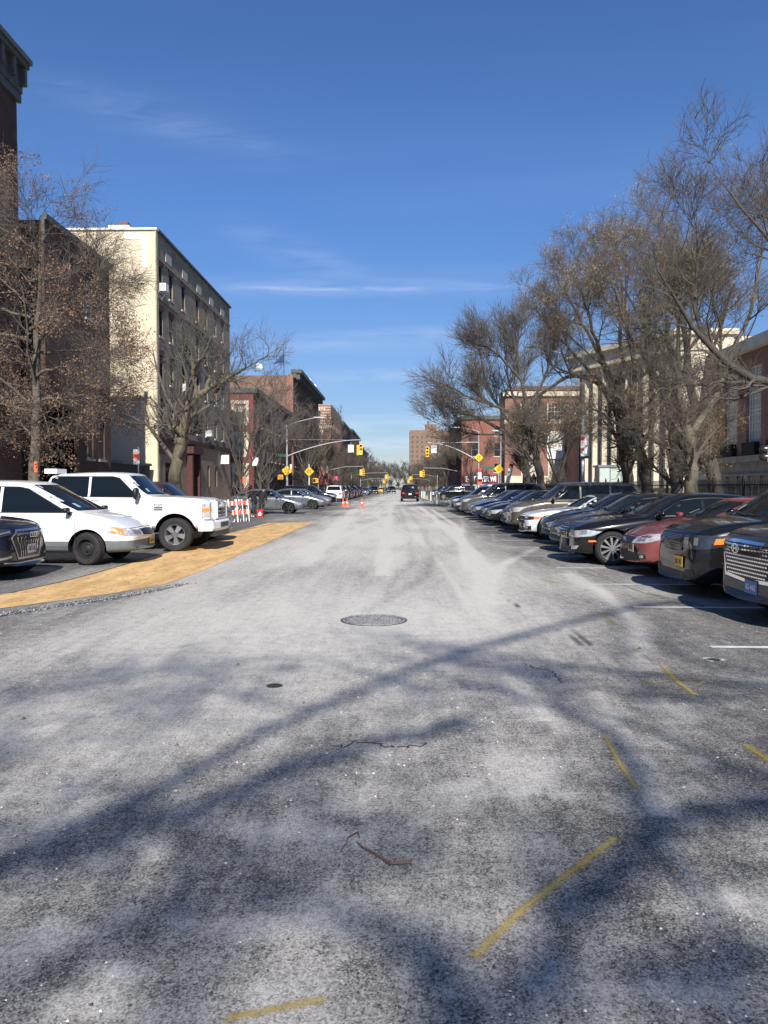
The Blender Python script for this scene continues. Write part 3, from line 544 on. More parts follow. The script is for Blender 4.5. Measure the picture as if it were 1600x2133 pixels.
# L3: cream building
CY, CY2, CH = 48.6, 69.8, 17.75
B = thing('apartment_building', 'five storey cream building with a blank sunlit side wall', 'building', (FX, CY, 0))
cols = [.9,3.2,6.2,10.0,12.6,15.7,18.3]; zf = [14.1,11.25,8.4,5.6]
ops = [(a-.45, z, a+.45, z+1.7) for a in cols for z in zf]; gops = [(10,1.6,10.6,3.3),(12.8,1.6,13.4,3.3),(15.4,1.6,16,3.3),(1.6,.3,4.6,3.2),(7.0,.1,8.6,3.6)]
w = MB(); facade(w, (0,0,0), (0,1,0), CY2-CY, CH, ops, tanb, .2, z0=4.7); facade(w, (0,0,0), (0,1,0), CY2-CY, 4.7, gops, mat('ground_floor_tan',(.30,.22,.15),.85,var=.2,vscale=2), .25)
w.add([(-24,0,0),(0,0,0),(0,0,CH),(-24,0,CH)], [(0,1,2,3)], M['stucco']); shell(w, -24, 0, 0, CY2-CY, CH, tanb, 'SE'); w.build('wall', B)
for o_ in ops: add_window(B, (0,0,0), (0,1,0), o_, M['black'] if (o_[0]*7)%3<1.6 else M['silver'], sill=MATS['sill_stone'])
for o_ in gops: add_window(B, (0,0,0), (0,1,0), o_, M['maroon'], style='single')
backing(B, (0,0,0), (0,1,0), CY2-CY, CH, .6)
t = MB()
for a in cols:
    for z in zf: t.box((.004,a-.55,z+1.705),(.06,a+.55,z+2.0),M['maroon'])
for i in range(5): t.box((.004,2+i*3.9,16.35),(.05,3.3+i*3.9,17.0),MATS['sill_stone'])
t.box((.004,.1,16.05),(.07,CY2-CY-.1,16.25),tanb); t.box((.004,.1,13.55),(.09,CY2-CY-.1,13.8),tanb); t.box((.004,.0,4.72),(.14,CY2-CY,5.0),M['maroon']); t.box((.004,.0,3.75),(.1,9,4.7),M['maroon']); t.box((.004,6.6,0),(.45,6.95,4.0),M['maroon']); t.box((.004,8.65,0),(.45,9.0,4.0),M['maroon']); t.box((.004,6.4,4.0),(.6,9.2,4.5),M['maroon'])
t.build('trim', B)
t = MB(); t.box((-.02,-.06,0),(.06,.35,CH),brick('brick_quoin',(.5,.42,.28),(.4,.33,.22),(.45,.4,.3))); t.build('corner_strip', B)
c = MB(); wp = mat('white_coping',(.75,.74,.7),.7,var=.1); c.box((-24,-.12,CH),(-2.95,.2,CH+.12),wp); c.box((-2.95,-.12,CH),(-1.6,.22,CH+.28),wp); c.box((-1.6,-.12,CH),(.12,.2,CH+.12),wp); c.box((-.1,.2,CH),(.16,CY2-CY+.1,CH+.15),M['cornice']); c.build('coping', B)
c = MB(); c.box((-.85,-.03,15.4),(-.5,-.004,17.5),wp); c.box((-2.0,-.028,17.2),(-.86,-.004,17.55),wp); c.build('plaster_patch', B)
c = MB(); c.box((-2.35,.3,CH-.3),(-1.85,.9,CH+.62),orangeb); c.box((-2.95,.3,CH-.3),(-2.65,.7,CH+.45),orangeb); c.build('chimney', B)
for a, z in ((.9,14.1),(12.6,5.6),(6.2,8.4)):
    c = MB(); c.box((-.05,a-.32,z+.02),(.45,a+.32,z+.5),M['white']); [c.box((.02+i*.05,a-.324,z+.06),(.04+i*.05,a-.318,z+.46),M['seam']) for i in range(8)]; c.tube([(.05,a,z-.5),(.42,a,z)],.02,M['silver'],6); c.build('air_conditioner', B)
# wall-mounted sign of the cream building's far end
sg = thing('wall_sign', 'white rectangular board on a bracket beside the far corner of the cream building', 'sign', at(468,957,66)); b = MB(); b.box((-.38,-.03,-.38),(.38,.03,.38),M['white']); b.build('panel', sg); b = MB(); b.box((-.9,-.02,-.02),(-.38,.02,.02),M['iron']); b.build('bracket', sg);
# L4: painted red building
B = thing('brick_building', 'low red painted brick building with pale window surrounds beside the cream building', 'building', (FX, 81, 0)); LY4 = 28
ops = [(2.0+i*3.1, z, 3.1+i*3.1, z+1.8) for i in range(8) for z in (4.6,8.2)]; so = [(9.3,8.2,10.5,10.3),(9.3,4.9,10.5,7.0),(9.3,1.6,10.5,3.7)]
w = MB(); facade(w, (0,0,0), (0,1,0), LY4, 11.5, ops, redb2); facade(w, (-10.0-1.3,0,0), (1,0,0), 11.3, 11.5, so, paintred); shell(w, -11.3, 0, 0, LY4, 11.5, redb2, 'SE'); w.build('wall', B)
for o_ in ops: add_window(B, (0,0,0), (0,1,0), o_, M['silver'], sill=MATS['sill_stone'])
for o_ in so: add_window(B, (-11.3,0,0), (1,0,0), o_, M['silver'], sill=M['stone'], pane=M['blind'])
backing(B, (0,0,0), (0,1,0), LY4, 11.2, .6); backing(B, (-11.3,0,0), (1,0,0), 11.3, 11.2, .6)
t = MB()
for a,c_,b_,d in so: t.box((-11.3+a-.35,-.08,d+.005),(-11.3+b_+.35,-.004,d+.4),M['stone']); t.box((-11.3+a-.3,-.06,c_),(-11.3+a-.005,-.004,d),M['stone']); t.box((-11.3+b_+.005,-.06,c_),(-11.3+b_+.3,-.004,d),M['stone'])
t.build('window_surround', B)
t = MB(); t.box((-11.4,-.2,11.5),(.4,LY4,12.0),M['cornice']); t.build('cornice', B)
t = MB(); t.box((.004,0,0),(.25,LY4,3.3),M['dark']); t.box((.25,1,2.6),(1.2,LY4-1,2.75),M['dark']); [t.box((.27,2+i*1.1,.3),(.3,2.08+i*1.1,2.5),M['silver']) for i in range(22)]; t.build('shopfront', B)
# L5: tall brick with deep cornice
B = thing('brick_building', 'tall brown brick building with a bracketed black cornice and a small blue flag', 'building', (FX, 112, 0))
ops = [(1.5+i*2.6, z, 2.6+i*2.6, z+2) for i in range(13) for z in (4.6,7.8,11,14)]
w = MB(); facade(w, (0,0,0), (0,1,0), 35, 17.8, ops, redb2); shell(w, -14, 0, 0, 35, 17.8, brick('brick_warm',(.235,.125,.09),(.19,.10,.07),(.22,.17,.14)), 'E'); w.build('wall', B)
for o_ in ops: add_window(B, (0,0,0), (0,1,0), o_, M['black'], sill=MATS['sill_stone'])
backing(B, (0,0,0), (0,1,0), 35, 17.4, .6)
c = MB(); c.box((0,-.4,17.4),(.5,35.3,18.1),M['cornice']); c.box((-.3,-.5,18.1),(1.3,35.4,18.6),M['cornice']); [c.box((.5,-.2+i*1.6,17.2),(1.0,.1+i*1.6,18.1),M['cornice']) for i in range(22)]; c.build('cornice', B)
c = MB(); c.box((-.9,-.25,0),(0,-.004,17.9),mat('orange_pier',(.28,.13,.095),.9,var=.2)); c.build('pier', B)
c = MB(); c.tube([(-1.5,1,17.5),(-1.5,1,21.6)],.05,M['iron'],6); c.build('flagpole', B); c = MB(); c.add([(-1.5,1,21.2),(-3.2,1.3,19.6),(-1.5,1,19.8)],[(0,1,2)],mat('blue_flag',(.02,.06,.2),.8)); c.build('flag', B)
for dx, dy in ((-5.2,1.2),(-.3,9),(.2,17),(.3,24)):
    c = MB(); c.lathe([(0,0),(.3,.06),(.5,.22)], M['white'], 14, 'Y', (dx,dy,19.3)); c.tube([(dx,dy,18.2),(dx,dy,19.3)],.04,M['silver'],6); c.build('satellite_dish', B)
# L6: banded brick
B = thing('apartment_building', 'banded red and cream brick apartment house beyond the black cornice', 'building', (FX, 175, 0))
ops = [(1.5+i*3, z, 2.9+i*3, z+2) for i in range(9) for z in (5,8.2,11.4,15,17)][:0] + [(1.5+i*3, z, 2.9+i*3, z+1.9) for i in range(9) for z in (5,8.2,11.4,14.8)]; so = [(4.6,16.3,6.6,18.8),(4.6,11.5,6.6,14.6),(4.6,7.3,6.6,9.6)]
w = MB(); facade(w, (0,0,0), (0,1,0), 30, 20.3, ops, bandb); facade(w, (-9,0,0), (1,0,0), 9, 20.3, so, bandb); shell(w, -9, 0, 0, 30, 20.3, bandb, 'SE'); w.build('wall', B)
for o_ in ops: add_window(B, (0,0,0), (0,1,0), o_, M['black'])
for o_ in so: add_window(B, (-9,0,0), (1,0,0), o_, M['silver'], style='grid')
t = MB(); t.box((-9.1,-.12,14.95),(.1,-.004,15.6),M['stone'])
for a,c_,b_,d in so[1:]: t.box((-9+a-.5,-.1,c_-.3),(-9+a-.005,-.004,d+.6),M['stone']); t.box((-9+b_+.005,-.1,c_-.3),(-9+b_+.5,-.004,d+.6),M['stone'])
for i in range(7): t.box((-9+4.0+i*.55,-.12,18.9+(.35 if i%2 else 0)),(-9+4.3+i*.55,-.004,19.6),M['stone'])
t.build('stone_trim', B); backing(B, (0,0,0), (0,1,0), 30, 20, .6); backing(B, (-9,0,0), (1,0,0), 9, 20, .6)
t = MB(); t.box((.004,.2,2.2),(1.6,5,4.0),mat('pink_awning',(.7,.1,.2),.6)); t.box((-5,-1.0,2.2),(-.2,-.004,3.9),MATS['pink_awning']); t.build('awning', B); t = MB(); t.box((-5.5,-.1,0),(0.1,-.004,2.2),M['dark']); t.build('shopfront', B)
# L7: more buildings further on
for (y0, y1, h, mm, lb) in ((206,246,18.5,redb2,'dark brick building with parapet knobs beyond the banded house'),(247,300,19.5,towerb,'tan brick building far along the left side'),(302,380,17,redb,'dark red building farthest along the left side')):
    B = thing('brick_building', lb, 'building', (FX, y0, 0)); n = int((y1-y0)/3.4); ops = [(1.2+i*3.4, z, 2.6+i*3.4, z+1.8) for i in range(n) for z in (4.6,7.9,11.2,14.4)]
    w = MB(); facade(w, (0,0,0), (0,1,0), y1-y0, h, ops, mm, .2); shell(w, -12, 0, 0, y1-y0, h, mm, 'E'); w.build('wall', B); backing(B, (0,0,0), (0,1,0), y1-y0, h-.5, .25, M['glasswin'])
    c = MB(); c.box((-.2,-.3,h),(.7,y1-y0,h+.7),M['cornice']); c.build('cornice', B)
# ---- right side
RX = 20.0
# R1 near brick hall with tall windows, stone base
B = thing('brick_hall', 'brick hall with tall windows over a grey stone base behind the iron fence', 'building', (22.6, 56, 0)); L1_ = 30
ops = [(2.2+i*3.3, 3.7, 4.2+i*3.3, 9.3) for i in range(8)]; bo = [(2.4+i*3.3,.4,4.0+i*3.3,1.7) for i in range(8)]
w = MB(); facade(w, (0,0,0), (0,-1,0), L1_, 3.2, bo, M['greystone'], .25); facade(w, (0,0,0), (0,-1,0), L1_, 10.3, ops, schoolb, .3, z0=3.2); shell(w, 0, 18, -L1_, 0, 10.3, schoolb, 'W'); w.build('wall', B)
for o_ in ops: add_window(B, (0,0,0), (0,-1,0), o_, M['white'], style='grid', pane=M['blind'], depth=.25)
for o_ in bo: add_window(B, (0,0,0), (0,-1,0), o_, M['silver'], style='grid', depth=.2)
backing(B, (0,0,0), (0,-1,0), L1_, 10, .8)
t = MB(); t.box((-.35,-L1_-.2,3.2),(-.004,.0,3.6),M['greystone']); t.box((-.2,-L1_,2.3),(-.004,0,2.45),M['greystone']); [t.box((-.16,-1.2-i*1.65,.0),(-.004,-1.0-i*1.65,2.3),M['greystone']) for i in range(17)]
t.box((-.5,-L1_-.3,10.3),(.2,.2,11.0),M['stone']); t.build('stone_trim', B)
t = MB(); [t.box((.0-.35,-(o_[2])+.1,3.62),(-.02,-(o_[0])-.1,4.45),M['dark']) for o_ in ops]; t.build('vent_panel', B)
# R2 columned front
B = thing('columned_building', 'civic building with tall cream stone piers behind the bare trees', 'building', (20.2, 56, 0))
w = MB(); w.box((0,0,0),(3.6,1.1,12.4),M['stone']); w.box((3.6,.02,0),(16,26,12.4),M['stone']); base = [(0,1.1),(3.58,1.1),(3.58,26),(-.1,26),(-.1,10.9),(-4.9,10.9)]
w.prism(base,0,1.5,M['stone']); w.prism([(p_[0]+.35,p_[1]+.1) for p_ in base],1.5,11.4,M['iron']); w.build('wall', B)
for i in range(9):
    x, y = -.5-.5*i, 1.2+1.05*i; p = MB(); p.box((x,y,1.5),(x+.62,y+.45,11.4),M['stone']); p.box((x-.06,y-.06,1.5),(x+.64,y+.5,1.9),M['stone']); p.box((x-.06,y-.06,11.0),(x+.64,y+.5,11.4),M['stone']); p.build('pier', B)
    if i < 8: q_ = MB(); q_.box((x+.1,y+.46,1.6),(x+.16,y+1.04,11.3),M['glasswin']); [q_.box((x+.04,y+.46,2.6+1.1*k),(x+.12,y+1.04,2.66+1.1*k),M['iron']) for k in range(8)]; q_.build('window', B)
t = MB(); t.prism([(-.2,-.15),(3.8,-.15),(3.8,26.2),(-.2,26.2),(-.2,11.3),(-5.4,11.3),(-5.4,10.5)],11.42,12.5,M['stone']); t.prism([(-.5,-.4),(4.1,-.4),(4.1,26.4),(-.5,26.4),(-.5,11.6),(-5.8,11.6),(-5.8,10.4)],12.5,12.9,M['stone']); t.build('entablature', B)
t = MB(); t.box((1.0,-.05,3),(1.7,-.004,5.4),M['dark']); t.build('side_window', B)
# dark brick link
B = thing('brick_building', 'low brick link wall in shade between the piers and the big windowed school', 'building', (RX, 83.9, 0)); w = MB(); w.box((0,.05,0),(9,8,9.3),schoolb); w.box((-.08,.05,9.3),(9,8,9.55),M['stone']); w.build('wall', B)
# R3 school wing facing the camera
SY = 92.0; sx0 = at(1052,900,SY).x; sc = SY/FPX
B = thing('school_building', 'brick school wing with white framed grid windows facing the street corner', 'building', (sx0, SY, 0)); SW = 14
def sxz(px, py): p = at(px, py, SY); return p.x - sx0, p.z
def rect(px0,py0,px1,py1): a = sxz(px0,py1); b_ = sxz(px1,py0); return (round(a[0],2), round(a[1],2), round(b_[0],2), round(b_[1],2))
up = [rect(1086,840,1119,874), rect(1142,840,1176,874), rect(1199,840,1232,874)]; lo = [rect(1086,895,1119,932), rect(1142,895,1176,932), rect(1199,895,1232,932)]; bt = [rect(1086,955,1119,990), rect(1142,955,1176,990), rect(1199,955,1232,990)]
w = MB(); H3 = 13.0; zb = 2.9; facade(w, (0,0,0), (1,0,0), SW, H3, up+lo+bt, schoolb, .25, z0=zb); facade(w, (0,0,0), (1,0,0), SW, zb, [], M['stone']); shell(w, 0, SW, 0, 4.5, H3, schoolb, 'S'); w.build('wall', B)
for o_ in up: add_window(B, (0,0,0), (1,0,0), o_, M['white'], style='grid', depth=.2)
for o_ in lo: add_window(B, (0,0,0), (1,0,0), o_, M['white'], style='grid', pane=M['blind'], depth=.2)
for o_ in bt: add_window(B, (0,0,0), (1,0,0), o_, M['white'], style='grid', pane=M['blind'], depth=.2)
backing(B, (0,0,0), (1,0,0), SW, H3-.3, .5)
t = MB(); z = sxz(0,884)[1]; t.box((-.1,-.12,z),(SW,-.004,z+.42),M['stone']); z = sxz(0,828)[1]; t.box((-.3,-.35,z),(SW,-.004,z+.55),M['stone'])
for o_ in lo: t.box((o_[0]-.1,-.08,o_[1]-1.35),(o_[2]+.1,-.004,o_[1]-.05),M['white'])
for o_ in up+lo: t.box((o_[0]-.16,-.06,o_[1]),(o_[0]-.005,-.004,o_[3]),M['white']); t.box((o_[2]+.005,-.06,o_[1]),(o_[2]+.16,-.004,o_[3]),M['white'])
t.build('stone_trim', B); t = MB(); t.add([(-.3,-.35,H3),(SW,-.35,H3),(SW,2.6,H3+.9),(1.6,2.6,H3+.9),(-.3,5,H3),(SW,5,H3)], [(0,1,2,3),(0,3,4),(3,2,5,4)], mat('roof_brown',(.12,.075,.055),.9,var=.3)); t.build('roof', B)
# R4 shop on the far corner
QY = 124; qx = at(962,900,QY).x
B = thing('corner_shop', 'orange brick corner building with a maroon shop sign across the junction', 'building', (qx, QY, 0))
so = [(5.2,6.5,6.3,8.6),(5.2,3.9,6.3,5.3),(9,6.5,10.1,8.6),(1.6,6.5,2.7,8.6),(5.2,9.8,6.3,11.2)]
w = MB(); facade(w, (0,0,0), (1,0,0), 14, 12.4, so, orangeb); facade(w, (0,30,0), (0,-1,0), 30, 12.4, [(2+i*3,z,3.2+i*3,z+1.9) for i in range(9) for z in (4.4,7.6)], redb2); shell(w, 0, 14, 0, 30, 12.4, orangeb, 'SW'); w.build('wall', B)
for o_ in so: add_window(B, (0,0,0), (1,0,0), o_, M['silver'], sill=M['stone'])
backing(B, (0,30,0), (0,-1,0), 30, 12, .3, M['glasswin']); backing(B, (0,0,0), (1,0,0), 14, 12, .3, M['glasswin'])
zs_ = at(0,1007,QY).z; zt_ = at(0,990,QY).z
sgn = MB(); sgn.box((-.1,-.4,zs_),(11,-.004,zt_),mat('sign_maroon',(.12,.01,.015),.5)); so_ = sgn.build('shop_sign', B); text('EAST RIVER WI', 1.2, M['white'], so_, (3.05,-.41,(zs_+zt_)/2), sx=.62, bold=.04)
t = MB(); t.box((0,-.1,.2),(9,-.004,zs_),M['white']); [t.box((.6+i*2.1,-.14,.3),(2.1+i*2.1,-.104,zs_-.3),M['glasswin']) for i in range(4)]; t.box((6,-.2,.9),(8.4,-.145,1.9),M['redsign']); t.build('shopfront', B)
c = MB(); c.box((-.3,-.3,12.4),(14.2,30,13.0),M['cornice']); c.build('cornice', B)
for (y0,y1,h,mm,lb) in ((158,200,12.5,redb2,'brown brick building behind the right-hand tree row'),(202,262,11.5,redb,'dark red row far along the right side')):
    B = thing('brick_building', lb, 'building', (13.5, y0, 0)); n = int((y1-y0)/3.4); ops = [(1.2+i*3.4, z, 2.6+i*3.4, z+1.8) for i in range(n) for z in (4.6,7.9)]
    w = MB(); facade(w, (0,y1-y0,0), (0,-1,0), y1-y0, h, ops, mm, .2); shell(w, 0, 12, 0, y1-y0, h, mm, 'W'); w.build('wall', B); backing(B, (0,y1-y0,0), (0,-1,0), y1-y0, h-.5, .25, M['glasswin'])
# tower block
TY = 480; a = at(854,905,TY); b2 = at(935,905,TY)
B = thing('tower_block', 'tall brown brick tower block with small windows at the end of the street', 'building', (a.x, TY, 0)); TW = b2.x-a.x; TH = at(854,896,TY).z
ops = []
for i in range(8):
    for k in range(12): ops.append((1.0+i*3.0, 2.0+k*2.95, 2.1+i*3.0, 3.5+k*2.95))
w = MB(); facade(w, (0,0,0), (1,0,0), 26, TH, [o_ for o_ in ops if o_[3] < TH-1], towerb, .25); facade(w, (0,20,0), (0,-1,0), 20, TH, [(1+i*3,2+k*2.95,2.1+i*3,3.5+k*2.95) for i in range(6) for k in range(11)], towerb, .25); shell(w, 0, 26, 0, 20, TH, towerb, 'SW'); w.build('wall', B)
backing(B, (0,0,0), (1,0,0), 26, TH-.5, .3, mat('far_glass',(.10,.11,.12),.2)); backing(B, (0,20,0), (0,-1,0), 20, TH-.5, .3, MATS['far_glass'])
w = MB(); p = at(887,885,TY); w.box((p.x-a.x,4,TH),(p.x-a.x+7,12,at(0,884,TY).z),towerb); w.box((p.x-a.x+1,6,at(0,884,TY).z),(p.x-a.x+2.6,8,at(0,877,TY).z),towerb); w.build('roof_house', B)
# ------------------------------------------------------------------ bare trees
def tubes(P, Rr, sides, ref=None):
    m, k, _ = P.shape
    T = np.empty_like(P); T[:,1:-1] = P[:,2:]-P[:,:-2]; T[:,0] = P[:,1]-P[:,0]; T[:,-1] = P[:,-1]-P[:,-2]
    T /= np.linalg.norm(T, axis=2, keepdims=True)+1e-9
    ref = np.where(np.abs(T[:, :1, 2:3]) > .8, np.array([1.,.1,0]), np.array([.1,.05,1.])); ref = np.broadcast_to(ref, P.shape)
    U = np.cross(T, ref); U /= np.linalg.norm(U, axis=2, keepdims=True)+1e-9; W = np.cross(T, U)
    a = np.arange(sides)*2*np.pi/sides
    V = P[:,:,None,:] + (U[:,:,None,:]*np.cos(a)[None,None,:,None] + W[:,:,None,:]*np.sin(a)[None,None,:,None])*Rr[:,:,None,None]
    idx = np.arange(m*k*sides).reshape(m,k,sides); nx = np.roll(idx, -1, axis=2)
    F = np.stack([idx[:,:-1], nx[:,:-1], nx[:,1:], idx[:,1:]], -1).reshape(-1,4)
    return V.reshape(-1,3), F
def join(parts):
    Vs, Fs, o = [], [], 0
    for V, F in parts: Vs.append(V); Fs.append(F+o); o += len(V)
    return np.concatenate(Vs), np.concatenate(Fs)
def resample(pts, k, r0, r1, wig, rng):
    P = np.array([tuple(p) for p in pts], float); d = np.r_[0, np.cumsum(np.linalg.norm(np.diff(P,axis=0),axis=1))]; t = np.linspace(0, d[-1], k)
    # smooth by catmull-like double interpolation
    Q = np.stack([np.interp(t, d, P[:,i]) for i in range(3)],1)
    for _ in range(2): Q[1:-1] = .25*Q[:-2]+.5*Q[1:-1]+.25*Q[2:]
    Q[1:-1] += rng.normal(0, wig, (k-2,3)); rad = r0 + (r1-r0)*(np.linspace(0,1,k)**.8); return Q, rad
def grow(P, Rr, n, k, lo, hi, ang, up, wig, rk, rng, tmin=.15, rmin=.004, outw=0, minlen=.1, flat=1.0):
    """n children on every parent polyline"""
    m, kp, _ = P.shape; par = np.repeat(np.arange(m), n); t = tmin + (1-tmin)*rng.random(m*n)**.8
    f = t*(kp-1); i = np.minimum(f.astype(int), kp-2); w = (f-i)[:,None]
    base = P[par,i]*(1-w)+P[par,i+1]*w; tan = P[par,i+1]-P[par,i]; tan /= np.linalg.norm(tan,axis=1,keepdims=True)+1e-9
    rb = Rr[par,i]*(1-w[:,0])+Rr[par,i+1]*w[:,0]
    rv = rng.normal(size=(m*n,3)); rv -= (rv*tan).sum(1,keepdims=True)*tan; rv /= np.linalg.norm(rv,axis=1,keepdims=True)+1e-9
    a = ang*(.7+.6*rng.random((m*n,1))); d = tan*np.cos(a)+rv*np.sin(a); d[:,2] = d[:,2]*flat + up; d /= np.linalg.norm(d,axis=1,keepdims=True)
    pl = np.linalg.norm(P[par,-1]-P[par,0],axis=1); L = np.maximum(pl*(lo+(hi-lo)*rng.random(m*n))*(1.15-.6*t), minlen)
    C = np.empty((m*n,k,3)); C[:,0] = base; dd = d.copy()
    for j in range(1,k):
        dd = dd + rng.normal(0,wig,dd.shape); dd[:,2] += up*.25; dd /= np.linalg.norm(dd,axis=1,keepdims=True); C[:,j] = C[:,j-1]+dd*(L/(k-1))[:,None]
    r0 = np.maximum(rb*rk, rmin); rr = r0[:,None]*(1-.75*np.linspace(0,1,k)[None,:]); return C, np.maximum(rr, rmin*.6)
def make_tree(name, label, cat, base, limbs, seed, group=None, levels=None, bark=None, twigm=None, leaves=None, tufts=None, tw=.004, wig=.12, up=.16, lim_k=14, bsides=9, burls=0, rz=0, flat=1.0, dens=1.0, ml=1.0):
    """limbs: list of (world points, start radius, end radius); first ones make the trunk"""
    rng = np.random.default_rng(seed); t = thing(name, label, cat, base, rz, group); b0 = np.array(tuple(base))
    big = []; Ps, Rs = [], []
    for pts, r0, r1 in limbs:
        P, r = resample([np.array(tuple(p))-b0 for p in pts], lim_k, r0, r1, .02+r0*.06, rng); Ps.append(P); Rs.append(r*(1+rng.normal(0,.05,lim_k)))
    P0, R0 = np.array(Ps), np.array(Rs)
    V, F = tubes(P0, R0, bsides); parts = [(V,F)]
    if burls:
        for _ in range(burls):
            i = rng.integers(len(P0)); j = rng.integers(2,lim_k-2); c = P0[i,j]; r = R0[i,j]*rng.uniform(1.15,1.5); q = np.array([[c-[0,0,r*.8], c-[0,0,r*.3], c+[0,0,r*.3], c+[0,0,r*.8]]]); parts.append(tubes(q, np.array([[r*.4,r,r,r*.4]]), bsides))
    V, F = join(parts); link('trunk', npmesh('trunk', V, F, [bark or M['barkR']]), t)
    lv = levels or [(7,8,.35,.75,.75), (7,6,.3,.6,.8), (7,5,.3,.65,.75), (6,4,.35,.7,.7)]
    tmin = .3; cur = (P0, R0); out_ = []
    trim = [l for l in range(len(limbs))]
    for li, (n,k,lo,hi,ang) in enumerate(lv):
        n = max(1, round(n*dens)); C, Rc = grow(cur[0], cur[1], n, k, lo, hi, ang, up, wig, .5 if li==0 else .58, rng, tmin=.38 if li==0 else .12, rmin=tw*(1.6 if li < len(lv)-1 else 1), flat=flat, minlen=ml*(1.25,.85,.55,.32)[min(li,3)])
        out_.append(tubes(C, Rc, 5 if li==0 else (4 if li==1 else 3))); cur = (C, Rc)
    V, F = join(out_); link('crown', npmesh('crown', V, F, [twigm or M['twig']]), t)
    for key, spec in (('leaves', leaves), ('seed_tufts', tufts)):
        if not spec: continue
        n, size, m, clump = spec; P, _ = cur; i = rng.integers(len(P), size=n//clump); c = np.repeat(P[i, rng.integers(1,P.shape[1],size=len(i))], clump, 0)
        nz_ = vn = None
        c = c + rng.normal(0, size*1.5, c.shape)
        if key == 'leaves':      # leave patches without leaves
            q = c*.55; keep = (np.sin(q[:,0]*2.1+1)+np.sin(q[:,1]*2.7+2)+np.sin(q[:,2]*3.1+q[:,0])) > -1.3+.45*(c[:,2]-7.2); c = c[keep]
        n = len(c); u = rng.normal(size=(n,3)); u[:,2] -= .6; u /= np.linalg.norm(u,axis=1,keepdims=True); v = np.cross(u, rng.normal(size=(n,3))); v /= np.linalg.norm(v,axis=1,keepdims=True)
        L = size*(.6+.8*rng.random((n,1))); wd = L*(.30 if key=='leaves' else .06)
        fold = np.cross(u,v)*L*.15
        Q = np.stack([c, c+u*L*.5+v*wd+fold, c+u*L, c+u*L*.5-v*wd+fold], 1).reshape(-1,3); Fq = np.arange(n*4).reshape(n,4); o = link(key, npmesh(key, Q, Fq, [m], smooth=False), t); o['kind'] = 'stuff'
    return t
def limb(*pts): return [at(x,y,Y) for x,y,Y in pts]

GR = 'bare trees behind the parked cars on the right'
LV = [(8,8,.35,.75,.75), (8,6,.3,.62,.8), (8,5,.3,.65,.78), (7,4,.35,.7,.7)]
LW = [(15,8,.25,.55,.6), (10,6,.28,.55,.6), (8,4,.3,.6,.6)]
# R-a: nearest V-shaped pale trunk
Y = 28.0; b = at(1443,1100,Y); b.z = .13
make_tree('street_tree', 'pale smooth forked tree with a knotted trunk, rightmost trunk before the fence', 'tree', b,
 [([b]+limb((1442,1000,Y),(1440,930,Y),(1436,900,Y)), .235,.20), (limb((1436,905,Y),(1418,850,Y),(1412,780,Y-.4),(1415,700,Y-.5),(1400,600,Y-1),(1410,520,Y-1.5)), .13,.035), (limb((1440,905,Y),(1470,860,Y+.3),(1500,820,Y+.5),(1520,745,Y+.4),(1570,640,Y),(1590,520,Y)), .14,.035), (limb((1500,820,Y+.5),(1500,760,Y-.5),(1506,690,Y-1),(1480,600,Y-2)), .09,.025), (limb((1416,800,Y-.3),(1430,745,Y-1.2),(1440,680,Y-2),(1450,560,Y-2.5)), .07,.02)], 101, GR, LV, M['barkL'], M['twig'], burls=1, dens=.9, tufts=(5000,.09,M['seed'],14))
Y = 33.0; b = at(1492,1080,Y); b.z = .13
make_tree('street_tree', 'dark mossy tree leaning left behind the pale forked tree', 'tree', b,
 [([b]+limb((1488,990,Y),(1470,940,Y),(1462,900,Y)), .30,.26), (limb((1462,905,Y),(1450,850,Y),(1430,780,Y),(1432,700,Y),(1400,600,Y-1),(1370,520,Y-2)), .22,.05), (limb((1462,905,Y),(1475,850,Y+1),(1460,780,Y+1),(1495,700,Y+1),(1530,590,Y)), .17,.04), (limb((1430,800,Y),(1390,740,Y-1),(1340,680,Y-2),(1300,600,Y-3)), .11,.03)], 102, GR, LV, M['barkR'], M['twig'], dens=.9, tufts=(9000,.10,M['seed'],14))
Y = 30.5; b = at(1407,1090,Y); b.z = .13
make_tree('street_tree', 'dark low-forking tree with long crooked limbs between two leaning trunks', 'tree', b,
 [([b]+limb((1408,1010,Y),(1403,960,Y),(1404,935,Y)), .24,.20), (limb((1404,940,Y),(1375,925,Y),(1345,905,Y),(1315,905,Y-.5),(1270,870,Y-1.5),(1230,850,Y-2)), .12,.03), (limb((1404,940,Y),(1398,880,Y),(1385,820,Y),(1350,760,Y),(1310,700,Y-.5),(1280,600,Y-1)), .14,.035), (limb((1404,940,Y),(1425,915,Y),(1410,870,Y),(1380,830,Y+.5),(1350,780,Y+1),(1340,640,Y+1)), .13,.03), (limb((1385,830,Y),(1400,770,Y),(1385,690,Y-1),(1400,560,Y-1)), .10,.03)], 103, GR, LV, M['barkR'], M['twig'], dens=.9, tufts=(9000,.10,M['seed'],14))
Y = 34.5; b = at(1352,1080,Y); b.z = .13
make_tree('street_tree', 'grey tree leaning left out of the row, second right of the lamp post', 'tree', b,
 [([b]+limb((1350,1020,Y),(1335,950,Y),(1318,905,Y),(1305,880,Y)), .25,.21), (limb((1305,885,Y),(1290,820,Y),(1260,760,Y),(1235,690,Y-1),(1210,600,Y-2)), .16,.035), (limb((1305,885,Y),(1320,830,Y),(1325,760,Y),(1300,660,Y),(1310,540,Y)), .15,.035), (limb((1290,830,Y),(1330,790,Y+1),(1380,750,Y+1),(1400,660,Y+1)), .1,.03)], 104, GR, LV, M['barkR'], M['twig'], dens=.9, tufts=(11000,.10,M['seed'],14))
Y = 36.5; b = at(1309,1075,Y); b.z = .13
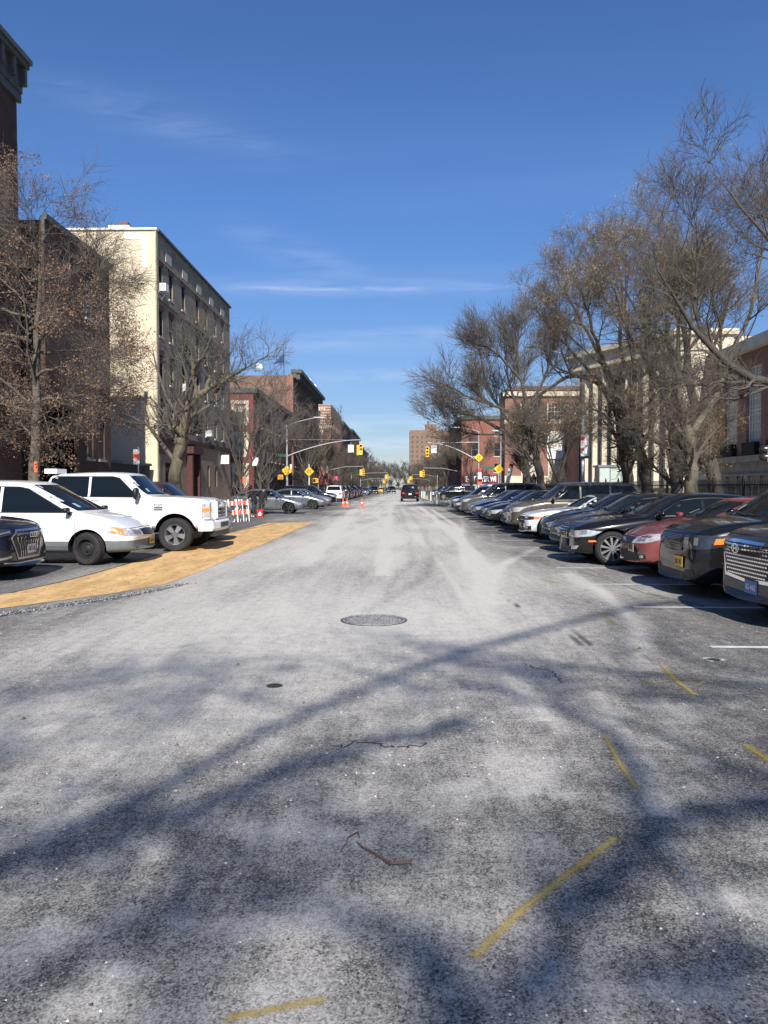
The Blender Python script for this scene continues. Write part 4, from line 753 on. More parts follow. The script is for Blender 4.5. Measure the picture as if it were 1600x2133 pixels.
make_tree('street_tree', 'stout grey tree with a long limb arching left over the lamp post', 'tree', b,
 [([b]+limb((1308,1010,Y),(1303,940,Y),(1296,900,Y),(1290,860,Y)), .28,.23), (limb((1290,865,Y),(1268,815,Y),(1245,790,Y),(1215,778,Y-.5),(1180,785,Y-1.5),(1130,815,Y-3),(1090,850,Y-4)), .19,.03), (limb((1290,865,Y),(1275,800,Y),(1240,720,Y),(1200,650,Y),(1170,590,Y)), .15,.035), (limb((1290,865,Y),(1300,790,Y),(1290,700,Y+1),(1300,600,Y+1),(1280,520,Y+1)), .15,.035), (limb((1290,870,Y),(1330,860,Y-1),(1370,820,Y-2),(1400,800,Y-2)), .09,.03), (limb((1245,790,Y),(1200,740,Y+1),(1150,690,Y+2),(1110,640,Y+3)), .1,.03)], 105, GR, LV, M['barkR'], M['twig'], dens=1.0, tufts=(10000,.10,M['seed'],14))
Y = 54.0; b = at(1133,1060,Y); b.z = .13
make_tree('street_tree', 'slim dark tree leaning left, right-hand one of the pair by the school wing', 'tree', b,
 [([b]+limb((1128,1010,Y),(1120,960,Y),(1108,920,Y),(1102,880,Y)), .30,.24), (limb((1102,885,Y),(1095,830,Y),(1080,770,Y),(1075,700,Y)), .2,.05), (limb((1104,900,Y),(1070,860,Y),(1030,845,Y),(980,830,Y-1),(930,800,Y-2)), .16,.04), (limb((1098,850,Y),(1130,800,Y),(1150,740,Y),(1160,690,Y)), .14,.04), (limb((1108,915,Y),(1150,925,Y-2),(1190,905,Y-3)), .09,.03), (limb((1085,790,Y),(1040,740,Y),(1000,710,Y)), .11,.03)], 106, GR, LW, M['barkR'], M['twig'], dens=1.0, tw=.009, ml=1.5, wig=.1)
Y = 60.0; b = at(1097,1055,Y); b.z = .13
make_tree('street_tree', 'dark tree spreading wide over the road, left-hand one of the pair by the school wing', 'tree', b,
 [([b]+limb((1097,1010,Y),(1094,960,Y),(1090,930,Y)), .32,.26), (limb((1090,935,Y),(1060,905,Y),(1020,880,Y),(970,860,Y),(920,840,Y-2)), .2,.04), (limb((1090,935,Y),(1070,890,Y),(1040,850,Y),(1010,790,Y),(1000,730,Y)), .18,.04), (limb((1090,935,Y),(1085,870,Y),(1060,800,Y),(1050,720,Y)), .18,.04), (limb((1060,905,Y),(1010,905,Y-2),(960,900,Y-3),(920,880,Y-4)), .11,.03)], 107, GR, LW, M['barkR'], M['twig'], dens=1.05, tw=.009, ml=1.5, wig=.1)
# R-near: out of frame trunk, limbs reaching in from the right edge
Y = 17.5; b = Vector((11.6, 17.5, .13))
make_tree('street_tree', 'large bare tree whose limbs reach in from the right edge high above the parked cars', 'tree', b,
 [([b, Vector((11.5,17.5,2.0)), Vector((11.2,17.5,3.2))], .34,.28), ([Vector((11.2,17.5,3.1))]+limb((1640,815,Y),(1590,800,Y),(1535,775,Y-.2),(1470,725,Y-.4),(1420,660,Y-.6),(1392,600,Y-1),(1372,550,Y-1.4),(1360,500,Y-1.6)), .19,.006), ([Vector((11.2,17.5,3.1)), Vector((11.0,17,5))]+limb((1640,560,Y-1),(1575,480,Y-1),(1535,420,Y-1),(1505,350,Y-1),(1490,365,Y-1)), .16,.006), (limb((1535,775,Y),(1480,730,Y+.5),(1440,640,Y+1),(1460,520,Y+1),(1440,420,Y+1)), .09,.006), (limb((1600,800,Y),(1500,795,Y-.5),(1420,805,Y-1),(1360,818,Y-1.5)), .05,.012), ([Vector((11.2,17.5,3.2)), Vector((11.8,18,6)), Vector((11.4,18,7.5)), Vector((10.9,18,8.8))], .18,.03), (limb((1640,560,Y-1),(1605,460,Y),(1592,440,Y),(1596,410,Y)), .08,.006)], 108, GR, [(10,9,.14,.30,.7), (7,6,.3,.55,.8), (6,5,.3,.6,.75), (3,4,.35,.6,.7)], M['barkR'], M['twig'], tw=.0035, wig=.15, dens=1.0, ml=.8)

GL = 'street trees along the left pavement'
Y = 26.0; b = at(70,1060,Y); b.z = .13
pts = limb((70,1000,Y),(72,950,Y),(76,880,Y),(74,800,Y),(78,700,Y),(82,620,Y),(80,560,Y),(84,500,Y))
lim = [([b]+pts, .24,.03)]
rng_ = random.Random(4)
for i in range(17):
    z0 = 3.2 + i*.40; s = 1 if i%2 else -1; c = b + Vector((0,0,z0)); ln = (3.8 - .24*abs(i-6))*rng_.uniform(.8,1.1); a_ = rng_.uniform(-1.1,1.1)+(0 if s>0 else math.pi); dx, dy = math.cos(a_), math.sin(a_)
    lim.append(([c, c+Vector((dx*ln*.4,dy*ln*.4,.25)), c+Vector((dx*ln*.75,dy*ln*.75,.45)), c+Vector((dx*ln,dy*ln,.5 if i<8 else 1.0))], .065,.012))
make_tree('leafy_oak', 'street oak still covered in dry brown leaves at the left edge', 'tree', b, lim, 201, GL, [(9,6,.3,.6,.7),(7,5,.35,.65,.7),(6,4,.35,.7,.7),(2,3,.5,.9,.6)], mat('bark_oak',(.14,.12,.095),.95,vcol=(.05,.045,.035),vscale=6,bump=1,bscale=20), M['twigL'], leaves=(40000,.065,M['leaf'],16), wig=.14, up=.04, tw=.004)
Y = 39.5; b = at(366,1070,Y); b.z = .13
make_tree('street_tree', 'thick knobbly pollarded sycamore leaning right in front of the cream building', 'tree', b,
 [([b]+limb((362,1000,Y),(370,950,Y),(380,900,Y),(392,860,Y),(408,825,Y)), .38,.24), (limb((408,830,Y),(405,790,Y),(403,755,Y),(392,730,Y)), .15,.09), (limb((408,830,Y),(440,805,Y-.3),(468,790,Y-.5),(480,785,Y-.6)), .17,.09), (limb((380,905,Y),(360,895,Y-.5),(345,885,Y-1)), .12,.08), (limb((384,890,Y),(400,905,Y-1),(405,900,Y-1.4)), .1,.06), (limb((430,810,Y),(440,770,Y+.5),(470,750,Y+.8)), .1,.05), (limb((478,786,Y-.6),(520,760,Y-1),(560,740,Y-1)), .07,.02), (limb((480,785,Y-.6),(530,800,Y-1),(570,830,Y-1)), .06,.02), (limb((405,770,Y),(425,740,Y-1),(440,700,Y-1)), .08,.02)], 202, GL, [(10,6,.5,1.15,1.0),(6,5,.3,.6,.7),(5,4,.3,.6,.65)], M['barkL'], M['twigL'], burls=7, up=.22, wig=.2, tw=.006)
TREE_X = -12.0
def proto_limbs(h, spread, seed, base=Vector((0,0,0)), lean=0):
    rr = random.Random(seed); hf = h*rr.uniform(.2,.28); c = base+Vector((lean*.2,0,hf)); L = [([base, base+Vector((0,0,hf*.5)), c], h*.017, h*.014)]
    n = 6; a0 = rr.uniform(0,6)
    for i in range(n):
        a_ = a0 + i*2*math.pi/n + rr.uniform(-.3,.3); s = spread*rr.uniform(.55,1.0); top = h*rr.uniform(.72,1.0); dx, dy = math.cos(a_)*s+lean*.4, math.sin(a_)*s
        L.append(([c, c+Vector((dx*.3,dy*.3,(top-hf)*.35)), c+Vector((dx*.65,dy*.65,(top-hf)*.7)), Vector((base.x+dx,base.y+dy,top))], h*.011, h*.002))
    return L
FLV = [(12,6,.3,.6,.65),(8,5,.3,.55,.65),(6,4,.35,.65,.65)]
def ptree(x, y, h, spread, seed, label, group, lean=0, tw=.012, dens=1, levels=FLV, tm=None, bark=None):
    b = Vector((x,y,.13)); return make_tree('street_tree', label, 'tree', b, proto_limbs(h, spread, seed, b, lean), seed, group, levels, bark or M['barkR'], tm or M['twig'], tw=tw, dens=dens)
ptree(-11.6,56.5,8.6,3.2,301,'slender tree with an orange notice on its trunk beside the red painted building',GL,tm=M['twigL'],tw=.008,dens=.6)
ptree(-11.9,66,9,3.6,302,'bare tree behind the silver sedans, left of the ringed street lamp',GL,tm=M['twigL'],tw=.009,dens=.6)
ptree(-12.3,72.5,8.5,3.4,303,'bare tree just before the left traffic light',GL,tm=M['twigL'],tw=.009,dens=.6)
ords = ['first','second','third','fourth','fifth','sixth','seventh','eighth','ninth','tenth']
P1 = ptree(-12.0,100,10.5,4.3,311,'first bare tree beyond the left traffic light',GL,tw=.014,dens=.85)
P2 = ptree(-12.0,108,11.5,4.6,312,'second bare tree beyond the left traffic light',GL,tw=.014,dens=.85)
P3 = ptree(11.0,117,9.8,4.2,313,'first bare tree beyond the right traffic light',GR,tw=.014,dens=.85)
P4 = ptree(11.2,130,9.0,4.4,314,'second bare tree beyond the right traffic light',GR,tw=.014,dens=.85)
PT = [P1,P2,P3,P4]; rs = random.Random(9)
for side in (-1,1):
    for k in range(26):
        y = (116 if side<0 else 139) + k*(8.2+ .25*k); src = PT[rs.randrange(4)]; c = copy_tree(src); s = rs.uniform(.8,1.0)*(.95 if side<0 else .95) * (1+.006*k)
        c.location = ((-12.0 if side<0 else 11.2)+rs.uniform(-.4,.4), y, .13); c.scale = (s,s,s); c.rotation_euler = (0,0,rs.uniform(0,6.28)); sd = 'left' if side<0 else 'right'
        if k < 8: c['label'] = f'{ords[k+2]} bare tree beyond the {sd} traffic light'; c['group'] = GL if side<0 else GR
        else: c['label'] = f'small bare tree in the distant row closing the {sd} side of the street'; c['group'] = f'distant {sd} row of bare trees'
# trees filling the very end of the avenue
for k in range(26):
    c = copy_tree(PT[k%4]); c.location = (-30+(k%13)*5.0, (440 if k<13 else 560)+rs.uniform(-20,20), 0); s = rs.uniform(.95,1.35)*(1 if k<13 else 1.3); c.scale = (s*1.2,s,s); c.rotation_euler = (0,0,rs.uniform(0,6)); c['label'] = 'hazy bare tree closing the far end of the avenue'; c['group'] = 'trees at the far end of the avenue'
# second row in the right-hand yard and small yard tree
ptree(14.5,70,8.5,3.2,321,'small bare tree in the school yard behind the iron fence','trees in the right-hand yard',tw=.009)
# ---- the tree behind the camera: its limbs throw the shadows on the foreground road
tanE = math.tan(SUN_EL)
def lift(px, py, h): g_ = gp(px, py); return Vector((g_.x + math.sin(SUN_AZ)*h/tanE, g_.y - math.cos(SUN_AZ)*h/tanE, h))
b = Vector((11.2,-9.5,.13)); c0 = Vector((10.6,-9.6,4.6))
lims = [([b, Vector((11.0,-9.6,2)), c0], .36,.28),
 ([c0, Vector((9.0,-7.5,10.5))]+[lift(x,y,h) for x,y,h in [(1430,1240,16),(1200,1290,15.5),(1000,1345,14.5),(850,1390,13.2),(700,1447,12.3),(560,1515,11.8),(350,1640,11.5),(180,1745,11.2),(0,1832,11.0),(-250,1930,11.0)]], .085,.045),
 ([lift(x,y,h) for x,y,h in [(980,1500,12.4),(800,1545,12.2),(600,1600,12),(430,1670,11.9),(300,1725,11.7),(120,1790,11.5)]], .07,.035),
 ([c0, Vector((9,-11,9))]+[lift(x,y,h) for x,y,h in [(1560,1640,11.5),(1430,1660,11.7),(1330,1690,11.8),(1330,1780,12),(1240,1880,12),(1150,2010,12.2),(980,2110,12.4),(850,2230,12.6)]], .15,.05),
 ([lift(x,y,h) for x,y,h in [(1330,1690,11.8),(1320,1620,11.8),(1290,1530,11.8),(1180,1480,12.1),(1040,1440,12.4),(900,1400,12.8)]], .07,.02),
 ([c0, Vector((9,-9,9))]+[lift(x,y,h) for x,y,h in [(1610,1430,12.5),(1450,1420,13),(1300,1400,13.5),(1150,1385,14),(1000,1360,14.3),(880,1340,14.6)]], .12,.02),
 ([c0, Vector((10,-10,9)), Vector((9.5,-10.5,12)), Vector((8,-10.5,14.5))], .16,.03), ([c0, Vector((12,-8,9)), Vector((12.5,-7,13))], .16,.03),
 ([lift(x,y,h) for x,y,h in [(1640,1980,13),(1400,2010,13),(1200,2060,13.3),(1050,2110,13.4)]], .06,.02),
 ([lift(x,y,h) for x,y,h in [(560,1515,11.9),(360,1500,12.6),(160,1490,13),(-50,1520,13.5)]], .022,.006), ([lift(x,y,h) for x,y,h in [(850,1425,12.2),(650,1365,13),(420,1380,13.5),(150,1440,14)]], .022,.006),
 ([lift(x,y,h) for x,y,h in [(980,2110,12.4),(820,1960,12.8),(640,1880,13.4),(480,1900,13.6),(330,1960,14)]], .07,.015)]
make_tree('street_tree', 'tall tree behind the viewpoint whose branch shadows fall on the near road', 'tree', b, lims, 401, GR, [(6,8,.16,.38,.8),(6,6,.3,.55,.8),(5,5,.35,.65,.8)], M['barkR'], M['twig'], tw=.007, wig=.2, up=.06, lim_k=24, ml=.7)
# ------------------------------------------------------------------ vehicles (local: nose at x=0 pointing +x, tail at -L, z up)
def tomesh(o):
    dg = bpy.context.evaluated_depsgraph_get(); return bpy.data.meshes.new_from_object(o.evaluated_get(dg), depsgraph=dg)
def body_mesh(s, pm, name='body', lv=2):
    L,W,H = s['L'],s['W'],s['H']; zn,zc,xc,xw,xr,xd,zd = s['zn'],s['zc'],s['xc'],s['xw'],s['xr'],s['xd'],s['zd']; gc = s.get('gc',.22); tail = s.get('ztail', zd-.1)
    top = sorted([(0,zn-.20),(-.05,zn-.09),(-.12,zn-.03),(-.35,zn+.05),((xc)*.6,(zn*.35+zc*.65)+.02),(xc,zc),(xw,H-.05),(xw-.35,H-.012),((xw+xr)/2,H),(xr,H-.05),(xd,zd),(-L+.12,tail+.03),(-L,tail-.1)])
    belt = sorted([(0,zn-.25),(-.05,zn-.15),(-.12,zn-.09),(-.4,zn-.02),(xc,zc-.04),((xc+xd)/2,zc+s.get('beltup',0)),(xd,zd-.05),(-L+.12,tail-.04),(-L,tail-.16)])
    bot = sorted([(0,s.get('nb',.36)),(-.08,gc+.04),(-.5,gc),(-L+.6,gc),(-L+.08,gc+.1),(-L,gc+.22)])
    wid = sorted([(0,.66),(-.05,.77),(-.12,.845),(-.22,.90),(-.38,.945),(-.6,.975),(-1.0,1),(-L+1.2,1),(-L+.5,.975),(-L+.12,.92),(-L,.84)])
    I = lambda t,x: float(np.interp(x, [p[0] for p in t], [p[1] for p in t]))
    xs = [0,-.05,-.12,-.22,-.38,-.6,-.85,-1.05,xc+.12,xc,xc-.12,xw+.14,xw,xw-.14]+[xc+(xw-xc)*f for f in (.35,.65)]
    x = xw-.4
    while x > xr+.2: xs.append(x); x -= .4
    xs += [xr+.1,xr,xr-.1,(xr+xd)/2,xd+.08,xd,xd-.06 if xd-.06>-L+.2 else xd-.03,-L+.45,-L+.25,-L+.12,-L+.05,-L]
    xs = sorted({round(v,3) for v in xs if v <= 0 and v >= -L}, reverse=True)
    ys = [xs[0]]
    for v in xs[1:]:
        if ys[-1]-v > .025: ys.append(v)
    if ys[-1] > -L: ys[-1] = -L
    xs = ys; clad = s.get('clad', .46); tumble = s.get('tumble', .26); V = []; n = 14
    for x in xs:
        hw = W/2*I(wid,x); zt, zb, z0 = I(top,x), I(belt,x), I(bot,x); zb = min(zb, zt-.02); cab = xc > x > xd; h = zt-zb; wb = hw*.955
        ramp = max(0,min(1,(x+.45)/.45)) if x > -.45 else 0; c = .15*ramp + (.12 if cab and x > xw-.1 else .03)*(not ramp)
        tr = max(0,min(1,(-L+.5-x)/.5)); c -= .12*tr
        lo = [(0,z0),(.72*hw,z0),(.93*hw,z0+.025),(.985*hw,z0+.12*(zb-z0)+.02),(hw*.995,clad if clad<zb-.15 else z0+.4*(zb-z0)),(hw,z0+.62*(zb-z0)),(hw*.988,z0+.86*(zb-z0)),(wb,zb-.01)]
        up_ = [(wb-.035,zb+min(.015,h*.3)),(wb-.04-tumble*h*.5,zb+h*.5),(wb-.06-tumble*h*.88,zb+h*.88),(wb-.13-tumble*h,zb+h*.97),((wb-tumble*h)*.5,zt+.012),(0,zt+.022)]
        for (y,z) in lo+up_:
            rk = s.get('rake',.12)*ramp*max(0,z-.55); V.append((x - c*(y/hw)**2 - rk, y, z))
    k = len(xs); bm = bmesh.new(); rows = []
    for i in range(k):
        rp = [bm.verts.new(V[i*n+j]) for j in range(n)]; rn = [rp[j] if j in (0,n-1) else bm.verts.new((V[i*n+j][0],-V[i*n+j][1],V[i*n+j][2])) for j in range(n)]; rows.append((rp,rn))
    for i in range(k-1):
        for sd in (0,1):
            a, b_ = rows[i][sd], rows[i+1][sd]
            for j in range(n-1):
                q = [a[j],a[j+1],b_[j+1],b_[j]]; bm.faces.new(q if sd else q[::-1])
    for i in (0,k-1):
        a, b_ = rows[i]
        for j in range(n-1):
            q = [v for v in (a[j],a[j+1],b_[j+1],b_[j])]; q = list(dict.fromkeys(q)); bm.faces.new(q if i == 0 else q[::-1])
    bmesh.ops.recalc_face_normals(bm, faces=bm.faces)
    if 'crease' in s: pass
    me = bpy.data.meshes.new(name); bm.to_mesh(me); bm.free()
    o = link(name, me); sb = o.modifiers.new('s','SUBSURF'); sb.levels = sb.render_levels = lv; me2 = tomesh(o); o.modifiers.clear(); o.data = me2
    for m in (pm, M['well'], s.get('cladmat', pm), s.get('roofmat', pm)): me2.materials.append(m)
    bvh = BVHTree.FromPolygons([v.co for v in me2.vertices], [p.vertices for p in me2.polygons])
    mi = []
    for p in me2.polygons:
        c = p.center; v = 0
        if 'cladmat' in s and c.z < clad and (not s.get('cladfront') or True): v = 2
        if 'roofmat' in s and c.z > I(belt,c.x)+.06 and xw-.02 > c.x > xd-.05: v = 3
        if 'bed' in s: pass
        mi.append(v)
    me2.polygons.foreach_set('material_index', mi)
    # wheel wells
    r = s['r']; cut = bmesh.new()
    for ax in (-s['fo'], -s['fo']-s['wb']):
        for sg_ in (1,-1):
            M4 = Matrix.Translation((ax, sg_*(W/2-.02), r+.015)) @ Matrix.Rotation(R(90),4,'X'); bmesh.ops.create_cone(cut, cap_ends=True, segments=40, radius1=r+s.get('arch',.055), radius2=r+s.get('arch',.055), depth=.56, matrix=M4)
    if 'bed' in s:
        x0, x1, zf = s['bed']; bmesh.ops.create_cube(cut, size=1, matrix=Matrix.Translation(((x0+x1)/2,0,(zf+3)/2)) @ Matrix.Diagonal((x0-x1, W-.22, 3-zf, 1)))
    cm = bpy.data.meshes.new('cut'); cut.to_mesh(cm); cut.free(); cm.materials.append(M['well']); co = link('cut', cm)
    md = o.modifiers.new('b','BOOLEAN'); md.operation = 'DIFFERENCE'; md.object = co; md.solver = 'EXACT'; md.material_mode = 'TRANSFER'; me3 = tomesh(o); o.modifiers.clear(); o.data = me3
    bpy.data.objects.remove(co); me3.polygons.foreach_set('use_smooth', [True]*len(me3.polygons)); me3.set_sharp_from_angle(angle=R(32)); me3.name = name
    return o, bvh, I, top, belt, wid
def densify(poly, step):
    P = [Vector(p) for p in poly]; out_ = []
    for i in range(len(P)):
        a, b_ = P[i], P[(i+1)%len(P)]; n = max(1, int((b_-a).length/step+.5)); out_ += [a.lerp(b_, k/n) for k in range(n)]
    return out_
def panel(mb, bvh, poly, mode, m, off=.004, step=.08, side=1, ang=45):
    """lay a polygon on the body surface: mode 'F' (y,z) from the front, 'B' from behind, 'S' (x,z) from the side, 'T' (x,y) from above, 'C' corner, points (x,y,z)"""
    if mode == 'C':
        a = R(ang); d = Vector((-math.cos(a), -side*math.sin(a), 0)); e = Vector((math.sin(a), -side*math.cos(a), 0)); poly = [(Vector((p[0],side*p[1],0)).dot(e), p[2]) for p in poly]
        org = lambda u,v: e*u - d*4 + Vector((0,0,v))
    elif mode == 'F': d = Vector((-1,0,0)); org = lambda u,v: Vector((3,u,v))
    elif mode == 'B': d = Vector((1,0,0)); org = lambda u,v: Vector((-12,u,v))
    elif mode == 'S': d = Vector((0,-side,0)); org = lambda u,v: Vector((u,side*4,v))
    elif mode == 'T': d = Vector((0,0,-1)); org = lambda u,v: Vector((u,v,5))
    P = densify(poly, step); n = len(P); xs = [p.x for p in P]; ys = [p.y for p in P]; pts = list(P); st = step*1.3
    i = min(xs)+st/2
    while i < max(xs):
        j = min(ys)+st/2
        while j < max(ys): pts.append(Vector((i,j))); j += st
        i += st
    res = geometry.delaunay_2d_cdt([p.to_2d() for p in pts], [(k,(k+1)%n) for k in range(n)], [], 1, 1e-6); vs, fs = res[0], res[2]
    o = []
    for p in vs:
        h = bvh.ray_cast(org(p.x,p.y), d)
        o.append(h[0] - d*off if h[0] is not None else None)
    fs = [f for f in fs if all(o[i] is not None for i in f)]
    fs2 = []
    for f in fs:
        if max((o[f[i]]-o[f[i-1]]).length for i in range(3)) < st*6+.12: 
            nn = (o[f[1]]-o[f[0]]).cross(o[f[2]]-o[f[0]]); fs2.append(f if nn.dot(d) < 0 else f[::-1])
    if fs2:
        used = sorted({i for f in fs2 for i in f}); ix = {u: k for k, u in enumerate(used)}; mb.add([o[i] for i in used], [[ix[i] for i in f] for f in fs2], m)
def strip(mb, bvh, pts, w, mode, m, off=.006, side=1, step=.12, ang=45):
    for i in range(len(pts)-1):
        if mode == 'C': a = Vector(pts[i]); b_ = Vector(pts[i+1]); n = Vector((0,0,w/2)); panel(mb, bvh, [a-n,b_-n,b_+n,a+n], 'C', m, off, step, side, ang); continue
        a, b_ = Vector(pts[i]), Vector(pts[i+1]); t = (b_-a).normalized(); n = Vector((-t.y,t.x))*w/2; panel(mb, bvh, [a-n,b_-n,b_+n,a+n], mode, m, off, step, side)
def island(o):
    """keep only the largest connected piece"""
    bm = bmesh.new(); bm.from_mesh(o.data); bm.faces.ensure_lookup_table(); left = set(bm.faces); best = set()
    while left:
        st = [left.pop()]; comp = set(st)
        while st:
            f = st.pop()
            for e in f.edges:
                for g2 in e.link_faces:
                    if g2 in left: left.discard(g2); comp.add(g2); st.append(g2)
        if len(comp) > len(best): best = comp
    bmesh.ops.delete(bm, geom=[f for f in bm.faces if f not in best], context='FACES'); bm.to_mesh(o.data); bm.free()
def clipx(poly, x0, x1):
    def half(P, f, g_):
        out_ = []
        for i in range(len(P)):
            a, b_ = P[i], P[(i+1)%len(P)]; fa, fb = f(a), f(b_)
            if fa >= 0: out_.append(a)
            if fa*fb < 0: t = fa/(fa-fb); out_.append((a[0]+(b_[0]-a[0])*t, a[1]+(b_[1]-a[1])*t))
        return out_
    P = half(poly, lambda p: p[0]-x0, 0); return half(P, lambda p: x1-p[0], 0) if P else P
def mirror_poly(h): return h + [(-y,z) for y,z in reversed(h)]
_wheels = {}
def wheel_meshes(r, w, style, rimr):
    key = (r,w,style,rimr)
    if key in _wheels: return _wheels[key]
    b = MB(); hw = w/2; b.lathe([(rimr,-hw+.01),(rimr+.012,-hw),(r-.035,-hw-.004),(r-.008,-hw+.02),(r,-hw+.045),(r,-.02),(r-.008,-.012),(r-.008,.012),(r,.02),(r,hw-.045),(r-.008,hw-.02),(r-.035,hw+.004),(rimr+.012,hw),(rimr,hw-.01)], M['rubber'], 40, 'Y')
    for i in range(40):      # shoulder tread blocks
        a = 2*math.pi*i/40; T = Matrix.Rotation(-a,4,'Y'); b.box((r-.004,-hw+.035,-.009),(r+.004,-.03,.009),M['rubber'],T); b.box((r-.004,.03,-.009),(r+.004,hw-.035,.009),M['rubber'],T)
    tyre = b.mesh('tyre', 40); b = MB(); am = {'steel':M['steelwheel'],'dark':M['darkalloy']}.get(style.split('_')[0], M['alloy'])
    ys = hw-.02; b.lathe([(rimr+.008,hw-.002),(rimr,hw-.002),(rimr-.012,ys-.02),(rimr-.03,ys-.09),(.03,ys-.11)], am if style != 'steel' else am, 40, 'Y'); b.lathe([(rimr-.03,ys-.088),(0,ys-.10)], M['well'], 30, 'Y')
    b.lathe([(0,ys+.004),(.045,ys+.004),(.062,ys-.012),(.07,ys-.05)], am, 20, 'Y')
    ns = {'steel':0,'ten':10,'seven':7,'dark':5,'five':5,'truck':5,'dark_ten':10}.get(style,5)
    if style == 'steel':
        b.lathe([(.0,ys-.02),(.07,ys-.02),(.085,ys-.035),(rimr*.62,ys-.03),(rimr*.72,ys-.055),(rimr-.02,ys-.06)], am, 32, 'Y')
        for i in range(12): a = 2*math.pi*i/12; T = Matrix.Rotation(-a,4,'Y'); b.box((rimr*.74,ys-.06,-.016),(rimr*.9,ys-.051,.016),M['well'],T)
        for i in range(5): a = 2*math.pi*i/5; T = Matrix.Rotation(-a,4,'Y'); b.box((.04,ys-.02,-.01),(.06,ys-.005,.01),M['silver'],T)
    wd = {10:.017,7:.026,5:.036}.get(ns,.03)*(1.25 if style=='truck' else 1)
    for i in range(ns):
        T = Matrix.Rotation(-2*math.pi*i/ns,4,'Y'); R_ = rimr-.008; v = [(.05,ys-.004,-wd*.75),(.05,ys-.004,wd*.75),(R_,ys-.012,wd*1.45),(R_,ys-.012,-wd*1.45),(.05,ys-.05,-wd*.9),(.05,ys-.05,wd*.9),(R_,ys-.06,wd*1.7),(R_,ys-.06,-wd*1.7)]
        b.add([T @ Vector(p) for p in v], [(0,1,2,3),(0,4,5,1),(1,5,6,2),(3,2,6,7),(0,3,7,4)], am)
    if style == 'truck': b.lathe([(0,ys+.03),(.06,ys+.03),(.075,ys+.015),(.085,ys-.01)], M['silver'], 24, 'Y')
    rim = b.mesh('rim', 35); _wheels[key] = (tyre, rim); return _wheels[key]
def emblem_ring(mb, c, rx, rz, w, m, n=22, y=0):     # ring standing on the nose, facing +x
    vs, fs = [], []
    for i in range(n):
        a = 2*math.pi*i/n
        for k, rr_ in ((0,1),(1,1-w/rx)): vs.append((c[0]+.006, c[1]+math.cos(a)*rx*rr_, c[2]+math.sin(a)*rz*rr_))
    for i in range(n): j = (i+1)%n; fs.append((2*i,2*j,2*j+1,2*i+1))
    mb.add(vs, fs, m)
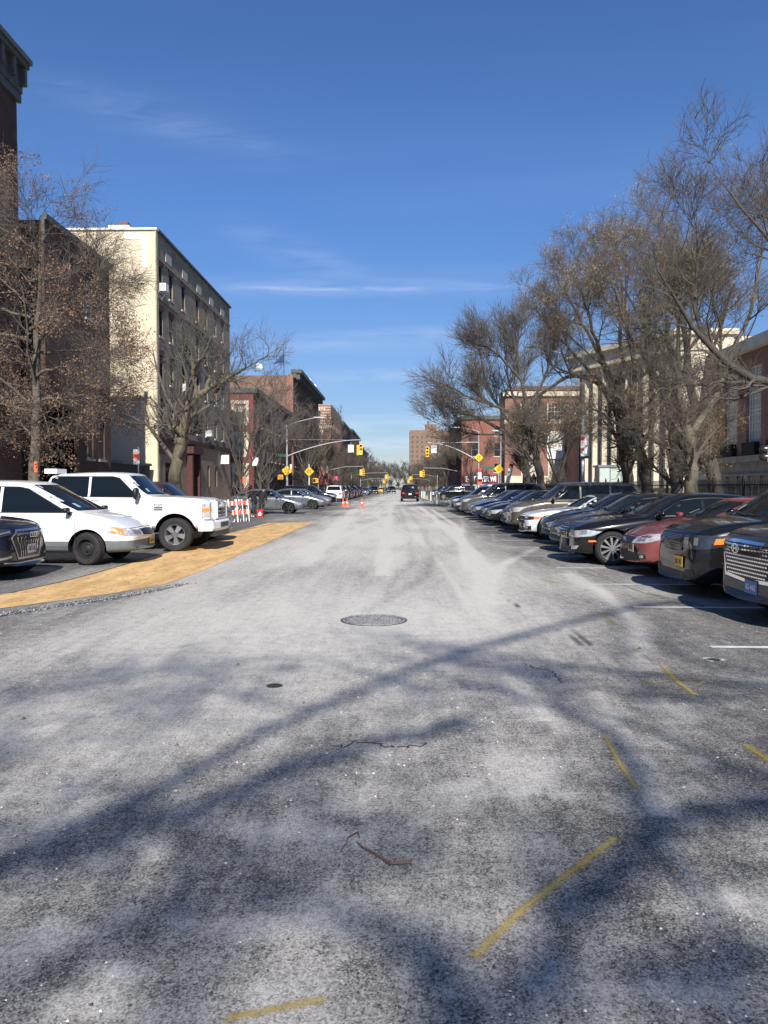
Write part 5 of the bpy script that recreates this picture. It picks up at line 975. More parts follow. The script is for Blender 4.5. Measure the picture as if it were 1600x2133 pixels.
def make_car(s, pm, name, label, cat, group, loc, rz, plate=None, wheel='five', hero=None, lv=2, rear=False):
    t = thing(name, label, cat, (0,0,0), 0, group); L,W,H = s['L'],s['W'],s['H']; zn,zc,xc,xw,xr,xd,zd = s['zn'],s['zc'],s['xc'],s['xw'],s['xr'],s['xd'],s['zd']; r = s['r']
    body, bvh, I, top, belt, wid = body_mesh(s, pm, lv=lv); body.parent = t; body['paintslot'] = 0
    hitx = lambda y,z: (lambda h: h[0].x if h[0] is not None else 0)(bvh.ray_cast(Vector((3,y,z)), Vector((-1,0,0))))
    hity = lambda x,z: (lambda h: h[0].y if h[0] is not None else W/2)(bvh.ray_cast(Vector((x,4,z)), Vector((0,-1,0))))
    # glass
    gm = s.get('glass', M['glass']); tb = s.get('tumble',.26); hb = H-zc; wr_ = W/2*.955-.13-tb*hb*.85; wbt = W/2*.955-.1
    g_ = MB(); zt = H-.085; panel(g_, bvh, [(-wbt+.02,zc+.05),(wbt-.02,zc+.05),(wr_+.07,zt-.02),(wr_-.0,zt),(-wr_,zt),(-wr_-.07,zt-.02)], 'F', gm, .005, .09); wsh = g_.build('windshield', t, smooth=60); island(wsh)
    wi = MB()
    for sg_ in (-1,1): strip(wi, bvh, [(sg_*.12+.25,zc+.06),(sg_*.12-.28,zc+.1)], .022, 'F', M['seam'], .022)
    wi.build('wiper', t)
    stick = MB(); panel(stick, bvh, [(-wbt+.25,zc+.12),(-wbt+.35,zc+.12),(-wbt+.36,zc+.2),(-wbt+.26,zc+.2)], 'F', mat('sticker',(.35,.5,.45),.5), .009, .05); stick.build('inspection_sticker', t)
    g_ = MB(); wrr = wr_
    if not s.get('norear'): panel(g_, bvh, [(-wbt+.1,zd+.08),(wbt-.1,zd+.08),(wrr-.05,H-.11),(-wrr+.05,H-.11)], 'B', gm, .005, .1); g_.build('rear_window', t, smooth=60)
    zb0 = lambda x: I(belt,x)+.045
    dlo = s.get('dlo') or [(xc-.22,zb0(xc-.22)),(xw+.05,H-.16),(xw-.25,H-.115),((xw+xr)/2,H-.1),(xr+.1,H-.135),(xd+.22,zb0(xd+.22)+.05),(xd+.3,zb0(xd+.3)),((xc+xd)/2,zb0((xc+xd)/2))]
    dlo = [(x,z) for x,z in dlo]; pill = s['pillars']; edges = [0.5]+[p for p in pill]+[-L-1]
    for sd in (1,-1):
        for i in range(len(edges)-1):
            P = clipx(dlo, edges[i+1]+.03, edges[i]-.03)
            if len(P) < 3: continue
            g_ = MB(); panel(g_, bvh, P, 'S', gm, .005, .09, sd)
            if g_.f: island(g_.build('side_window', t, smooth=60))
        tr = MB(); D = densify(dlo, .3); 
        loop = [tuple(p) for p in D]+[tuple(D[0])]; strip(tr, bvh, loop, .016, 'S', M['black'] if not s.get('chrometrim') else M['chrome'], .007, sd, .1)
        tr.build('window_trim', t)
    # doors seams, handles, mirrors, cladding lines
    sm = MB(); dr = s['doors']
    for sd in (1,-1):
        for x in dr: strip(sm, bvh, [(x,I(belt,x)-.01),(x+.015,.62),(x+.02,s.get('gc',.22)+.1)], .009, 'S', M['seam'], .0035, sd, .08)
        strip(sm, bvh, [(dr[0],s.get('gc',.22)+.14),(dr[-1],s.get('gc',.22)+.14)], .008, 'S', M['seam'], .0035, sd, .2)
        if not s.get('nofender'): strip(sm, bvh, [(x_,I(belt,x_)-.045) for x_ in (-.45,-.8,xc)], .007, 'S', M['seam'], .0035, sd, .1)
    strip(sm, bvh, [(-.78*W/2,zn-.015),(0,zn+.0),(.78*W/2,zn-.015)], .009, 'F', M['seam'], .0035, 1, .1)
    sm.build('door_seams', t)
    for sd in (1,-1):
        for x in dr[1:]:
            hx = x+.16; z = I(belt,hx)-.1; y = hity(hx,z); b = MB(); b.box((hx-.09,y-.005,z-.014),(hx+.09,y+.03,z+.014),s.get('handlemat',pm)); o = b.build('door_handle', t)
            if sd < 0: o.scale = (1,-1,1)
        mx_ = xc-.30; mz = I(belt,mx_)+.07; y = hity(mx_,mz-.06); big = s.get('bigmirror',0); b = MB()
        mh_, mw_ = (.10,.10) if not big else (.27,.12)
        q = MB(); n = 12
        prof = [(.0,.75),(.02,.95),(.06,1),(.095,.85),(.11,.5)]
        for fx, k_ in prof: pass
        vs, fs = [], []
        for j,(fx,k_) in enumerate(prof):
            for a in range(n): an = 2*math.pi*a/n; ca, sa = math.cos(an), math.sin(an); ca = math.copysign(abs(ca)**.45,ca); sa = math.copysign(abs(sa)**.45,sa); vs.append((mx_-.05+fx, y+.05+mw_+ca*mw_*k_, mz+.03+sa*mh_*.55*k_))
        for j in range(len(prof)-1):
            for a in range(n): fs.append((j*n+a,j*n+(a+1)%n,(j+1)*n+(a+1)%n,(j+1)*n+a))
        fs.append(tuple(range(n))); fs.append(tuple(range((len(prof)-1)*n,len(prof)*n))); q.add(vs, fs, s.get('mirrormat', pm)); q.box((mx_-.01,y-.04,mz-.07),(mx_+.06,y+.07,mz-.0),M['black'])
        o = q.build('mirror', t, smooth=50, fix=True)
        if sd < 0: o.scale = (1,-1,1)
    # wheels
    rimr = s.get('rimr', r*.66); ty, ri = wheel_meshes(r, s.get('tw',.22), wheel, rimr)
    for ax in (-s['fo'], -s['fo']-s['wb']):
        for sd in (1,-1):
            e = link('wheel', ty, t); e.location = (ax, sd*(W/2-.125), r); e.rotation_euler = (0, random.uniform(0,1), 0 if sd > 0 else math.pi); e.name = 'wheel'
            if ax == -s['fo'] and s.get('steer'): e.rotation_euler[2] += R(s['steer'])
            link('rim', ri, e)
    # default face
    F_ = hero or face_default; F_(s, t, bvh, hitx, pm, I, belt)
    if plate:
        py, pz, txt, pm_, tm_ = plate; x = max(hitx(py-.12,pz),hitx(py+.12,pz),hitx(py,pz))+.012; b = MB(); b.box((x,py-.155,pz-.078),(x+.008,py+.155,pz+.078),pm_); b.box((x-.004,py-.165,pz-.088),(x+.002,py+.165,pz+.088),M['seam']); o = b.build('license_plate', t)
        if txt: text(txt, .095, tm_, o, (x+.0095,py,pz-.005), '+X', sx=.72, ext=.001, bold=.002)
    if rear or True:
        tl = MB()
        for sd in (1,-1): zr0 = s.get('ztail', zd-.1); panel(tl, bvh, [(sd*(W/2-.12),zr0-.28),(sd*(W/2-.42),zr0-.26),(sd*(W/2-.40),zr0-.1),(sd*(W/2-.12),zr0-.08)], 'B', M['red'], .006, .08)
        tl.build('tail_light', t)
        rp = MB(); xb = -L-.02; rp.box((xb-.006,-.155,.74),(xb,.155,.89),M['white']); rp.build('rear_plate', t)
    t.location = loc; t.rotation_euler = (0,0,rz); return t
def lamps(s, t, bvh, poly, m=None, inner=None, ang=45, amber=None):
    for sd in (1,-1):
        b = MB(); panel(b, bvh, poly, 'C', m or M['lamp'], .007, .05, sd, ang)
        if inner: 
            for q in inner: panel(b, bvh, q, 'C', mat('lamp_inner',(.22,.22,.23),.3,.3,1), .011, .04, sd, ang)
        o = b.build('headlight', t, smooth=60)
        if amber: a = MB(); panel(a, bvh, amber, 'C', M['amber'], .0115, .04, sd, ang); a.build('turn_signal', t) if a.f else None
def circ(cx, cy, cz, r, n=10, ax='C'):
    return [(cx+.0, cy+math.cos(2*math.pi*i/n)*r, cz+math.sin(2*math.pi*i/n)*r) for i in range(n)]
def face_default(s, t, bvh, hitx, pm, I, belt):
    zn, W = s['zn'], s['W']; b = MB(); panel(b, bvh, mirror_poly([(.0,zn-.10),(.42,zn-.10),(.34,zn-.24),(0,zn-.25)][::1])[0:8], 'F', M['black'], .006, .08)
    for i in range(3): strip(b, bvh, [(-.36,zn-.135-i*.037),(.36,zn-.135-i*.037)], .012, 'F', M['silver'], .014)
    b.build('grille', t); b = MB(); panel(b, bvh, [(-.55,.30),(.55,.30),(.48,.43),(-.48,.43)], 'F', M['black'], .006, .08); b.build('lower_grille', t)
    h = W/2; lamps(s, t, bvh, [(-.03,h-.52,zn-.12),(-.03,h-.36,zn-.25),(-.3,h,zn-.22),(-.62,h,zn-.05),(-.3,h-.1,zn-.07)], inner=[[(-.08,h-.36,zn-.20),(-.14,h-.2,zn-.20),(-.14,h-.2,zn-.12),(-.08,h-.36,zn-.12)]])
    for sd in (1,-1): b = MB(); panel(b, bvh, [(-.05,h-.40,.40),(-.05,h-.22,.38),(-.1,h-.2,.47),(-.05,h-.38,.48)], 'C', M['black'], .007, .05, sd); panel(b, bvh, [(-.05,h-.36,.42),(-.05,h-.27,.41),(-.1,h-.27,.46),(-.05,h-.36,.46)], 'C', M['lamp'], .010, .05, sd); b.build('fog_light', t)
def face_audi(s, t, bvh, hitx, pm, I, belt):
    hexo = mirror_poly([(.0,.875),(.40,.875),(.56,.74),(.38,.36),(0,.36)]); hexi = mirror_poly([(.0,.845),(.375,.845),(.51,.735),(.345,.395),(0,.395)])
    b = MB(); panel(b, bvh, hexo[1:4]+hexo[5:8] if 0 else [p for i,p in enumerate(hexo)], 'F', M['silver'], .010, .06); panel(b, bvh, hexi, 'F', M['black'], .016, .06)
    for i in range(7): z = .44+i*.055; w_ = .33+min(1,(z-.395)/.34)*.14; strip(b, bvh, [(-w_,z),(w_,z)], .006, 'F', M['darkalloy'], .019)
    for i in range(-4,5):
        y = i*.083
        if abs(y) < .09: segs = [(y*1.1,.65),(y,.6)]
        strip(b, bvh, [(y*1.0,.838),(y*1.22,.745),(y*1.1,.66)] if abs(i)>1 else [(y*1.1,.67),(y*1.1,.64)], .012, 'F', M['chrome'], .026); strip(b, bvh, [(y*1.1,.66),(y*.93,.60),(y*.9,.405)], .011, 'F', M['chrome'], .026)
    b.build('grille', t); e = MB(); x = hitx(0,.77)+.03
    for i in range(4): emblem_ring(e, (x, -.105+i*.07, .77), .048, .048, .013, M['chrome'])
    e.build('emblem', t); b = MB(); strip(b, bvh, [(-.82,.33),(-.4,.30),(.4,.30),(.82,.33)], .02, 'F', M['silver'], .01); panel(b, bvh, [(-.6,.15),(.6,.15),(.62,.28),(-.62,.28)], 'F', M['black'], .007, .08)
    for sd in (1,-1): panel(b, bvh, [(-.05,.60,.34),(-.3,.86,.36),(-.3,.88,.60),(-.1,.66,.48)], 'C', M['black'], .008, .06, sd); panel(b, bvh, [(-.07,.66,.40),(-.25,.84,.37),(-.25,.84,.41),(-.07,.66,.44)], 'C', M['silver'], .012, .06, sd)
    b.build('lower_grille', t); lamps(s, t, bvh, [(-.08,.60,.80),(-.35,.86,.74),(-.55,.93,.83),(-.2,.80,.90),(-.1,.62,.88)], M['darklamp'], inner=[[(-.1,.64,.83),(-.3,.84,.79),(-.3,.84,.81),(-.1,.64,.86)],[(-.3,.84,.79),(-.35,.88,.85),(-.32,.86,.86),(-.28,.83,.80)]])
def face_van(s, t, bvh, hitx, pm, I, belt):
    b = MB(); panel(b, bvh, mirror_poly([(0,.735),(.36,.725),(.34,.60),(0,.585)]), 'F', M['black'], .007, .06)
    for i in range(3): strip(b, bvh, [(-.33,.625+i*.035),(.33,.625+i*.035)], .008, 'F', M['darkalloy'], .012)
    b.build('grille', t); e = MB(); x = hitx(0,.665)+.014; emblem_ring(e,(x,0,.665),.06,.042,.010,M['darkalloy']); emblem_ring(e,(x+.001,0,.672),.03,.036,.008,M['darkalloy']); e.build('emblem', t)
    lamps(s, t, bvh, [(-.02,.40,.60),(-.30,.84,.60),(-.62,.93,.66),(-.56,.93,.80),(-.25,.80,.76),(-.03,.42,.70)], inner=[[(-.05,.46,.63),(-.16,.66,.63),(-.16,.66,.71),(-.05,.46,.69)]], amber=[(-.30,.84,.62),(-.56,.92,.67),(-.53,.92,.78),(-.32,.84,.74)])
    b = MB(); panel(b, bvh, [(-.42,.25),(.42,.25),(.38,.34),(-.38,.34)], 'F', M['black'], .007, .06)
    for sd in (1,-1): panel(b, bvh, [(-.04,.52,.27),(-.1,.66,.28),(-.1,.66,.36),(-.04,.52,.34)], 'C', M['black'], .008, .05, sd)
    b.build('lower_grille', t)
def face_truck(s, t, bvh, hitx, pm, I, belt):
    x = hitx(0,1.0)+.02; b = MB(); g0 = .78; g1 = 1.26; b.box((x-.12,-.60,g0),(x+.03,.60,g1),pm); b.box((x+.031,-.50,g0+.05),(x+.034,.50,g1-.05),M['black'])
    for i in range(4): z = g0+.075+i*.098; b.box((x+.034,-.50,z),(x+.06,-.14,z+.052),M['silver']); b.box((x+.034,.14,z),(x+.06,.50,z+.052),M['silver']); b.box((x+.034,-.14,z+.012),(x+.05,.14,z+.04),M['silver'])
    for sd in (1,-1): b.box((x+.031,sd*.50-.03,g0+.03),(x+.066,sd*.50+.03,g1-.03),pm)
    b.build('grille', t, fix=True); e = MB(); e.lathe([(0,.002),(.085,.002),(.1,0)],mat('emblem_blue',(.05,.07,.14),.3),24,'X',(x+.065,0,1.02)); emblem_ring(e,(x+.066,0,1.02),.115,.06,.014,M['chrome']); e.build('emblem', t)
    for sd in (1,-1):
        b = MB(); y0, y1 = sorted((sd*.62, sd*.965)); xb = x-.02; b.box((xb-.16,y0,.80),(xb+.0,y1,1.22),pm); b.add([(xb+.006,y0+.01,.84),(xb+.006,y1-.01,.84),(xb+.006,y1-.01,1.19),(xb+.006,y0+.01,1.19)],[(0,1,2,3)],M['lamp']); yo = sd*.972
        b.add([(xb+.006,yo,.84),(xb-.2,yo,.84),(xb-.2,yo,1.19),(xb+.006,yo,1.19)],[(0,1,2,3)],M['lamp']); o = b.build('headlight', t, fix=True)
        b = MB(); b.box((xb-.19,min(yo,yo+sd*.006),.99),(xb-.01,max(yo,yo+sd*.006),1.07),M['amber']); b.box((xb+.007,y0+.03,.99),(xb+.012,y1-.03,1.05),M['amber']); b.build('turn_signal', t)
    b = MB(); wb_ = mat('bumper_white',(.72,.72,.70),.5,vcol=(.27,.13,.07),vscale=5,cov=(.60,.64)); prof = [(x+.10,.50),(x+.13,.56),(x+.13,.72),(x+.09,.76),(x-.1,.76),(x-.1,.50)]
    vs, fs = [], []; ysx = [-1.0,-.9,-.5,0,.5,.9,1.0]; dx_ = [-.20,-.08,0,0,0,-.08,-.20]
    for yv, dd_ in zip(ysx, dx_):
        for (px_,pz_) in prof: vs.append((px_+dd_, yv, pz_))
    k_ = len(prof)
    for i in range(len(ysx)-1):
        for j in range(k_): fs.append((i*k_+j, i*k_+(j+1)%k_, (i+1)*k_+(j+1)%k_, (i+1)*k_+j))
    fs.append(tuple(range(k_))); fs.append(tuple(range((len(ysx)-1)*k_, len(ysx)*k_))); b.add(vs, fs, wb_); b.box((x+.128,-.42,.58),(x+.134,.42,.70),M['black']); b.box((x-.05,-.8,.36),(x+.06,.8,.50),M['black'])
    b.build('bumper', t, fix=True)
    for sd in (1,-1):
        b = MB(); 
        for z0 in (1.035,1.085): y = W_at(bvh,-1.42,z0); b.box((-1.52,y+.004,z0-.016),(-1.30,y+.009,z0+.016),M['maroon'])
        o = b.build('fender_badge', t); o.scale = (1,sd,1)
        y = W_at(bvh,-1.42,1.14); tx = text('F250', .085, M['seam'], t, (-1.41,sd*(y+.012),1.145), '+Y' if sd>0 else '-Y', sx=1.3, ext=.001); tx.name = 'badge_lettering'
    b = MB()
    b.box((-4.3,-.85,1.93),(-3.98,-.3,2.05),M['white'])
    b.build('roof_light_box', t)
    for sd in (1,-1): b = MB(); y = sd*1.02; b.box((-3.8,min(y,y-.2*sd),.46),(-1.7,max(y,y-.2*sd),.51),M['black']); b.build('side_step', t)
def W_at(bvh, x, z): h = bvh.ray_cast(Vector((x,4,z)), Vector((0,-1,0))); return h[0].y if h[0] is not None else .95
def face_suvbig(s, t, bvh, hitx, pm, I, belt):      # wide chrome lozenge grille
    b = MB(); outer = mirror_poly([(0,.98),(.60,.965),(.70,.88),(.60,.50),(0,.47)]); inner = mirror_poly([(0,.945),(.56,.93),(.655,.87),(.56,.54),(0,.51)]); panel(b, bvh, outer, 'F', M['chrome'], .012, .06); panel(b, bvh, inner, 'F', M['black'], .018, .06)
    for j in range(9):
        z = .555+j*.045; wz = .50+ (z-.5)*.3
        n_ = int(wz/.055)
        for i in range(-n_, n_+1):
            y = i*.058+(j%2)*.029
            if abs(y) < wz-.02: panel(b, bvh, [(y-.034,z),(y,z+.013),(y+.034,z),(y,z-.013)], 'F', M['chrome'], .027, .06)
    b.build('grille', t); e = MB(); x = hitx(0,.88)+.034; emblem_ring(e,(x,0,.875),.095,.058,.016,M['chrome']); e.box((x+.004,-.045,.84),(x+.01,-.03,.91),M['chrome']); e.box((x+.004,.03,.84),(x+.01,.045,.91),M['chrome']); e.box((x+.004,-.04,.868),(x+.01,.04,.882),M['chrome']); e.build('emblem', t)
    b = MB(); gs = mat('grey_bumper',(.16,.15,.14),.5,.3); panel(b, bvh, mirror_poly([(0,.46),(.62,.49),(.66,.36),(0,.36)]), 'F', gs, .010, .07); panel(b, bvh, mirror_poly([(0,.35),(.70,.36),(.72,.24),(0,.24)]), 'F', M['black'], .012, .07); strip(b, bvh, [(-.85,.26),(-.66,.20),(.66,.20),(.85,.26)], .07, 'F', mat('skid_silver',(.33,.33,.33),.45,.7), .02)
    b.build('lower_grille', t)
    lamps(s, t, bvh, [(-.05,.72,.55),(-.2,.9,.58),(-.3,.93,.80),(-.1,.76,.84)], M['darklamp'], inner=[[(-.08,.78,.60),(-.16,.88,.62),(-.18,.88,.68),(-.09,.79,.67)],[(-.08,.78,.71),(-.16,.88,.72),(-.18,.88,.78),(-.09,.79,.77)]]); 
    b = MB(); [panel(b, bvh, [(-.06,.70,.92),(-.3,.9,.90),(-.3,.9,.92),(-.06,.70,.945)], 'C', M['lamp'], .009, .05, sd) for sd in (1,-1)]; b.build('running_light', t)
def face_journey(s, t, bvh, hitx, pm, I, belt):
    b = MB(); panel(b, bvh, mirror_poly([(0,.93),(.44,.92),(.46,.80),(.36,.66),(0,.64)]), 'F', M['black'], .010, .06)
    strip(b, bvh, [(-.42,.79),(.42,.79)], .035, 'F', pm, .022); strip(b, bvh, [(0,.92),(0,.65)], .035, 'F', pm, .022)
    for i in range(4): strip(b, bvh, [(-.40,.83+i*.022),(-.03,.83+i*.022)], .005, 'F', M['silver'], .016); strip(b, bvh, [(.03,.83+i*.022),(.40,.83+i*.022)], .005, 'F', M['silver'], .016); strip(b, bvh, [(-.36,.675+i*.022),(-.03,.675+i*.022)], .005, 'F', M['silver'], .016); strip(b, bvh, [(.03,.675+i*.022),(.36,.675+i*.022)], .005, 'F', M['silver'], .016)
    b.build('grille', t); lamps(s, t, bvh, [(-.03,.46,.72),(-.25,.80,.70),(-.60,.94,.76),(-.66,.94,.90),(-.2,.76,.91),(-.04,.46,.90)], M['darklamp'], inner=[[(-.08,.56,.76),(-.12,.64,.76),(-.12,.64,.87),(-.08,.56,.87)],[(-.18,.72,.76),(-.22,.78,.76),(-.22,.78,.87),(-.18,.72,.87)]], amber=[(-.40,.89,.78),(-.52,.93,.79),(-.54,.93,.87),(-.42,.90,.86)])
    b = MB(); panel(b, bvh, [(-.55,.25),(.55,.25),(.50,.36),(-.50,.36)], 'F', M['black'], .010, .06)
    for sd in (1,-1): panel(b, bvh, [(-.05,.58,.29),(-.18,.78,.30),(-.15,.74,.42),(-.06,.60,.40)], 'C', M['black'], .010, .05, sd)
    strip(b, bvh, [(-.82,.235),(-.5,.20),(.5,.20),(.82,.235)], .03, 'F', M['silver'], .012); b.build('lower_grille', t)
def face_civic(s, t, bvh, hitx, pm, I, belt):
    b = MB(); panel(b, bvh, mirror_poly([(0,.70),(.40,.69),(.30,.575),(0,.56)]), 'F', M['black'], .008, .05)
    for i in range(9): strip(b, bvh, [(-.32+i*.08,.58),(-.34+i*.085,.685)], .006, 'F', M['darkalloy'], .013)
    b.build('grille', t); e = MB(); x = hitx(0,.63)+.016; e.box((x,-.045,.59),(x+.008,-.030,.68),M['silver']); e.box((x,.030,.59),(x+.008,.045,.68),M['silver']); e.box((x,-.03,.625),(x+.008,.03,.642),M['silver']); e.build('emblem', t)
    lamps(s, t, bvh, [(-.03,.42,.58),(-.2,.72,.60),(-.55,.89,.70),(-.62,.89,.78),(-.2,.70,.76),(-.04,.44,.68)], inner=[[(-.1,.54,.63),(-.2,.70,.65),(-.2,.70,.71),(-.1,.54,.69)]])
    b = MB(); panel(b, bvh, mirror_poly([(0,.42),(.42,.42),(.48,.27),(0,.26)]), 'F', M['black'], .008, .06); b.build('lower_grille', t)
    for sd in (1,-1): b = MB(); panel(b, bvh, [(-.06,.56,.30),(-.2,.76,.33),(-.18,.74,.40),(-.07,.58,.39)], 'C', M['black'], .009, .05, sd); panel(b, bvh, [(-.1,.64,.325),(-.16,.72,.335),(-.16,.72,.385),(-.1,.64,.38)], 'C', M['lamp'], .013, .04, sd); b.build('fog_light', t)
def face_merc(s, t, bvh, hitx, pm, I, belt):
    b = MB(); panel(b, bvh, mirror_poly([(0,.80),(.33,.79),(.38,.70),(.26,.53),(0,.52)]), 'F', M['darkalloy'], .012, .05)
    for i in range(5): z = .555+i*.05; wz = .26+.10*(z-.53)/.2; strip(b, bvh, [(-wz,z),(wz,z)], .014, 'F', M['chrome'], .03)
    strip(b, bvh, [(-.33,.795),(-.385,.70),(-.26,.525),(.26,.525),(.385,.70),(.33,.795),(-.33,.795)], .014, 'F', M['chrome'], .026); b.build('grille', t)
    lamps(s, t, bvh, [(-.05,.42,.575),(-.22,.68,.56),(-.48,.92,.60),(-.66,.94,.69),(-.42,.86,.725),(-.12,.56,.69)], inner=[[(-.12,.54,.60),(-.2,.66,.60),(-.2,.66,.70),(-.12,.54,.68)],[(-.3,.78,.62),(-.4,.86,.64),(-.4,.86,.73),(-.3,.78,.72)]])
    for sd in (1,-1):
        b = MB(); panel(b, bvh, [(-.40,.91,.475),(-.56,.93,.48),(-.54,.93,.515),(-.40,.91,.51)], 'C', M['amber'], .009, .04, sd, 60); b.build('side_marker', t)
        b = MB(); panel(b, bvh, [(-.08,.56,.30),(-.22,.74,.33),(-.26,.78,.40),(-.12,.62,.38)], 'C', M['lamp'], .009, .04, sd); b.build('fog_light', t)
    b = MB(); panel(b, bvh, [(-.55,.24),(.55,.24),(.42,.36),(-.42,.36)], 'F', M['black'], .008, .06); b.build('lower_grille', t); b = MB(); x = hitx(0,.42); b.box((x-.02,-.20,.36),(x+.035,.20,.50),M['black']); b.build('plate_holder', t)
def face_mustang(s, t, bvh, hitx, pm, I, belt):
    b = MB(); panel(b, bvh, mirror_poly([(0,.71),(.50,.70),(.56,.62),(.46,.48),(0,.47)]), 'F', M['black'], .010, .05); strip(b, bvh, [(-.45,.59),(.45,.59)], .01, 'F', M['darkalloy'], .014); b.build('grille', t)
    e = MB(); x = hitx(0,.59)+.022; P = [(-.07,.0),(-.03,.012),(.0,.006),(.04,.03),(.065,.02),(.06,.035),(.035,.05),(.0,.03),(-.04,.03),(-.08,.045),(-.065,.02)]; T = Matrix(((0,0,1,x),(-1,0,0,0),(0,1,0,.575),(0,0,0,1))); e.prism([(p[0],p[1]) for p in P],0,.008,M['silver'],T); e.build('emblem', t)
    lamps(s, t, bvh, [(-.06,.56,.60),(-.25,.82,.60),(-.62,.94,.64),(-.56,.94,.70),(-.2,.80,.71),(-.06,.56,.70)], M['darklamp'], inner=[[(-.1+i*-.045,.61+i*.055,.62),(-.12+i*-.045,.63+i*.055,.62),(-.12+i*-.045,.63+i*.055,.69),(-.1+i*-.045,.61+i*.055,.69)] for i in range(3)], amber=[(-.36,.88,.62),(-.58,.94,.65),(-.55,.94,.69),(-.36,.88,.69)])
    b = MB(); panel(b, bvh, mirror_poly([(0,.36),(.44,.36),(.50,.25),(0,.25)]), 'F', M['black'], .008, .06)
    for sd in (1,-1): panel(b, bvh, [(-.08,.60,.30),(-.3,.84,.30),(-.3,.84,.42),(-.12,.66,.40)], 'C', M['black'], .009, .05, sd); panel(b, bvh, [(-.14,.68,.34),(-.2,.76,.34),(-.2,.76,.39),(-.14,.68,.38)], 'C', M['lamp'], .012, .04, sd)
    b.build('lower_grille', t)
S_ = dict
sedan = S_(L=4.75,W=1.83,H=1.45,zn=.74,zc=.98,xc=-1.30,xw=-2.05,xr=-3.25,xd=-4.05,zd=1.0,r=.33,fo=.92,wb=2.75,pillars=[-2.45,-3.45],doors=[-1.38,-2.45,-3.50],rimr=.225)
suv = S_(L=4.85,W=1.93,H=1.76,zn=.98,zc=1.14,xc=-1.22,xw=-1.95,xr=-4.35,xd=-4.72,zd=1.15,r=.37,fo=.92,wb=2.85,pillars=[-2.45,-3.45],doors=[-1.30,-2.45,-3.50],gc=.26,rimr=.245,tumble=.22,nb=.42)
audi = dict(suv, L=4.68,W=1.9,H=1.66,zn=.93,zc=1.08,xc=-1.2,rake=.25,gc=.22,nb=.24)
sienna = S_(L=4.93,W=1.87,H=1.73,zn=.76,zc=1.06,xc=-1.12,xw=-2.25,xr=-4.45,xd=-4.8,zd=1.12,r=.335,fo=1.05,wb=2.9,pillars=[-2.85,-3.75],doors=[-1.30,-2.72,-3.78],gc=.24,clad=.50,cladmat=M['grey'],steer=-16,rimr=.20,tumble=.20,rake=.35,nb=.32,mirrormat=M['black'],
  dlo=[(-1.42,1.07),(-1.62,1.17),(-2.30,1.56),(-2.5,1.60),(-3.6,1.62),(-4.55,1.58),(-4.7,1.2),(-4.7,1.10),(-2.9,1.08)])
truck = S_(L=6.25,W=2.03,H=1.97,zn=1.26,zc=1.36,xc=-1.62,xw=-2.20,xr=-4.15,xd=-4.32,zd=1.42,r=.415,fo=1.0,wb=3.95,pillars=[-3.15,-4.3],doors=[-1.72,-3.15,-4.28],gc=.52,clad=.6,ztail=1.40,bed=(-4.42,-6.15,.95),tw=.27,rimr=.245,tumble=.20,rake=0,nb=.72,arch=.10,bigmirror=1,mirrormat=M['black'],beltup=.02,norear=False,
  dlo=[(-1.85,1.34),(-2.02,1.44),(-2.42,1.82),(-2.6,1.86),(-4.0,1.86),(-4.12,1.80),(-4.16,1.36)])
palis = dict(suv, L=4.98,W=1.98,H=1.75,zn=1.03,zc=1.17,gc=.24,rake=.05,nb=.28)
journey = dict(suv, L=4.89,W=1.85,H=1.70,zn=.96,zc=1.12,xc=-1.15,xw=-1.95,gc=.20,rake=.15,nb=.24)
civic = dict(sedan, L=4.5,W=1.76,H=1.42,zn=.72,zc=.98,xc=-1.12,xw=-2.05,fo=.9,wb=2.70,rake=.3,nb=.24,doors=[-1.25,-2.5,-3.4],gc=.2)
merc = dict(sedan, L=5.2,W=1.88,H=1.475,zn=.80,zc=.99,xc=-1.55,xw=-2.35,xr=-3.65,xd=-4.5,r=.345,fo=.90,wb=3.1,pillars=[-2.75,-3.85],doors=[-1.6,-2.75,-3.9],rimr=.245,rake=.2,nb=.24,gc=.2)
must = dict(sedan, L=4.78,W=1.91,H=1.38,zn=.74,zc=.94,xc=-1.55,xw=-2.25,xr=-2.95,xd=-3.75,zd=.98,r=.345,fo=.85,wb=2.72,pillars=[-2.95],doors=[-1.65,-3.0],roofmat=mat('soft_top',(.02,.02,.022),.9),rake=.12,nb=.22,gc=.2)
esc = dict(suv, L=5.1,W=2.0,H=1.88,zn=1.08,zc=1.2,zd=1.2,xr=-4.75,xd=-4.98,gc=.3)
NY = mat('plate_gold',(.72,.43,.05),.5); NYtx = mat('plate_navy',(.02,.03,.12),.5); CT = mat('plate_blue',(.10,.22,.45),.5); NJ = mat('plate_cream',(.55,.55,.35),.5)
pB = paint('paint_black',(.005,.005,.006),.0,.035,speck=.08); pN = paint('paint_navy',(.005,.008,.022),.1,.035,speck=.08); pW = paint('paint_white',(.78,.78,.77),0,.12,dust=(.45,.42,.38)); pS = paint('paint_silver',(.20,.21,.225),.5,.08); pG = paint('paint_grey',(.10,.098,.095),.5,.25)
pR = paint('paint_red',(.19,.028,.026),.05,.26,dust=(.45,.36,.34),speck=.7); pT = paint('paint_taupe',(.10,.088,.07),.3,.1); pBl = paint('paint_blue',(.007,.018,.09),.3,.06); pC = paint('paint_charcoal',(.013,.013,.014),.1,.05,speck=.1); pM = paint('paint_maroon',(.07,.012,.012),.3,.2)
GRR = 'cars parked nose out in the right-hand row'; GLL = 'vehicles parked nose out in the left-hand row'; PI = math.pi
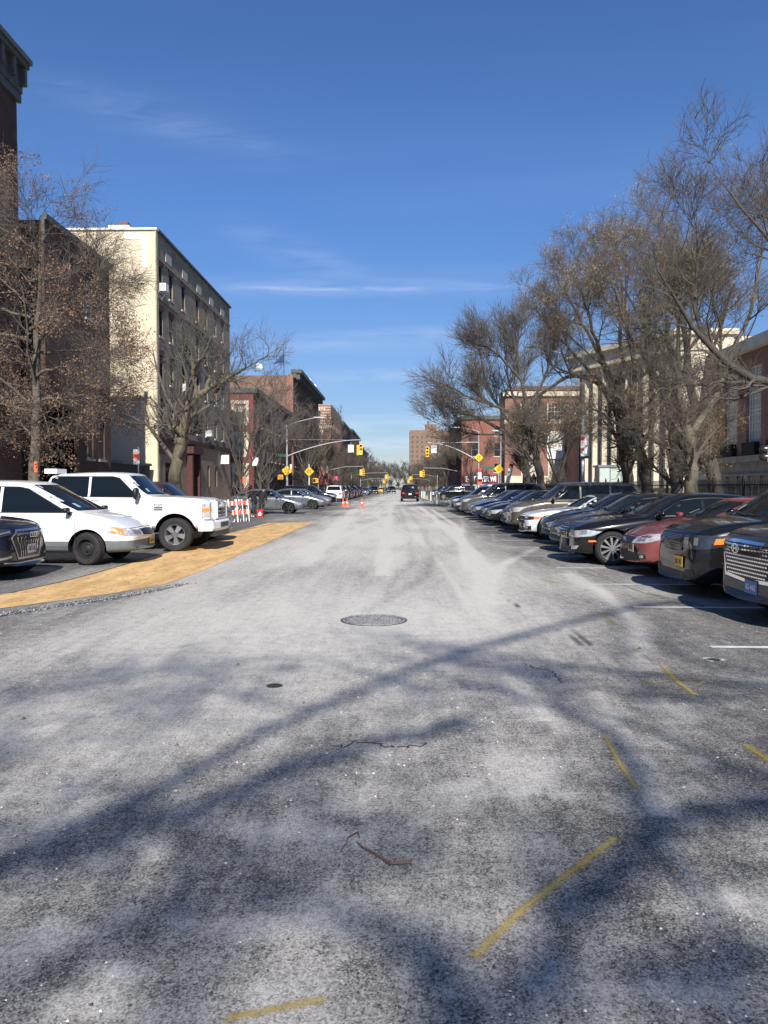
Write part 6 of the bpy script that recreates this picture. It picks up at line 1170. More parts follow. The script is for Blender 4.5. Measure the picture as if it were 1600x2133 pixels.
make_car(palis, paint('paint_graphite',(.03,.028,.026),.2,.08), 'parked_suv', 'graphite suv with a chrome lozenge grille and blue plate, nearest on the right', 'suv', GRR, (3.98,9.15,0), PI, (0.14,.43,'BG 4462',CT,M['white']), 'five', face_suvbig, 3)
make_car(journey, paint('paint_black_dusty',(.005,.005,.007),.0,.04,speck=.22), 'parked_suv', 'scuffed black suv with dark headlights between the graphite suv and the red car', 'suv', GRR, (4.02,11.75,0), PI, (0.30,.50,'JKC 413',NY,NYtx), 'five', face_journey, 3)
c = make_car(civic, pR, 'parked_sedan', 'faded red car speckled with white salt', 'car', GRR, (4.15,14.35,0), PI, (0.24,.50,'E48 JZN',NJ,M['seam']), 'five', face_civic, 3)
make_car(merc, pB, 'parked_sedan', 'glossy black luxury sedan with a slatted chrome grille and silver ten-spoke wheels', 'car', GRR, (3.45,16.55,0), PI, None, 'ten', face_merc, 3)
SD1 = make_car(sedan, pC, 'parked_sedan', 'charcoal sedan directly beyond the black luxury sedan', 'car', GRR, (3.72,19.1,0), PI, None, 'dark', None)
make_car(must, pW, 'parked_convertible', 'white convertible with black soft top and gold plate', 'car', GRR, (3.72,24.1,0), PI, (0.0,.42,'HXF 260',NY,NYtx), 'dark', face_mustang)
SV1 = make_car(suv, pT, 'parked_suv', 'taupe suv with a dusty side just beyond the white convertible', 'suv', GRR, (3.68,26.8,0), PI, (0,.5,None,M['silver'],None), 'five', None)
def recolor(o, pm, lab, loc, rz=PI, group=GRR, sc=(1,1,1)):
    c = copy_tree(o); c.location = loc; c.rotation_euler = (0,0,rz); c['label'] = lab; c['group'] = group; c.scale = sc
    for ch in c.children_recursive:
        for i, sl in enumerate(ch.material_slots):
            if sl.material and sl.material.name.startswith('paint_'): sl.link = 'OBJECT'; sl.material = pm
    return c
recolor(SD1, pB, 'black sedan close against the near side of the white convertible', (3.98,21.6,0))
recolor(SD1, pN, 'dark navy sedan right behind the taupe suv', (3.85,29.35,0))
recolor(SD1, pB, 'black sedan with clear headlights second behind the taupe suv', (3.58,31.9,0))
recolor(SD1, pC, 'dark grey sedan on the near side of the bright blue sedan', (3.62,34.4,0), sc=(1,1,1.0))
recolor(SD1, pBl, 'bright navy blue sedan with a big pale headlight', (3.48,37.0,0))
recolor(SD1, pS, 'silver sedan half hidden between the blue sedan and the grey suv', (3.5,39.7,0))
recolor(SV1, paint('paint_stone',(.075,.073,.068),.2,.08), 'matte stone grey suv in the far part of the right-hand row', (3.32,42.8,0), sc=(1.03,1,1.03))
recolor(SD1, pC, 'dark sedan just beyond the stone grey suv', (3.2,46.0,0)); recolor(SV1, pN, 'dark navy suv second beyond the stone grey suv', (3.2,49.0,0), sc=(1,1,.93)); recolor(SD1, pW, 'white sedan at the far end of the right-hand row', (3.3,52.0,0))
# left row
make_car(audi, paint('paint_night',(.005,.006,.018),.1,.04,speck=.15), 'parked_suv', 'dark blue suv with a tall hexagonal silver grille at the left edge', 'suv', GLL, (-6.35,13.35,0), 0, (0.10,.52,'LLK 1130',mat('plate_white',(.6,.6,.58),.5),M['seam']), 'five', face_audi, 3)
make_car(sienna, pW, 'parked_minivan', 'white minivan with grey lower cladding and black steel wheels', 'minivan', GLL, (-5.27,16.35,0), 0, (0.36,.44,'G 28 VX',NY,NYtx), 'steel', face_van, 3)
make_car(truck, paint('paint_white_truck',(.76,.76,.75),0,.14,dust=(.42,.39,.34)), 'pickup_truck', 'white crew cab pickup truck with a rusty front bumper', 'pickup truck', GLL, (-4.52,19.85,0), 0, None, 'truck', face_truck, 3)
recolor(SV1, pM, 'dark maroon suv hidden behind the white pickup truck', (-4.95,22.9,0), 0, GLL)
foc = make_car(dict(sedan, L=4.53,H=1.48,xd=-4.2,zd=1.08,xr=-3.2), pS, 'parked_sedan', 'silver sedan with a dusty side behind the person in black', 'car', GLL, (-5.6,46.3,0), 0, None, 'dark', None)
recolor(foc, paint('paint_steel',(.22,.23,.25),.7,.2), 'steel grey sedan with a black nose, second of the far left cars', (-5.15,55.2,0), 0, GLL)
recolor(SD1, pS, 'silver sedan with reflective glass, third of the far left cars', (-5.2,60.3,0), 0, GLL)
recolor(SV1, pB, 'long black suv with silver pillars, last of the far left cars', (-5.15,65.5,0), 0, GLL, sc=(1.04,1,.99))
# moving and distant cars
make_car(esc, pB, 'moving_suv', 'black suv driving away in the middle of the street', 'suv', 'vehicles out in the street', (1.25,87.5,0), PI/2, None, 'five', None)
for i, (x, y, rz, o, pm, lb) in enumerate([(-6.85,86,PI/2,SV1,pW,'white suv seen from behind just past the left crossing'),(-6.9,93,PI/2,SV1,pN,'dark suv in front of the white suv past the left crossing'),(-6.9,100,PI/2,SV1,pB,'second dark suv past the left crossing'),(-6.9,107,PI/2,SD1,pC,'charcoal sedan past the left crossing'),
     (-6.9,113.5,PI/2,SV1,pB,'third dark suv past the left crossing'),(-6.9,121,PI/2,SD1,pB,'black sedan far along the left kerb'),(-6.9,129,PI/2,SV1,pC,'charcoal suv far along the left kerb'),
     (-6.4,141,-PI/2,SD1,pS,'silver car facing the camera far down on the left'),(-5.2,158,-PI/2,SV1,pB,'black suv facing the camera far down on the left'),(-1.6,172,-PI/2,SV1,pN,'oncoming dark suv far down the street'),(-4.2,180,-PI/2,SD1,paint('paint_cab',(.75,.5,.05),0,.1),'yellow cab far down the street'),
     (4.6,95,PI,SV1,pB,'black suv parked side-on behind the white posts'),(5.4,101,PI,SV1,pB,'second black suv parked side-on behind the white posts'),(5.0,108,PI,SD1,pB,'black sedan parked side-on beyond the white posts'),(5.2,115,PI,SV1,pC,'charcoal suv parked side-on beyond the white posts'),(5.2,123,PI,SD1,pW,'white car parked side-on far right'),(5.2,131,PI,SV1,pB,'black suv parked side-on far right')]):
    recolor(o, pm, lb, (x,y+ (2.4 if rz==-PI/2 else 0),0), rz, 'cars beyond the junction')
# ------------------------------------------------------------------ street furniture
def diamond(par, c, half, m, rot=R(45)):
    b = MB(); T = Matrix.Translation(c) @ Matrix.Rotation(R(90),4,'X') @ Matrix.Rotation(rot,4,'Z'); h = half/math.sqrt(2)
    b.prism([(-h,-h),(h,-h),(h,h),(-h,h)], 0, .006, M['blk'], T); k = h-.02; b.prism([(-k,-k),(k,-k),(k,k),(-k,k)], .0065, .008, m, T); return b.build('sign_panel', par)
def two_way(par, c, half):
    diamond(par, c, half, M['yel']); b = MB(); s = half/.54; T = Matrix.Translation(c) @ Matrix.Rotation(R(90),4,'X')
    for sx, up_ in ((-.115,-1),(.115,1)):
        P = [(-.028,-.22),(.028,-.22),(.028,.08),(.085,.08),(0,.25),(-.085,.08),(-.028,.08)]; P = [((sx+x)*s, y*s*up_) for x,y in P]
        if up_ < 0: P = P[::-1]
        b.prism(P, .009, .013, M['blk'], T)
    b.build('arrows', par)
# left two-way sign on its own post
p = at(644,982,78); t = thing('road_sign', 'yellow diamond two-way sign on its own white post, left of the street', 'road sign', (p.x,78,.13)); b = MB(); b.box((-.05,-.03,0),(.05,.03,p.z+.62),mat('post_white',(.6,.6,.6),.5)); b.build('post', t); two_way(t, Vector((0,-.04,p.z-.13)), .53)
p = at(1039,977,76); t = thing('road_sign', 'yellow diamond warning sign with small dark symbols by the shop corner', 'road sign', (p.x,76,.13)); b = MB(); b.box((-.04,-.03,0),(.04,.03,p.z+.3),M['galv']); b.build('post', t); diamond(t, Vector((0,-.04,p.z-.13)), .52, M['yel'], R(38))
b = MB(); b.lathe([(0,0),(.05,0),(.05,.004)],M['blk'],12,'Y',(0,-.058,p.z+.04)); b.box((-.12,-.058,p.z-.2),(-.03,-.05,p.z-.06),M['blk']); b.box((.02,-.058,p.z-.24),(.14,-.05,p.z-.19),M['blk']); b.box((-.17,-.058,p.z-.32),(.1,-.05,p.z-.28),M['blk']); b.build('symbols', t)
def signal_head(par, loc, face, lit=None, sc=1.0):
    e = MB(); x,y,z = loc; b = MB(); b.box((x-.17*sc,y-.09,z-.55*sc),(x+.17*sc,y+.13,z+.55*sc),M['asig']); b.box((x-.03,y-.03,z+.55*sc),(x+.03,y+.03,z+.75*sc),M['galv'])
    for k in range(3):
        zz = z+(.36-.36*k)*sc; T = Matrix.Translation((x,y,zz)) 
        for j in range(8):
            a0, a1 = R(10+20*j), R(30+20*j); r_ = .135*sc; P = [(x+math.cos(a)*r_, y-.09, zz+math.sin(a)*r_) for a in (a0,a1)]; Q = [(q[0], y-.30*sc, q[2]) for q in P]; b.add([P[0],P[1],Q[1],Q[0]],[(0,1,2,3)],M['asig'])
    h = b.build('signal_head', par)
    for k, (c_, nm) in enumerate((((.25,.02,.02),'red'),((.25,.16,.02),'amber'),((.02,.2,.12),'green'))):
        l = MB(); m = mat('lens_'+nm+('_lit' if lit == nm else ''), c_, .25, emit=(.05,.9,.45,2.2) if lit == nm else None); l.lathe([(0,-.012),(.12*sc,0)], m, 16, 'Y', (x,y-.094,z+(.36-.36*k)*sc)); l.build('lens', h)
    if face: h.rotation_euler = (0,0,0)
    return h
def mast(side, px, Y, arm_tip, arm_y, head_sig, board_px, lamp_tip, label, green=None, lit=None):
    base = at(px, 1000, Y); x0 = base.x; t = thing('traffic_light', label, 'traffic light', (x0,Y,.13))
    tipx, tipz = at(arm_tip[0], arm_tip[1], Y).x-x0, at(0,arm_tip[1],Y).z-.13; z0 = at(0,arm_y,Y).z-.13; zl = at(0, lamp_tip[2], Y).z-.13
    b = MB(); b.lathe([(.24,0),(.22,.5),(.14,.6),(.12,3),(.10,6),(.08,zl)], M['galv'], 12); b.build('pole', t, smooth=40)
    b = MB(); P = [Vector((0,0,z0))]; n = 9
    for i in range(1,n+1): f = i/n; P.append(Vector((tipx*f, 0, z0+(tipz-z0)*math.sin(f*math.pi/2)**.9)))
    b.tube(P, [.075-.04*i/n for i in range(n+1)], M['galv'], 8); b.tube([(0,0,tipz+.05),(tipx*.35,0,tipz+.03),(tipx*.8,0,tipz+.02)], .018, M['galv'], 5); b.build('mast_arm', t, smooth=60)
    lx, lz = at(lamp_tip[0], lamp_tip[1], Y).x-x0, at(0,lamp_tip[1],Y).z-.13; b = MB(); b.tube([(0,0,zl-.1),(lx*.3,0,zl+(lz-zl)*.45),(lx*.7,0,lz-.1),(lx*.85,0,lz)], .04, M['galv'], 7); b.build('lamp_arm', t, smooth=60)
    b = MB(); sgx = 1 if lx > 0 else -1; xa, xb = sorted((lx*.8, lx*.8+sgx*1.1)); b.box((xa,-.14,lz-.03),(xb,.14,lz+.07),mat('lamp_grey',(.55,.56,.58),.4,.4)); b.box((xa+.1,-.1,lz-.06),(xb-.1,.1,lz-.031),M['lamp']); b.build('lamp_head', t)
    hs = signal_head(t, (at(head_sig[0],head_sig[1],Y).x-x0, -.1, at(0,head_sig[1],Y).z-.13), 0, lit); 
    h2 = MB(); hx = at(head_sig[0],head_sig[1],Y).x-x0 + (-.34 if side<0 else .0)-.0; hz = at(0,head_sig[1],Y).z-.18; h2.box((hx-.10+(.72 if 0 else 0),.05,hz-.52),(hx+.20,.35,hz+.52),M['asig']); h2.build('side_signal_head', t)
    bx = at(board_px[0],board_px[1],Y).x-x0; bz = at(0,board_px[1],Y).z-.13; b = MB(); b.box((bx-.3,-.05,bz-.4),(bx+.3,0,bz+.4),mat('board_white',(.62,.63,.62) if side<0 else (.8,.8,.78),.5)); b.box((bx-.02,-.03,bz+.4),(bx+.02,.02,bz+.62),M['galv']); 
    if side > 0: b.box((bx-.22,-.055,bz+.24),(bx+.22,-.051,bz+.31),M['seam'])
    b.build('sign_panel', t)
    return t, x0
t, x0 = mast(-1, 598, 80, (752,917), 951, (752,937), (731,935), (668,871,887), 'left traffic light with a curved arm showing green', lit='green')
b = MB(); zz = at(0,950,80).z; b.box((-1.1,-.03,zz-.22),(-.12,.0,zz+.06),M['green']); st = b.build('street_name_sign', t)
diamond(t, Vector((0,-.26,at(0,981,80).z-.13)), .55, M['yel'], R(30)); diamond(t, Vector((0,-.245,at(0,981,80).z-.13)), .52, mat('sign_amber',(.72,.42,.03),.5), R(58)); 
b = MB(); z_ = at(0,981,80).z-.13; [b.box((-.24+.08*i,-.285,z_+dz),(-.19+.08*i,-.272,z_+dz+.09),M['blk']) for i in range(7) for dz in (-.24,-.03,.16) if (i*5+int(dz*100))%3]; b.build('symbols', t)
b = MB(); b.box((.32,-.1,at(0,976,80).z-.45),(.5,-.06,at(0,976,80).z+.3),M['white']); b.build('small_sign', t)
def ped(par, x, z, dim=False):
    b = MB(); b.box((x-.28,-.32,z-.24),(x+.28,-.05,z+.24),M['asig']); h = b.build('pedestrian_signal', par); l = MB(); l.box((x-.22,-.327,z-.18),(x+.22,-.322,z+.18),mat('ped_lens',(.45,.2,.03),.4)); hp = [(-.09,-.1),(.09,-.1),(.12,.06),(.06,.12),(-.06,.12),(-.12,.04)]; T = Matrix.Translation((x,-.328,z)) @ Matrix.Rotation(R(90),4,'X'); l.prism(hp,0,.004,mat('hand_lens',(.7,.25,.04),.4),T); l.build('lens', h)
ped(t, at(585,994,80).x-x0, at(0,994,80).z-.13)
p = at(658,1001,82); q = thing('pedestrian_signal', 'orange pedestrian signal box beside the left two-way sign', 'pedestrian signal', (p.x,82,.13)); b = MB(); b.tube([(.25,0,0),(.25,0,p.z)],.05,M['galv'],8); b.build('post', q); ped(q, 0, p.z-.13)
l2 = MB(); l2.box((-.26,-.34,p.z-.3),(-.02,-.329,p.z+.04),M['dark']); l2.build('side_lens', q)
t, x0 = mast(1, 997, 85, (890,923), 963, (890,942), (904,937), (950,892,899), 'right traffic light with a long curved arm and white board')
two_way(t, Vector((0,-.2,at(0,954,85).z-.13)), .53)
b = MB(); z1, z2 = at(0,998,85).z-.13, at(0,976,85).z-.13; b.box((-.1,-.17,z1),(.3,-.13,z2),M['white']); b.box((-.1,-.176,z2-.45),(.3,-.171,z2),M['redsign']); b.box((-.12,-.18,z1-.6),(.32,-.131,z1-.05),M['orange']); b.build('parking_signs', t)
b = MB(); zz = at(0,975,85).z-.13; b.box((.15,-.03,zz-.14),(1.6,0,zz+.14),M['green']); st = b.build('street_name_sign', t)
# distant signals hanging on their arms
for i, (px, py, Y, tx, nm) in enumerate([(757,984,125,742,'left'),(882,987,128,905,'right'),(808,993,190,786,'left'),(858,996,205,872,'right'),(802,1003,235,790,'left'),(853,1003,255,864,'right')]):
    p = at(px,py,Y); far = at(tx,py-6,Y); side = -1 if nm == 'left' else 1; bx = (-11.6 if side<0 else 10.4)
    t = thing('traffic_light', f'{["first","first","second","second","third","third"][i]} distant yellow signal down the street on the {nm}', 'traffic light', (bx,Y,.13), 0, 'distant traffic lights')
    z = p.z; b = MB(); b.tube([(0,0,0),(0,0,z+.9)],.11,M['galv'],7); b.build('pole', t); b = MB(); b.tube([(0,0,z+.2),(( p.x-bx)*.5,0,z+.8),(p.x-bx,0,z+.85)],.06,M['galv'],6); b.build('mast_arm', t); signal_head(t,(p.x-bx,-.1,z-.1),0,None,1.0); b = MB(); b.box((p.x-bx-.6,-.05,z-.6),(p.x-bx-.2,.3,z+.35),M['asig']); b.build('side_signal_head', t)
# lamp post on the right with stacked parking signs
Y = 41.5; p = at(1214,1000,Y); t = thing('street_lamp', 'tall grey street lamp with stacked parking signs among the right-hand trees', 'street lamp', (p.x,Y,.13)); zt = at(0,748,Y).z
b = MB(); b.lathe([(.2,0),(.18,1.0),(.11,1.1),(.10,4),(.07,zt),(.09,zt+.05),(.0,zt+.2)], M['galv'], 12); b.build('pole', t, smooth=40)
a1 = at(1178,739,Y); a2 = at(1120,722,Y); b = MB(); b.tube([(0,0,zt-.15),(a1.x-p.x,0,a1.z-.13),((a1.x+a2.x)/2-p.x,0,a2.z-.35),(a2.x-p.x+.3,0,a2.z-.15)], .045, M['galv'], 7); b.build('lamp_arm', t, smooth=60)
b = MB(); hx = at(1095,722,Y).x-p.x; b.box((hx,-.14,a2.z-.17),(a2.x-p.x+.35,.14,a2.z-.07),MATS['lamp_grey']); b.box((hx+.08,-.1,a2.z-.20),(hx+.6,.1,a2.z-.171),M['lamp']); b.build('lamp_head', t)
r0, r1 = at(1209,955,Y), at(1226,907,Y); b = MB(); x0_, x1_, z0_, z1_ = r0.x-p.x-.02, r1.x-p.x, r0.z-.13, r1.z-.13; b.box((x0_,-.16,z0_),(x1_,-.13,z1_),M['white']); b.box((x0_,-.166,z1_-.28),(x0_+.2,-.161,z1_-.05),M['redsign']); b.box((x0_,-.166,z0_+.42),(x0_+.16,-.161,z0_+.55),M['redsign']); b.box((x0_,-.166,z0_),(x1_,-.161,z0_+.12),M['green']); sp_ = b.build('parking_signs', t)
b = MB(); [b.box((x0_+.05+.03*(i%2),-.168,z1_-.42-i*.11),(x1_-.05-.04*(i%3),-.1655,z1_-.39-i*.11),M['redsign']) for i in range(6) if z1_-.42-i*.11 > z0_+.6]; b.build('sign_lines', sp_)
# other lamp post seen past the school
Y = 78; p = at(1043,1000,Y); t = thing('street_lamp', 'pale street lamp in front of the school corner', 'street lamp', (p.x,Y,.13)); zt = at(0,898,Y).z; b = MB(); b.lathe([(.16,0),(.09,1.2),(.07,zt)], M['galv'], 10); b.build('pole', t, smooth=40); b = MB(); b.box((-.9,-.12,zt-.2),(0,.12,zt-.08),MATS['lamp_grey']); b.build('lamp_head', t)
# tilted white panel sign and small posts
Y = 62; p = at(1062,985,Y); t = thing('banner_sign', 'tilted white panel with a red top leaning beside the warning sign', 'sign', (p.x,Y,.13)); b = MB(); T = Matrix.Rotation(R(12),4,'Y'); b.tube([(-.25,0,0),(-.1,0,2)],.03,M['galv'],6); b.build('post', t); b = MB(); z = p.z-.13; b.box((-.17,-.03,z-.85),(.17,0,z+.5),M['white'],Matrix.Translation((0,0,z)) @ T @ Matrix.Translation((0,0,-z))); b.box((-.17,-.036,z+.5),(.17,0,z+.75),M['redsign'],Matrix.Translation((0,0,z)) @ T @ Matrix.Translation((0,0,-z))); b.build('sign_panel', t)
Y = 58; p = at(532,962,Y); t = thing('street_sign', 'blank white board on a thin black post beside the slender tree', 'sign', (p.x,Y,.13)); b = MB(); b.tube([(0,0,0),(0,0,p.z)],.035,M['iron'],6); b.build('post', t); b = MB(); b.box((-.22,-.05,p.z-.42),(.22,-.02,p.z+.18),M['white']); b.build('sign_panel', t)
Y = 31; p = at(285,960,Y); t = thing('parking_sign', 'white and red parking sign panels behind the pickup truck', 'parking sign', (p.x,Y,.13)); zt = at(0,938,Y).z; b = MB(); b.tube([(.06,0,0),(.06,0,zt)],.03,M['galv'],6); b.build('post', t); b = MB(); zb_ = at(0,974,Y).z; b.box((-.13,-.05,zb_),(.12,-.03,zt-.1),M['white']); b.box((-.13,-.056,zb_+.22),(.12,-.051,zb_+.42),M['orange']); sp_ = b.build('sign_panel', t)
for i, tx_ in enumerate(['NO','PARKING']): text(tx_, .08, M['redsign'], sp_, (0,-.059,zt-.24-i*.11), sx=.7, ext=.001)
Y = 25.8; p = at(74,973,Y); t = thing('notice', 'orange paper notice fixed to the trunk of the leafy oak', 'notice', (p.x+.12,Y-.24,p.z)); b = MB(); b.box((-.05,-.02,-.18),(.07,0,.18),mat('notice_orange',(.7,.16,.06),.7)); b.build('panel', t)
Y = 56.2; p = at(509,1000,Y); t = thing('notice', 'orange paper notice on the slender tree beside the red building', 'notice', (p.x,Y,p.z)); b = MB(); b.box((-.12,-.03,-.25),(.12,0,.25),MATS['notice_orange']); b.build('panel', t)
# rounded twin-lobed post head at the right edge
Y = 21.5; p = at(1592,945,Y); t = thing('metal_post', 'dark post with two rounded metal lobes on top at the right edge', 'post', (p.x+.28,Y,.13)); z = p.z-.13; b = MB(); b.tube([(.1,0,0),(.1,0,z-.2)],.06,M['iron'],10); b.build('post', t)
lob = mat('lobe_metal',(.07,.065,.06),.3,.7)
for nm, zz, r_ in (('upper_lobe',z+.12,.12),('lower_lobe',z-.10,.13)): b = MB(); b.lathe([(0,-.42),(.06,-.40),(r_*.9,-.32),(r_,-.2),(r_,.4),(r_*.8,.5),(0,.52)], lob, 18, 'X', (0,0,zz)); b.build(nm, t, smooth=60)
b = MB(); b.box((-.24,-.14,z-.22),(-.20,.02,z+.22),mat('strap_tan',(.6,.45,.3),.6)); b.build('strap', t)
# iron fence on the right
t = thing('iron_fence', 'black iron picket fence behind the right-hand trees', 'fence', (13.2,24,.13)); FL = 50
b = MB(); b.box((-.02,0,.25),(.02,FL,.30),M['iron']); b.box((-.02,0,1.52),(.02,FL,1.57),M['iron']); b.build('rail', t)
b = MB(); n = int(FL/.125); [b.box((-.011,i*.125-.011,.03),(.011,i*.125+.011,1.78),M['iron']) for i in range(n)]; o = b.build('pickets', t)
for i in range(18): b = MB(); y = i*2.8; b.box((-.05,y-.05,0),(.05,y+.05,1.88),M['iron']); b.lathe([(.055,1.88),(.03,1.93),(.045,1.97),(0,2.03)],M['iron'],8,c=(0,y,0)); b.build('post', t)
for i, y in enumerate((75.3,77.6)):
    t = thing('gate_pillar', ['nearer','farther'][i]+' dark pillar with a pointed cap at the school gate', 'gate pillar', (13.2,y,.13), 0, 'school gate pillars'); b = MB(); b.box((-.22,-.22,0),(.22,.22,2.3),M['iron']); b.build('shaft', t); b = MB(); b.box((-.28,-.28,2.3),(.28,.28,2.4),M['iron']); b.add([(-.2,-.2,2.4),(.2,-.2,2.4),(.2,.2,2.4),(-.2,.2,2.4),(0,0,2.9)],[(0,1,4),(1,2,4),(2,3,4),(3,0,4)],M['iron']); b.build('cap', t)
# pale utility cabinet / booth in front of the piers
p = at(1282,980,56); t = thing('booth', 'pale glass and metal booth in front of the stone piers', 'booth', (p.x,56,.13)); b = MB(); b.box((-1.15,0,0),(1.15,1.4,2.9),mat('booth_glass',(.42,.5,.46),.3,var=.15)); b.build('panels', t)
b = MB(); b.box((-1.25,-.1,2.9),(1.25,1.5,3.05),M['silver']); b.box((-1.2,-.05,1.25),(1.2,-.005,1.35),M['silver']); [b.box((x_,-.05,0),(x_+.06,-.004,2.9),M['silver']) for x_ in (-1.18,-.4,.4,1.12)]; b.build('frame', t)
# cones
b = MB(); b.box((-.19,-.19,0),(.19,.19,.035),M['orange']); proto = None
for i, (px, py, lb) in enumerate([(715,1055,'left orange cone of the close pair on the left'),(723,1055,'right orange cone of the close pair on the left'),(754,1055.5,'lone orange traffic cone further out in the street')]):
    p = gp(px, py)
    if not proto:
        t = thing('traffic_cone', lb, 'traffic cone', (p.x,p.y,0), 0, 'orange traffic cones'); b.build('base', t); c_ = MB(); c_.lathe([(.14,.035),(.10,.27)],M['orange'],16); c_.lathe([(.055,.50),(.03,.70),(.0,.71)],M['orange'],16); c_.lathe([(.085,.36),(.055,.50)],M['orange'],16); c_.build('cone', t, smooth=50); s_ = MB(); s_.lathe([(.10,.27),(.085,.36)],M['white'],16); s_.build('stripe', t, smooth=50); proto = t
    else: c_ = copy_tree(proto); c_.location = (p.x,p.y,0); c_['label'] = lb
# white flexible posts
proto = None
for i, (px, py) in enumerate([(915,1053),(910,1051.6),(905.5,1051),(897.5,1045),(889.5,1042),(885,1040.5),(881.5,1039.5),(878.5,1038.5)]):
    p = gp(px,py); lb = f'{ords[i]} white flexible post from the near end of the row'
    if not proto: t = thing('flexible_post', lb, 'bollard', (p.x,p.y,0), 0, 'white flexible lane posts'); b = MB(); b.lathe([(.10,0),(.10,.03),(.06,.05)],M['black'],12); b.build('base', t); b = MB(); b.lathe([(.055,.05),(.055,.98),(.03,1.03),(0,1.04)],mat('post_cream',(.75,.72,.6),.5),12); b.build('tube', t, smooth=50); proto = t
    else: c_ = copy_tree(proto); c_.location = (p.x,p.y,0); c_['label'] = lb
# folded striped barriers
for i, (px, py, rz, lb) in enumerate([(484,1088,.95,'folded orange and white barricade next to the pickup truck bumper'),(497,1087,1.15,'middle orange and white barricade of the folded stack'),(507,1086,.8,'orange and white barricade nearest the person in black')]):
    p = gp(px,py); t = thing('barricade', lb, 'barricade', (p.x,p.y,0), rz, 'folded striped barricades'); t.scale = (.8,.8,.92)
    for sx_ in (-.3,.3):
        for k in (-1,1): b = MB(); b.tube([(sx_,k*.16,0),(sx_,k*.02,1.12)],.028,M['white'],6); b.build('leg', t)
    for z0_ in (.82,.38):
        b = MB()
        for j in range(6): x_ = -.42+j*.14; b.prism([(x_,z0_),(x_+.14,z0_),(x_+.14,z0_+.22),(x_,z0_+.22)],0,.03,M['orange'] if j%2 else M['white'],Matrix.Translation((0,-.02-.1*(1-z0_),0)) @ Matrix.Rotation(R(90),4,'X'))
        b.build('striped_board', t)
# brush heap by the barriers
p = at(470,1020,40); rng2 = np.random.default_rng(3); n = 60; P = np.zeros((n,6,3)); P[:,0] = rng2.normal(0,.4,(n,3))*[1.4,.6,.05]; d = rng2.normal(0,.5,(n,3))+[.25,0,1.0]; d /= np.linalg.norm(d,axis=1,keepdims=True)
for j in range(1,6): d = d+rng2.normal(0,.18,d.shape); d /= np.linalg.norm(d,axis=1,keepdims=True); P[:,j] = P[:,j-1]+d*rng2.uniform(.28,.5,(n,1))
P[:,:,2] = np.abs(P[:,:,2]); V, F = tubes(P, np.full((n,6),.016)*np.linspace(1,.3,6), 4); o = link('brush_heap', npmesh('brush_heap', V, F, [M['twigL']])); o.location = (p.x,40,.13); tag(o, 'heap of cut bare branches on the pavement behind the barricades', 'brush')
# red delivery bag and the person in black
p = gp(541,1076.5); t = thing('delivery_bag', 'red square delivery bag with a white emblem standing on the road', 'bag', (p.x,p.y,0)); b = MB(); rb = mat('bag_red',(.6,.02,.025),.6); b.box((-.2,-.17,.0),(.2,.17,.38),rb); b.box((-.21,-.18,.36),(.21,.18,.40),rb); b.box((-.17,-.176,.36),(-.1,-.171,.02),M['redsign']); b.build('body', t)
b = MB(); T = Matrix.Translation((0,-.176,.16)) @ Matrix.Rotation(R(90),4,'X'); b.prism([(-.02,-.1),(.11,-.1),(.12,.03),(.07,.11),(.0,.08),(-.04,.0)],0,.004,M['white'],T); b.prism([(-.17,-.12),(-.14,-.12),(-.15,.0)],0,.004,M['white'],T); b.build('emblem', t); b = MB(); b.tube([(-.08,0,.39),(-.06,0,.46),(.06,0,.46),(.08,0,.39)],.012,M['black'],6); b.build('handle', t)
def skinned(name, chains, rad, m, par, lv=2):
    """chains: lists of (name) joints; joints: dict name->pos; radii"""
    pos, edges = chains; bm = bmesh.new(); vm = {}
    me = bpy.data.meshes.new(name); names = list(pos); me.from_pydata([pos[k_] for k_ in names], [(names.index(a), names.index(c)) for a,c in edges], []); o = link(name, me)
    md = o.modifiers.new('skin','SKIN'); md.use_smooth_shade = True; md.use_x_symmetry = False
    sk = me.skin_vertices[0].data if me.skin_vertices else None
    if sk is None: bm2 = bmesh.new(); bm2.from_mesh(me); bm2.verts.layers.skin.verify(); bm2.to_mesh(me); bm2.free(); sk = me.skin_vertices[0].data
    for i, k_ in enumerate(names): r_ = rad[k_]; sk[i].radius = r_ if isinstance(r_, tuple) else (r_, r_); sk[i].use_root = (i == 0)
    ss = o.modifiers.new('ss','SUBSURF'); ss.levels = ss.render_levels = lv; me2 = tomesh(o); o.modifiers.clear(); o.data = me2; me2.materials.clear(); me2.materials.append(m); me2.polygons.foreach_set('use_smooth',[True]*len(me2.polygons)); me2.polygons.foreach_set('material_index',[0]*len(me2.polygons)); o.parent = par; return o
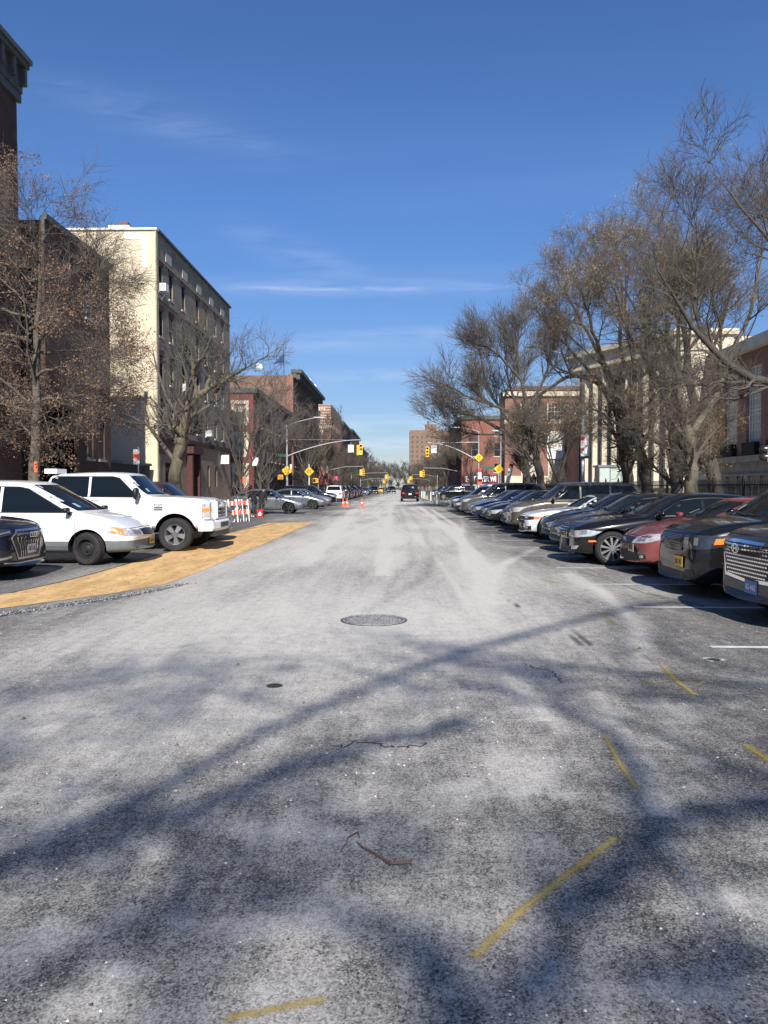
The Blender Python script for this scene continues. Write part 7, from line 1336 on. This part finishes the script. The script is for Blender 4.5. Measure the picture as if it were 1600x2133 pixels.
def person(label, loc, rz, coat, legs, bend=.18, arm=(0,0), hood=True, skin=(.25,.15,.1)):
    t = thing('person', label, 'person', loc, rz); f = bend     # faces local -y; leans forward by bend
    def L_(z): return -(max(0,z-.9))*f*1.2
    J = dict(pelvis=(0,0,.93), spine=(0,L_(1.1)-.01,1.12), chest=(0,L_(1.3),1.32), neck=(0,L_(1.47),1.47), head0=(0,L_(1.56)-.015,1.55), head1=(0,L_(1.64)-.03,1.68),
      hipL=(.09,0,.90), kneeL=(.11,-.03,.50), ankL=(.12,.03,.09), toeL=(.13,-.14,.035), hipR=(-.09,0,.90), kneeR=(-.10,-.05,.50), ankR=(-.12,.0,.09), toeR=(-.13,-.17,.035),
      shL=(.18,L_(1.40),1.40), elL=(.24,L_(1.15)-.10,1.13), wrL=(.16,L_(1.0)-.32,1.02), shR=(-.18,L_(1.40),1.40), elR=(-.24,L_(1.15)-.06,1.12), wrR=(-.17,L_(.95)-.26,.93), haL=(.13,L_(1.0)-.40,1.01), haR=(-.15,L_(.95)-.34,.90))
    E = [('pelvis','spine'),('spine','chest'),('chest','neck'),('neck','head0'),('head0','head1'),('pelvis','hipL'),('hipL','kneeL'),('kneeL','ankL'),('ankL','toeL'),('pelvis','hipR'),('hipR','kneeR'),('kneeR','ankR'),('ankR','toeR'),('chest','shL'),('shL','elL'),('elL','wrL'),('wrL','haL'),('chest','shR'),('shR','elR'),('elR','wrR'),('wrR','haR')]
    Rd = dict(pelvis=(.13,.10),spine=(.125,.095),chest=(.145,.10),neck=.055,head0=.075,head1=.082,hipL=.085,kneeL=.058,ankL=.042,toeL=.038,hipR=.085,kneeR=.058,ankR=.042,toeR=.038,shL=.06,elL=.042,wrL=.028,shR=.06,elR=.042,wrR=.028,haL=.035,haR=.035)
    sk = mat('skin_tone', skin, .5); skinned('body', (J,E), Rd, sk, t)
    for w_ in ('L','R'):      # five fingers each
        s_ = 1 if w_ == 'L' else -1; hb = Vector(J['ha'+w_]); b = MB()
        for i in range(4): p0 = hb+Vector(((-.03+i*.02)*s_,-.02,0)); b.tube([p0, p0+Vector((0,-.035-.004*(1-abs(i-1)),-.008)), p0+Vector((0,-.05,-.035))], [.009,.008,.006], sk, 6)
        p0 = hb+Vector((-.035*s_,.01,0)); b.tube([p0, p0+Vector((-.025*s_,-.02,-.005)), p0+Vector((-.025*s_,-.045,-.015))], [.011,.009,.007], sk, 6); b.build('fingers', t, smooth=60)
    g_ = .028
    JC = {k_: J[k_] for k_ in ('chest','spine','pelvis','neck','shL','elL','wrL','shR','elR','wrR')}; JC['hemc'] = (0,.0,.72); EC = [('chest','spine'),('spine','pelvis'),('pelvis','hemc'),('chest','neck'),('chest','shL'),('shL','elL'),('elL','wrL'),('chest','shR'),('shR','elR'),('elR','wrR')]
    RC = dict(chest=(.19,.145),spine=(.18,.14),pelvis=(.19,.15),hemc=(.20,.16),neck=.085,shL=.085,elL=.065,wrL=.05,shR=.085,elR=.065,wrR=.05); skinned('coat', (JC,EC), RC, coat, t)
    JT = {k_: J[k_] for k_ in ('pelvis','hipL','kneeL','ankL','hipR','kneeR','ankR')}; JT['ankL'] = (.12,.03,.12); JT['ankR'] = (-.12,0,.12); skinned('trousers', (JT,[('pelvis','hipL'),('hipL','kneeL'),('kneeL','ankL'),('pelvis','hipR'),('hipR','kneeR'),('kneeR','ankR')]), dict(pelvis=(.14,.11),hipL=.1,kneeL=.075,ankL=.062,hipR=.1,kneeR=.075,ankR=.062), legs, t)
    for w_, s_ in (('L',1),('R',-1)): a, b_ = Vector(J['ank'+w_]), Vector(J['toe'+w_]); skinned('shoe', (dict(a=(a.x,a.y+.03,.05),b=(b_.x,b_.y,.045)),[('a','b')]), dict(a=.05,b=.045), M['white'] if s_>0 else M['black'], t)
    h0 = Vector(J['head1'])
    if hood: b = MB(); b.lathe([(0,.16),(.06,.15),(.105,.09),(.118,.0),(.11,-.09),(.09,-.15)],coat,18,c=(h0.x,h0.y+.02,h0.z-.02)); b.build('hood', t, smooth=60)
    else: b = MB(); b.lathe([(0,.115),(.06,.10),(.092,.05),(.095,0)],mat('hair_black',(.01,.008,.007),.8),16,c=(h0.x,h0.y+.015,h0.z)); b.build('hair', t, smooth=60)
    b = MB(); fy = h0.y-.085
    for s_ in (1,-1): b.lathe([(0,-.008),(.012,0)],M['white'],8,'Y',(h0.x+s_*.03,fy+.012,h0.z-.03)); b.lathe([(0,-.011),(.006,-.006)],M['blk'],8,'Y',(h0.x+s_*.03,fy+.012,h0.z-.03))
    b.add([(h0.x-.012,fy+.008,h0.z-.07),(h0.x+.012,fy+.008,h0.z-.07),(h0.x,fy-.014,h0.z-.066),(h0.x,fy+.008,h0.z-.025)],[(0,1,2),(0,2,3),(2,1,3)],sk); b.box((h0.x-.022,fy+.006,h0.z-.098),(h0.x+.022,fy+.014,h0.z-.09),mat('lips',(.25,.08,.07),.5)); b.build('face_features', t)
    return t
p = gp(531,1077); blackcoat = mat('black_coat',(.008,.008,.010),.85,bump=.3,bscale=15); jeans = mat('dark_jeans',(.02,.035,.045),.9)
t = person('person in a black hooded coat and dark jeans bending beside the red bag', (p.x,p.y,0), R(-115), blackcoat, jeans, bend=.32); t.scale = (.97,.97,.94)
b = MB(); b.tube([(.12,-.2,1.36),(.17,-.3,1.25),(.15,-.27,1.1),(.2,-.2,1.02)],[.03,.045,.04,.03],M['white'],8); b.build('white_sleeve', t, smooth=60)
p = gp(545,1073); person('second person in long black clothes behind the red bag', (p.x,p.y,0), R(170), mat('black_robe',(.01,.01,.012),.9), mat('black_trousers',(.012,.012,.014),.9), bend=.45, hood=False).scale = (.95,.95,.88)
for i, (px, Y, col, lb) in enumerate([(799,150,(.05,.03,.03),'left one of the distant people crossing the street'),(804,152,(.02,.02,.03),'right one of the distant people crossing the street')]):
    person(lb, (at(px,1000,Y).x,Y,0), R(90), mat(f'coat_far_{i}',col,.8), jeans, bend=.05, hood=False)
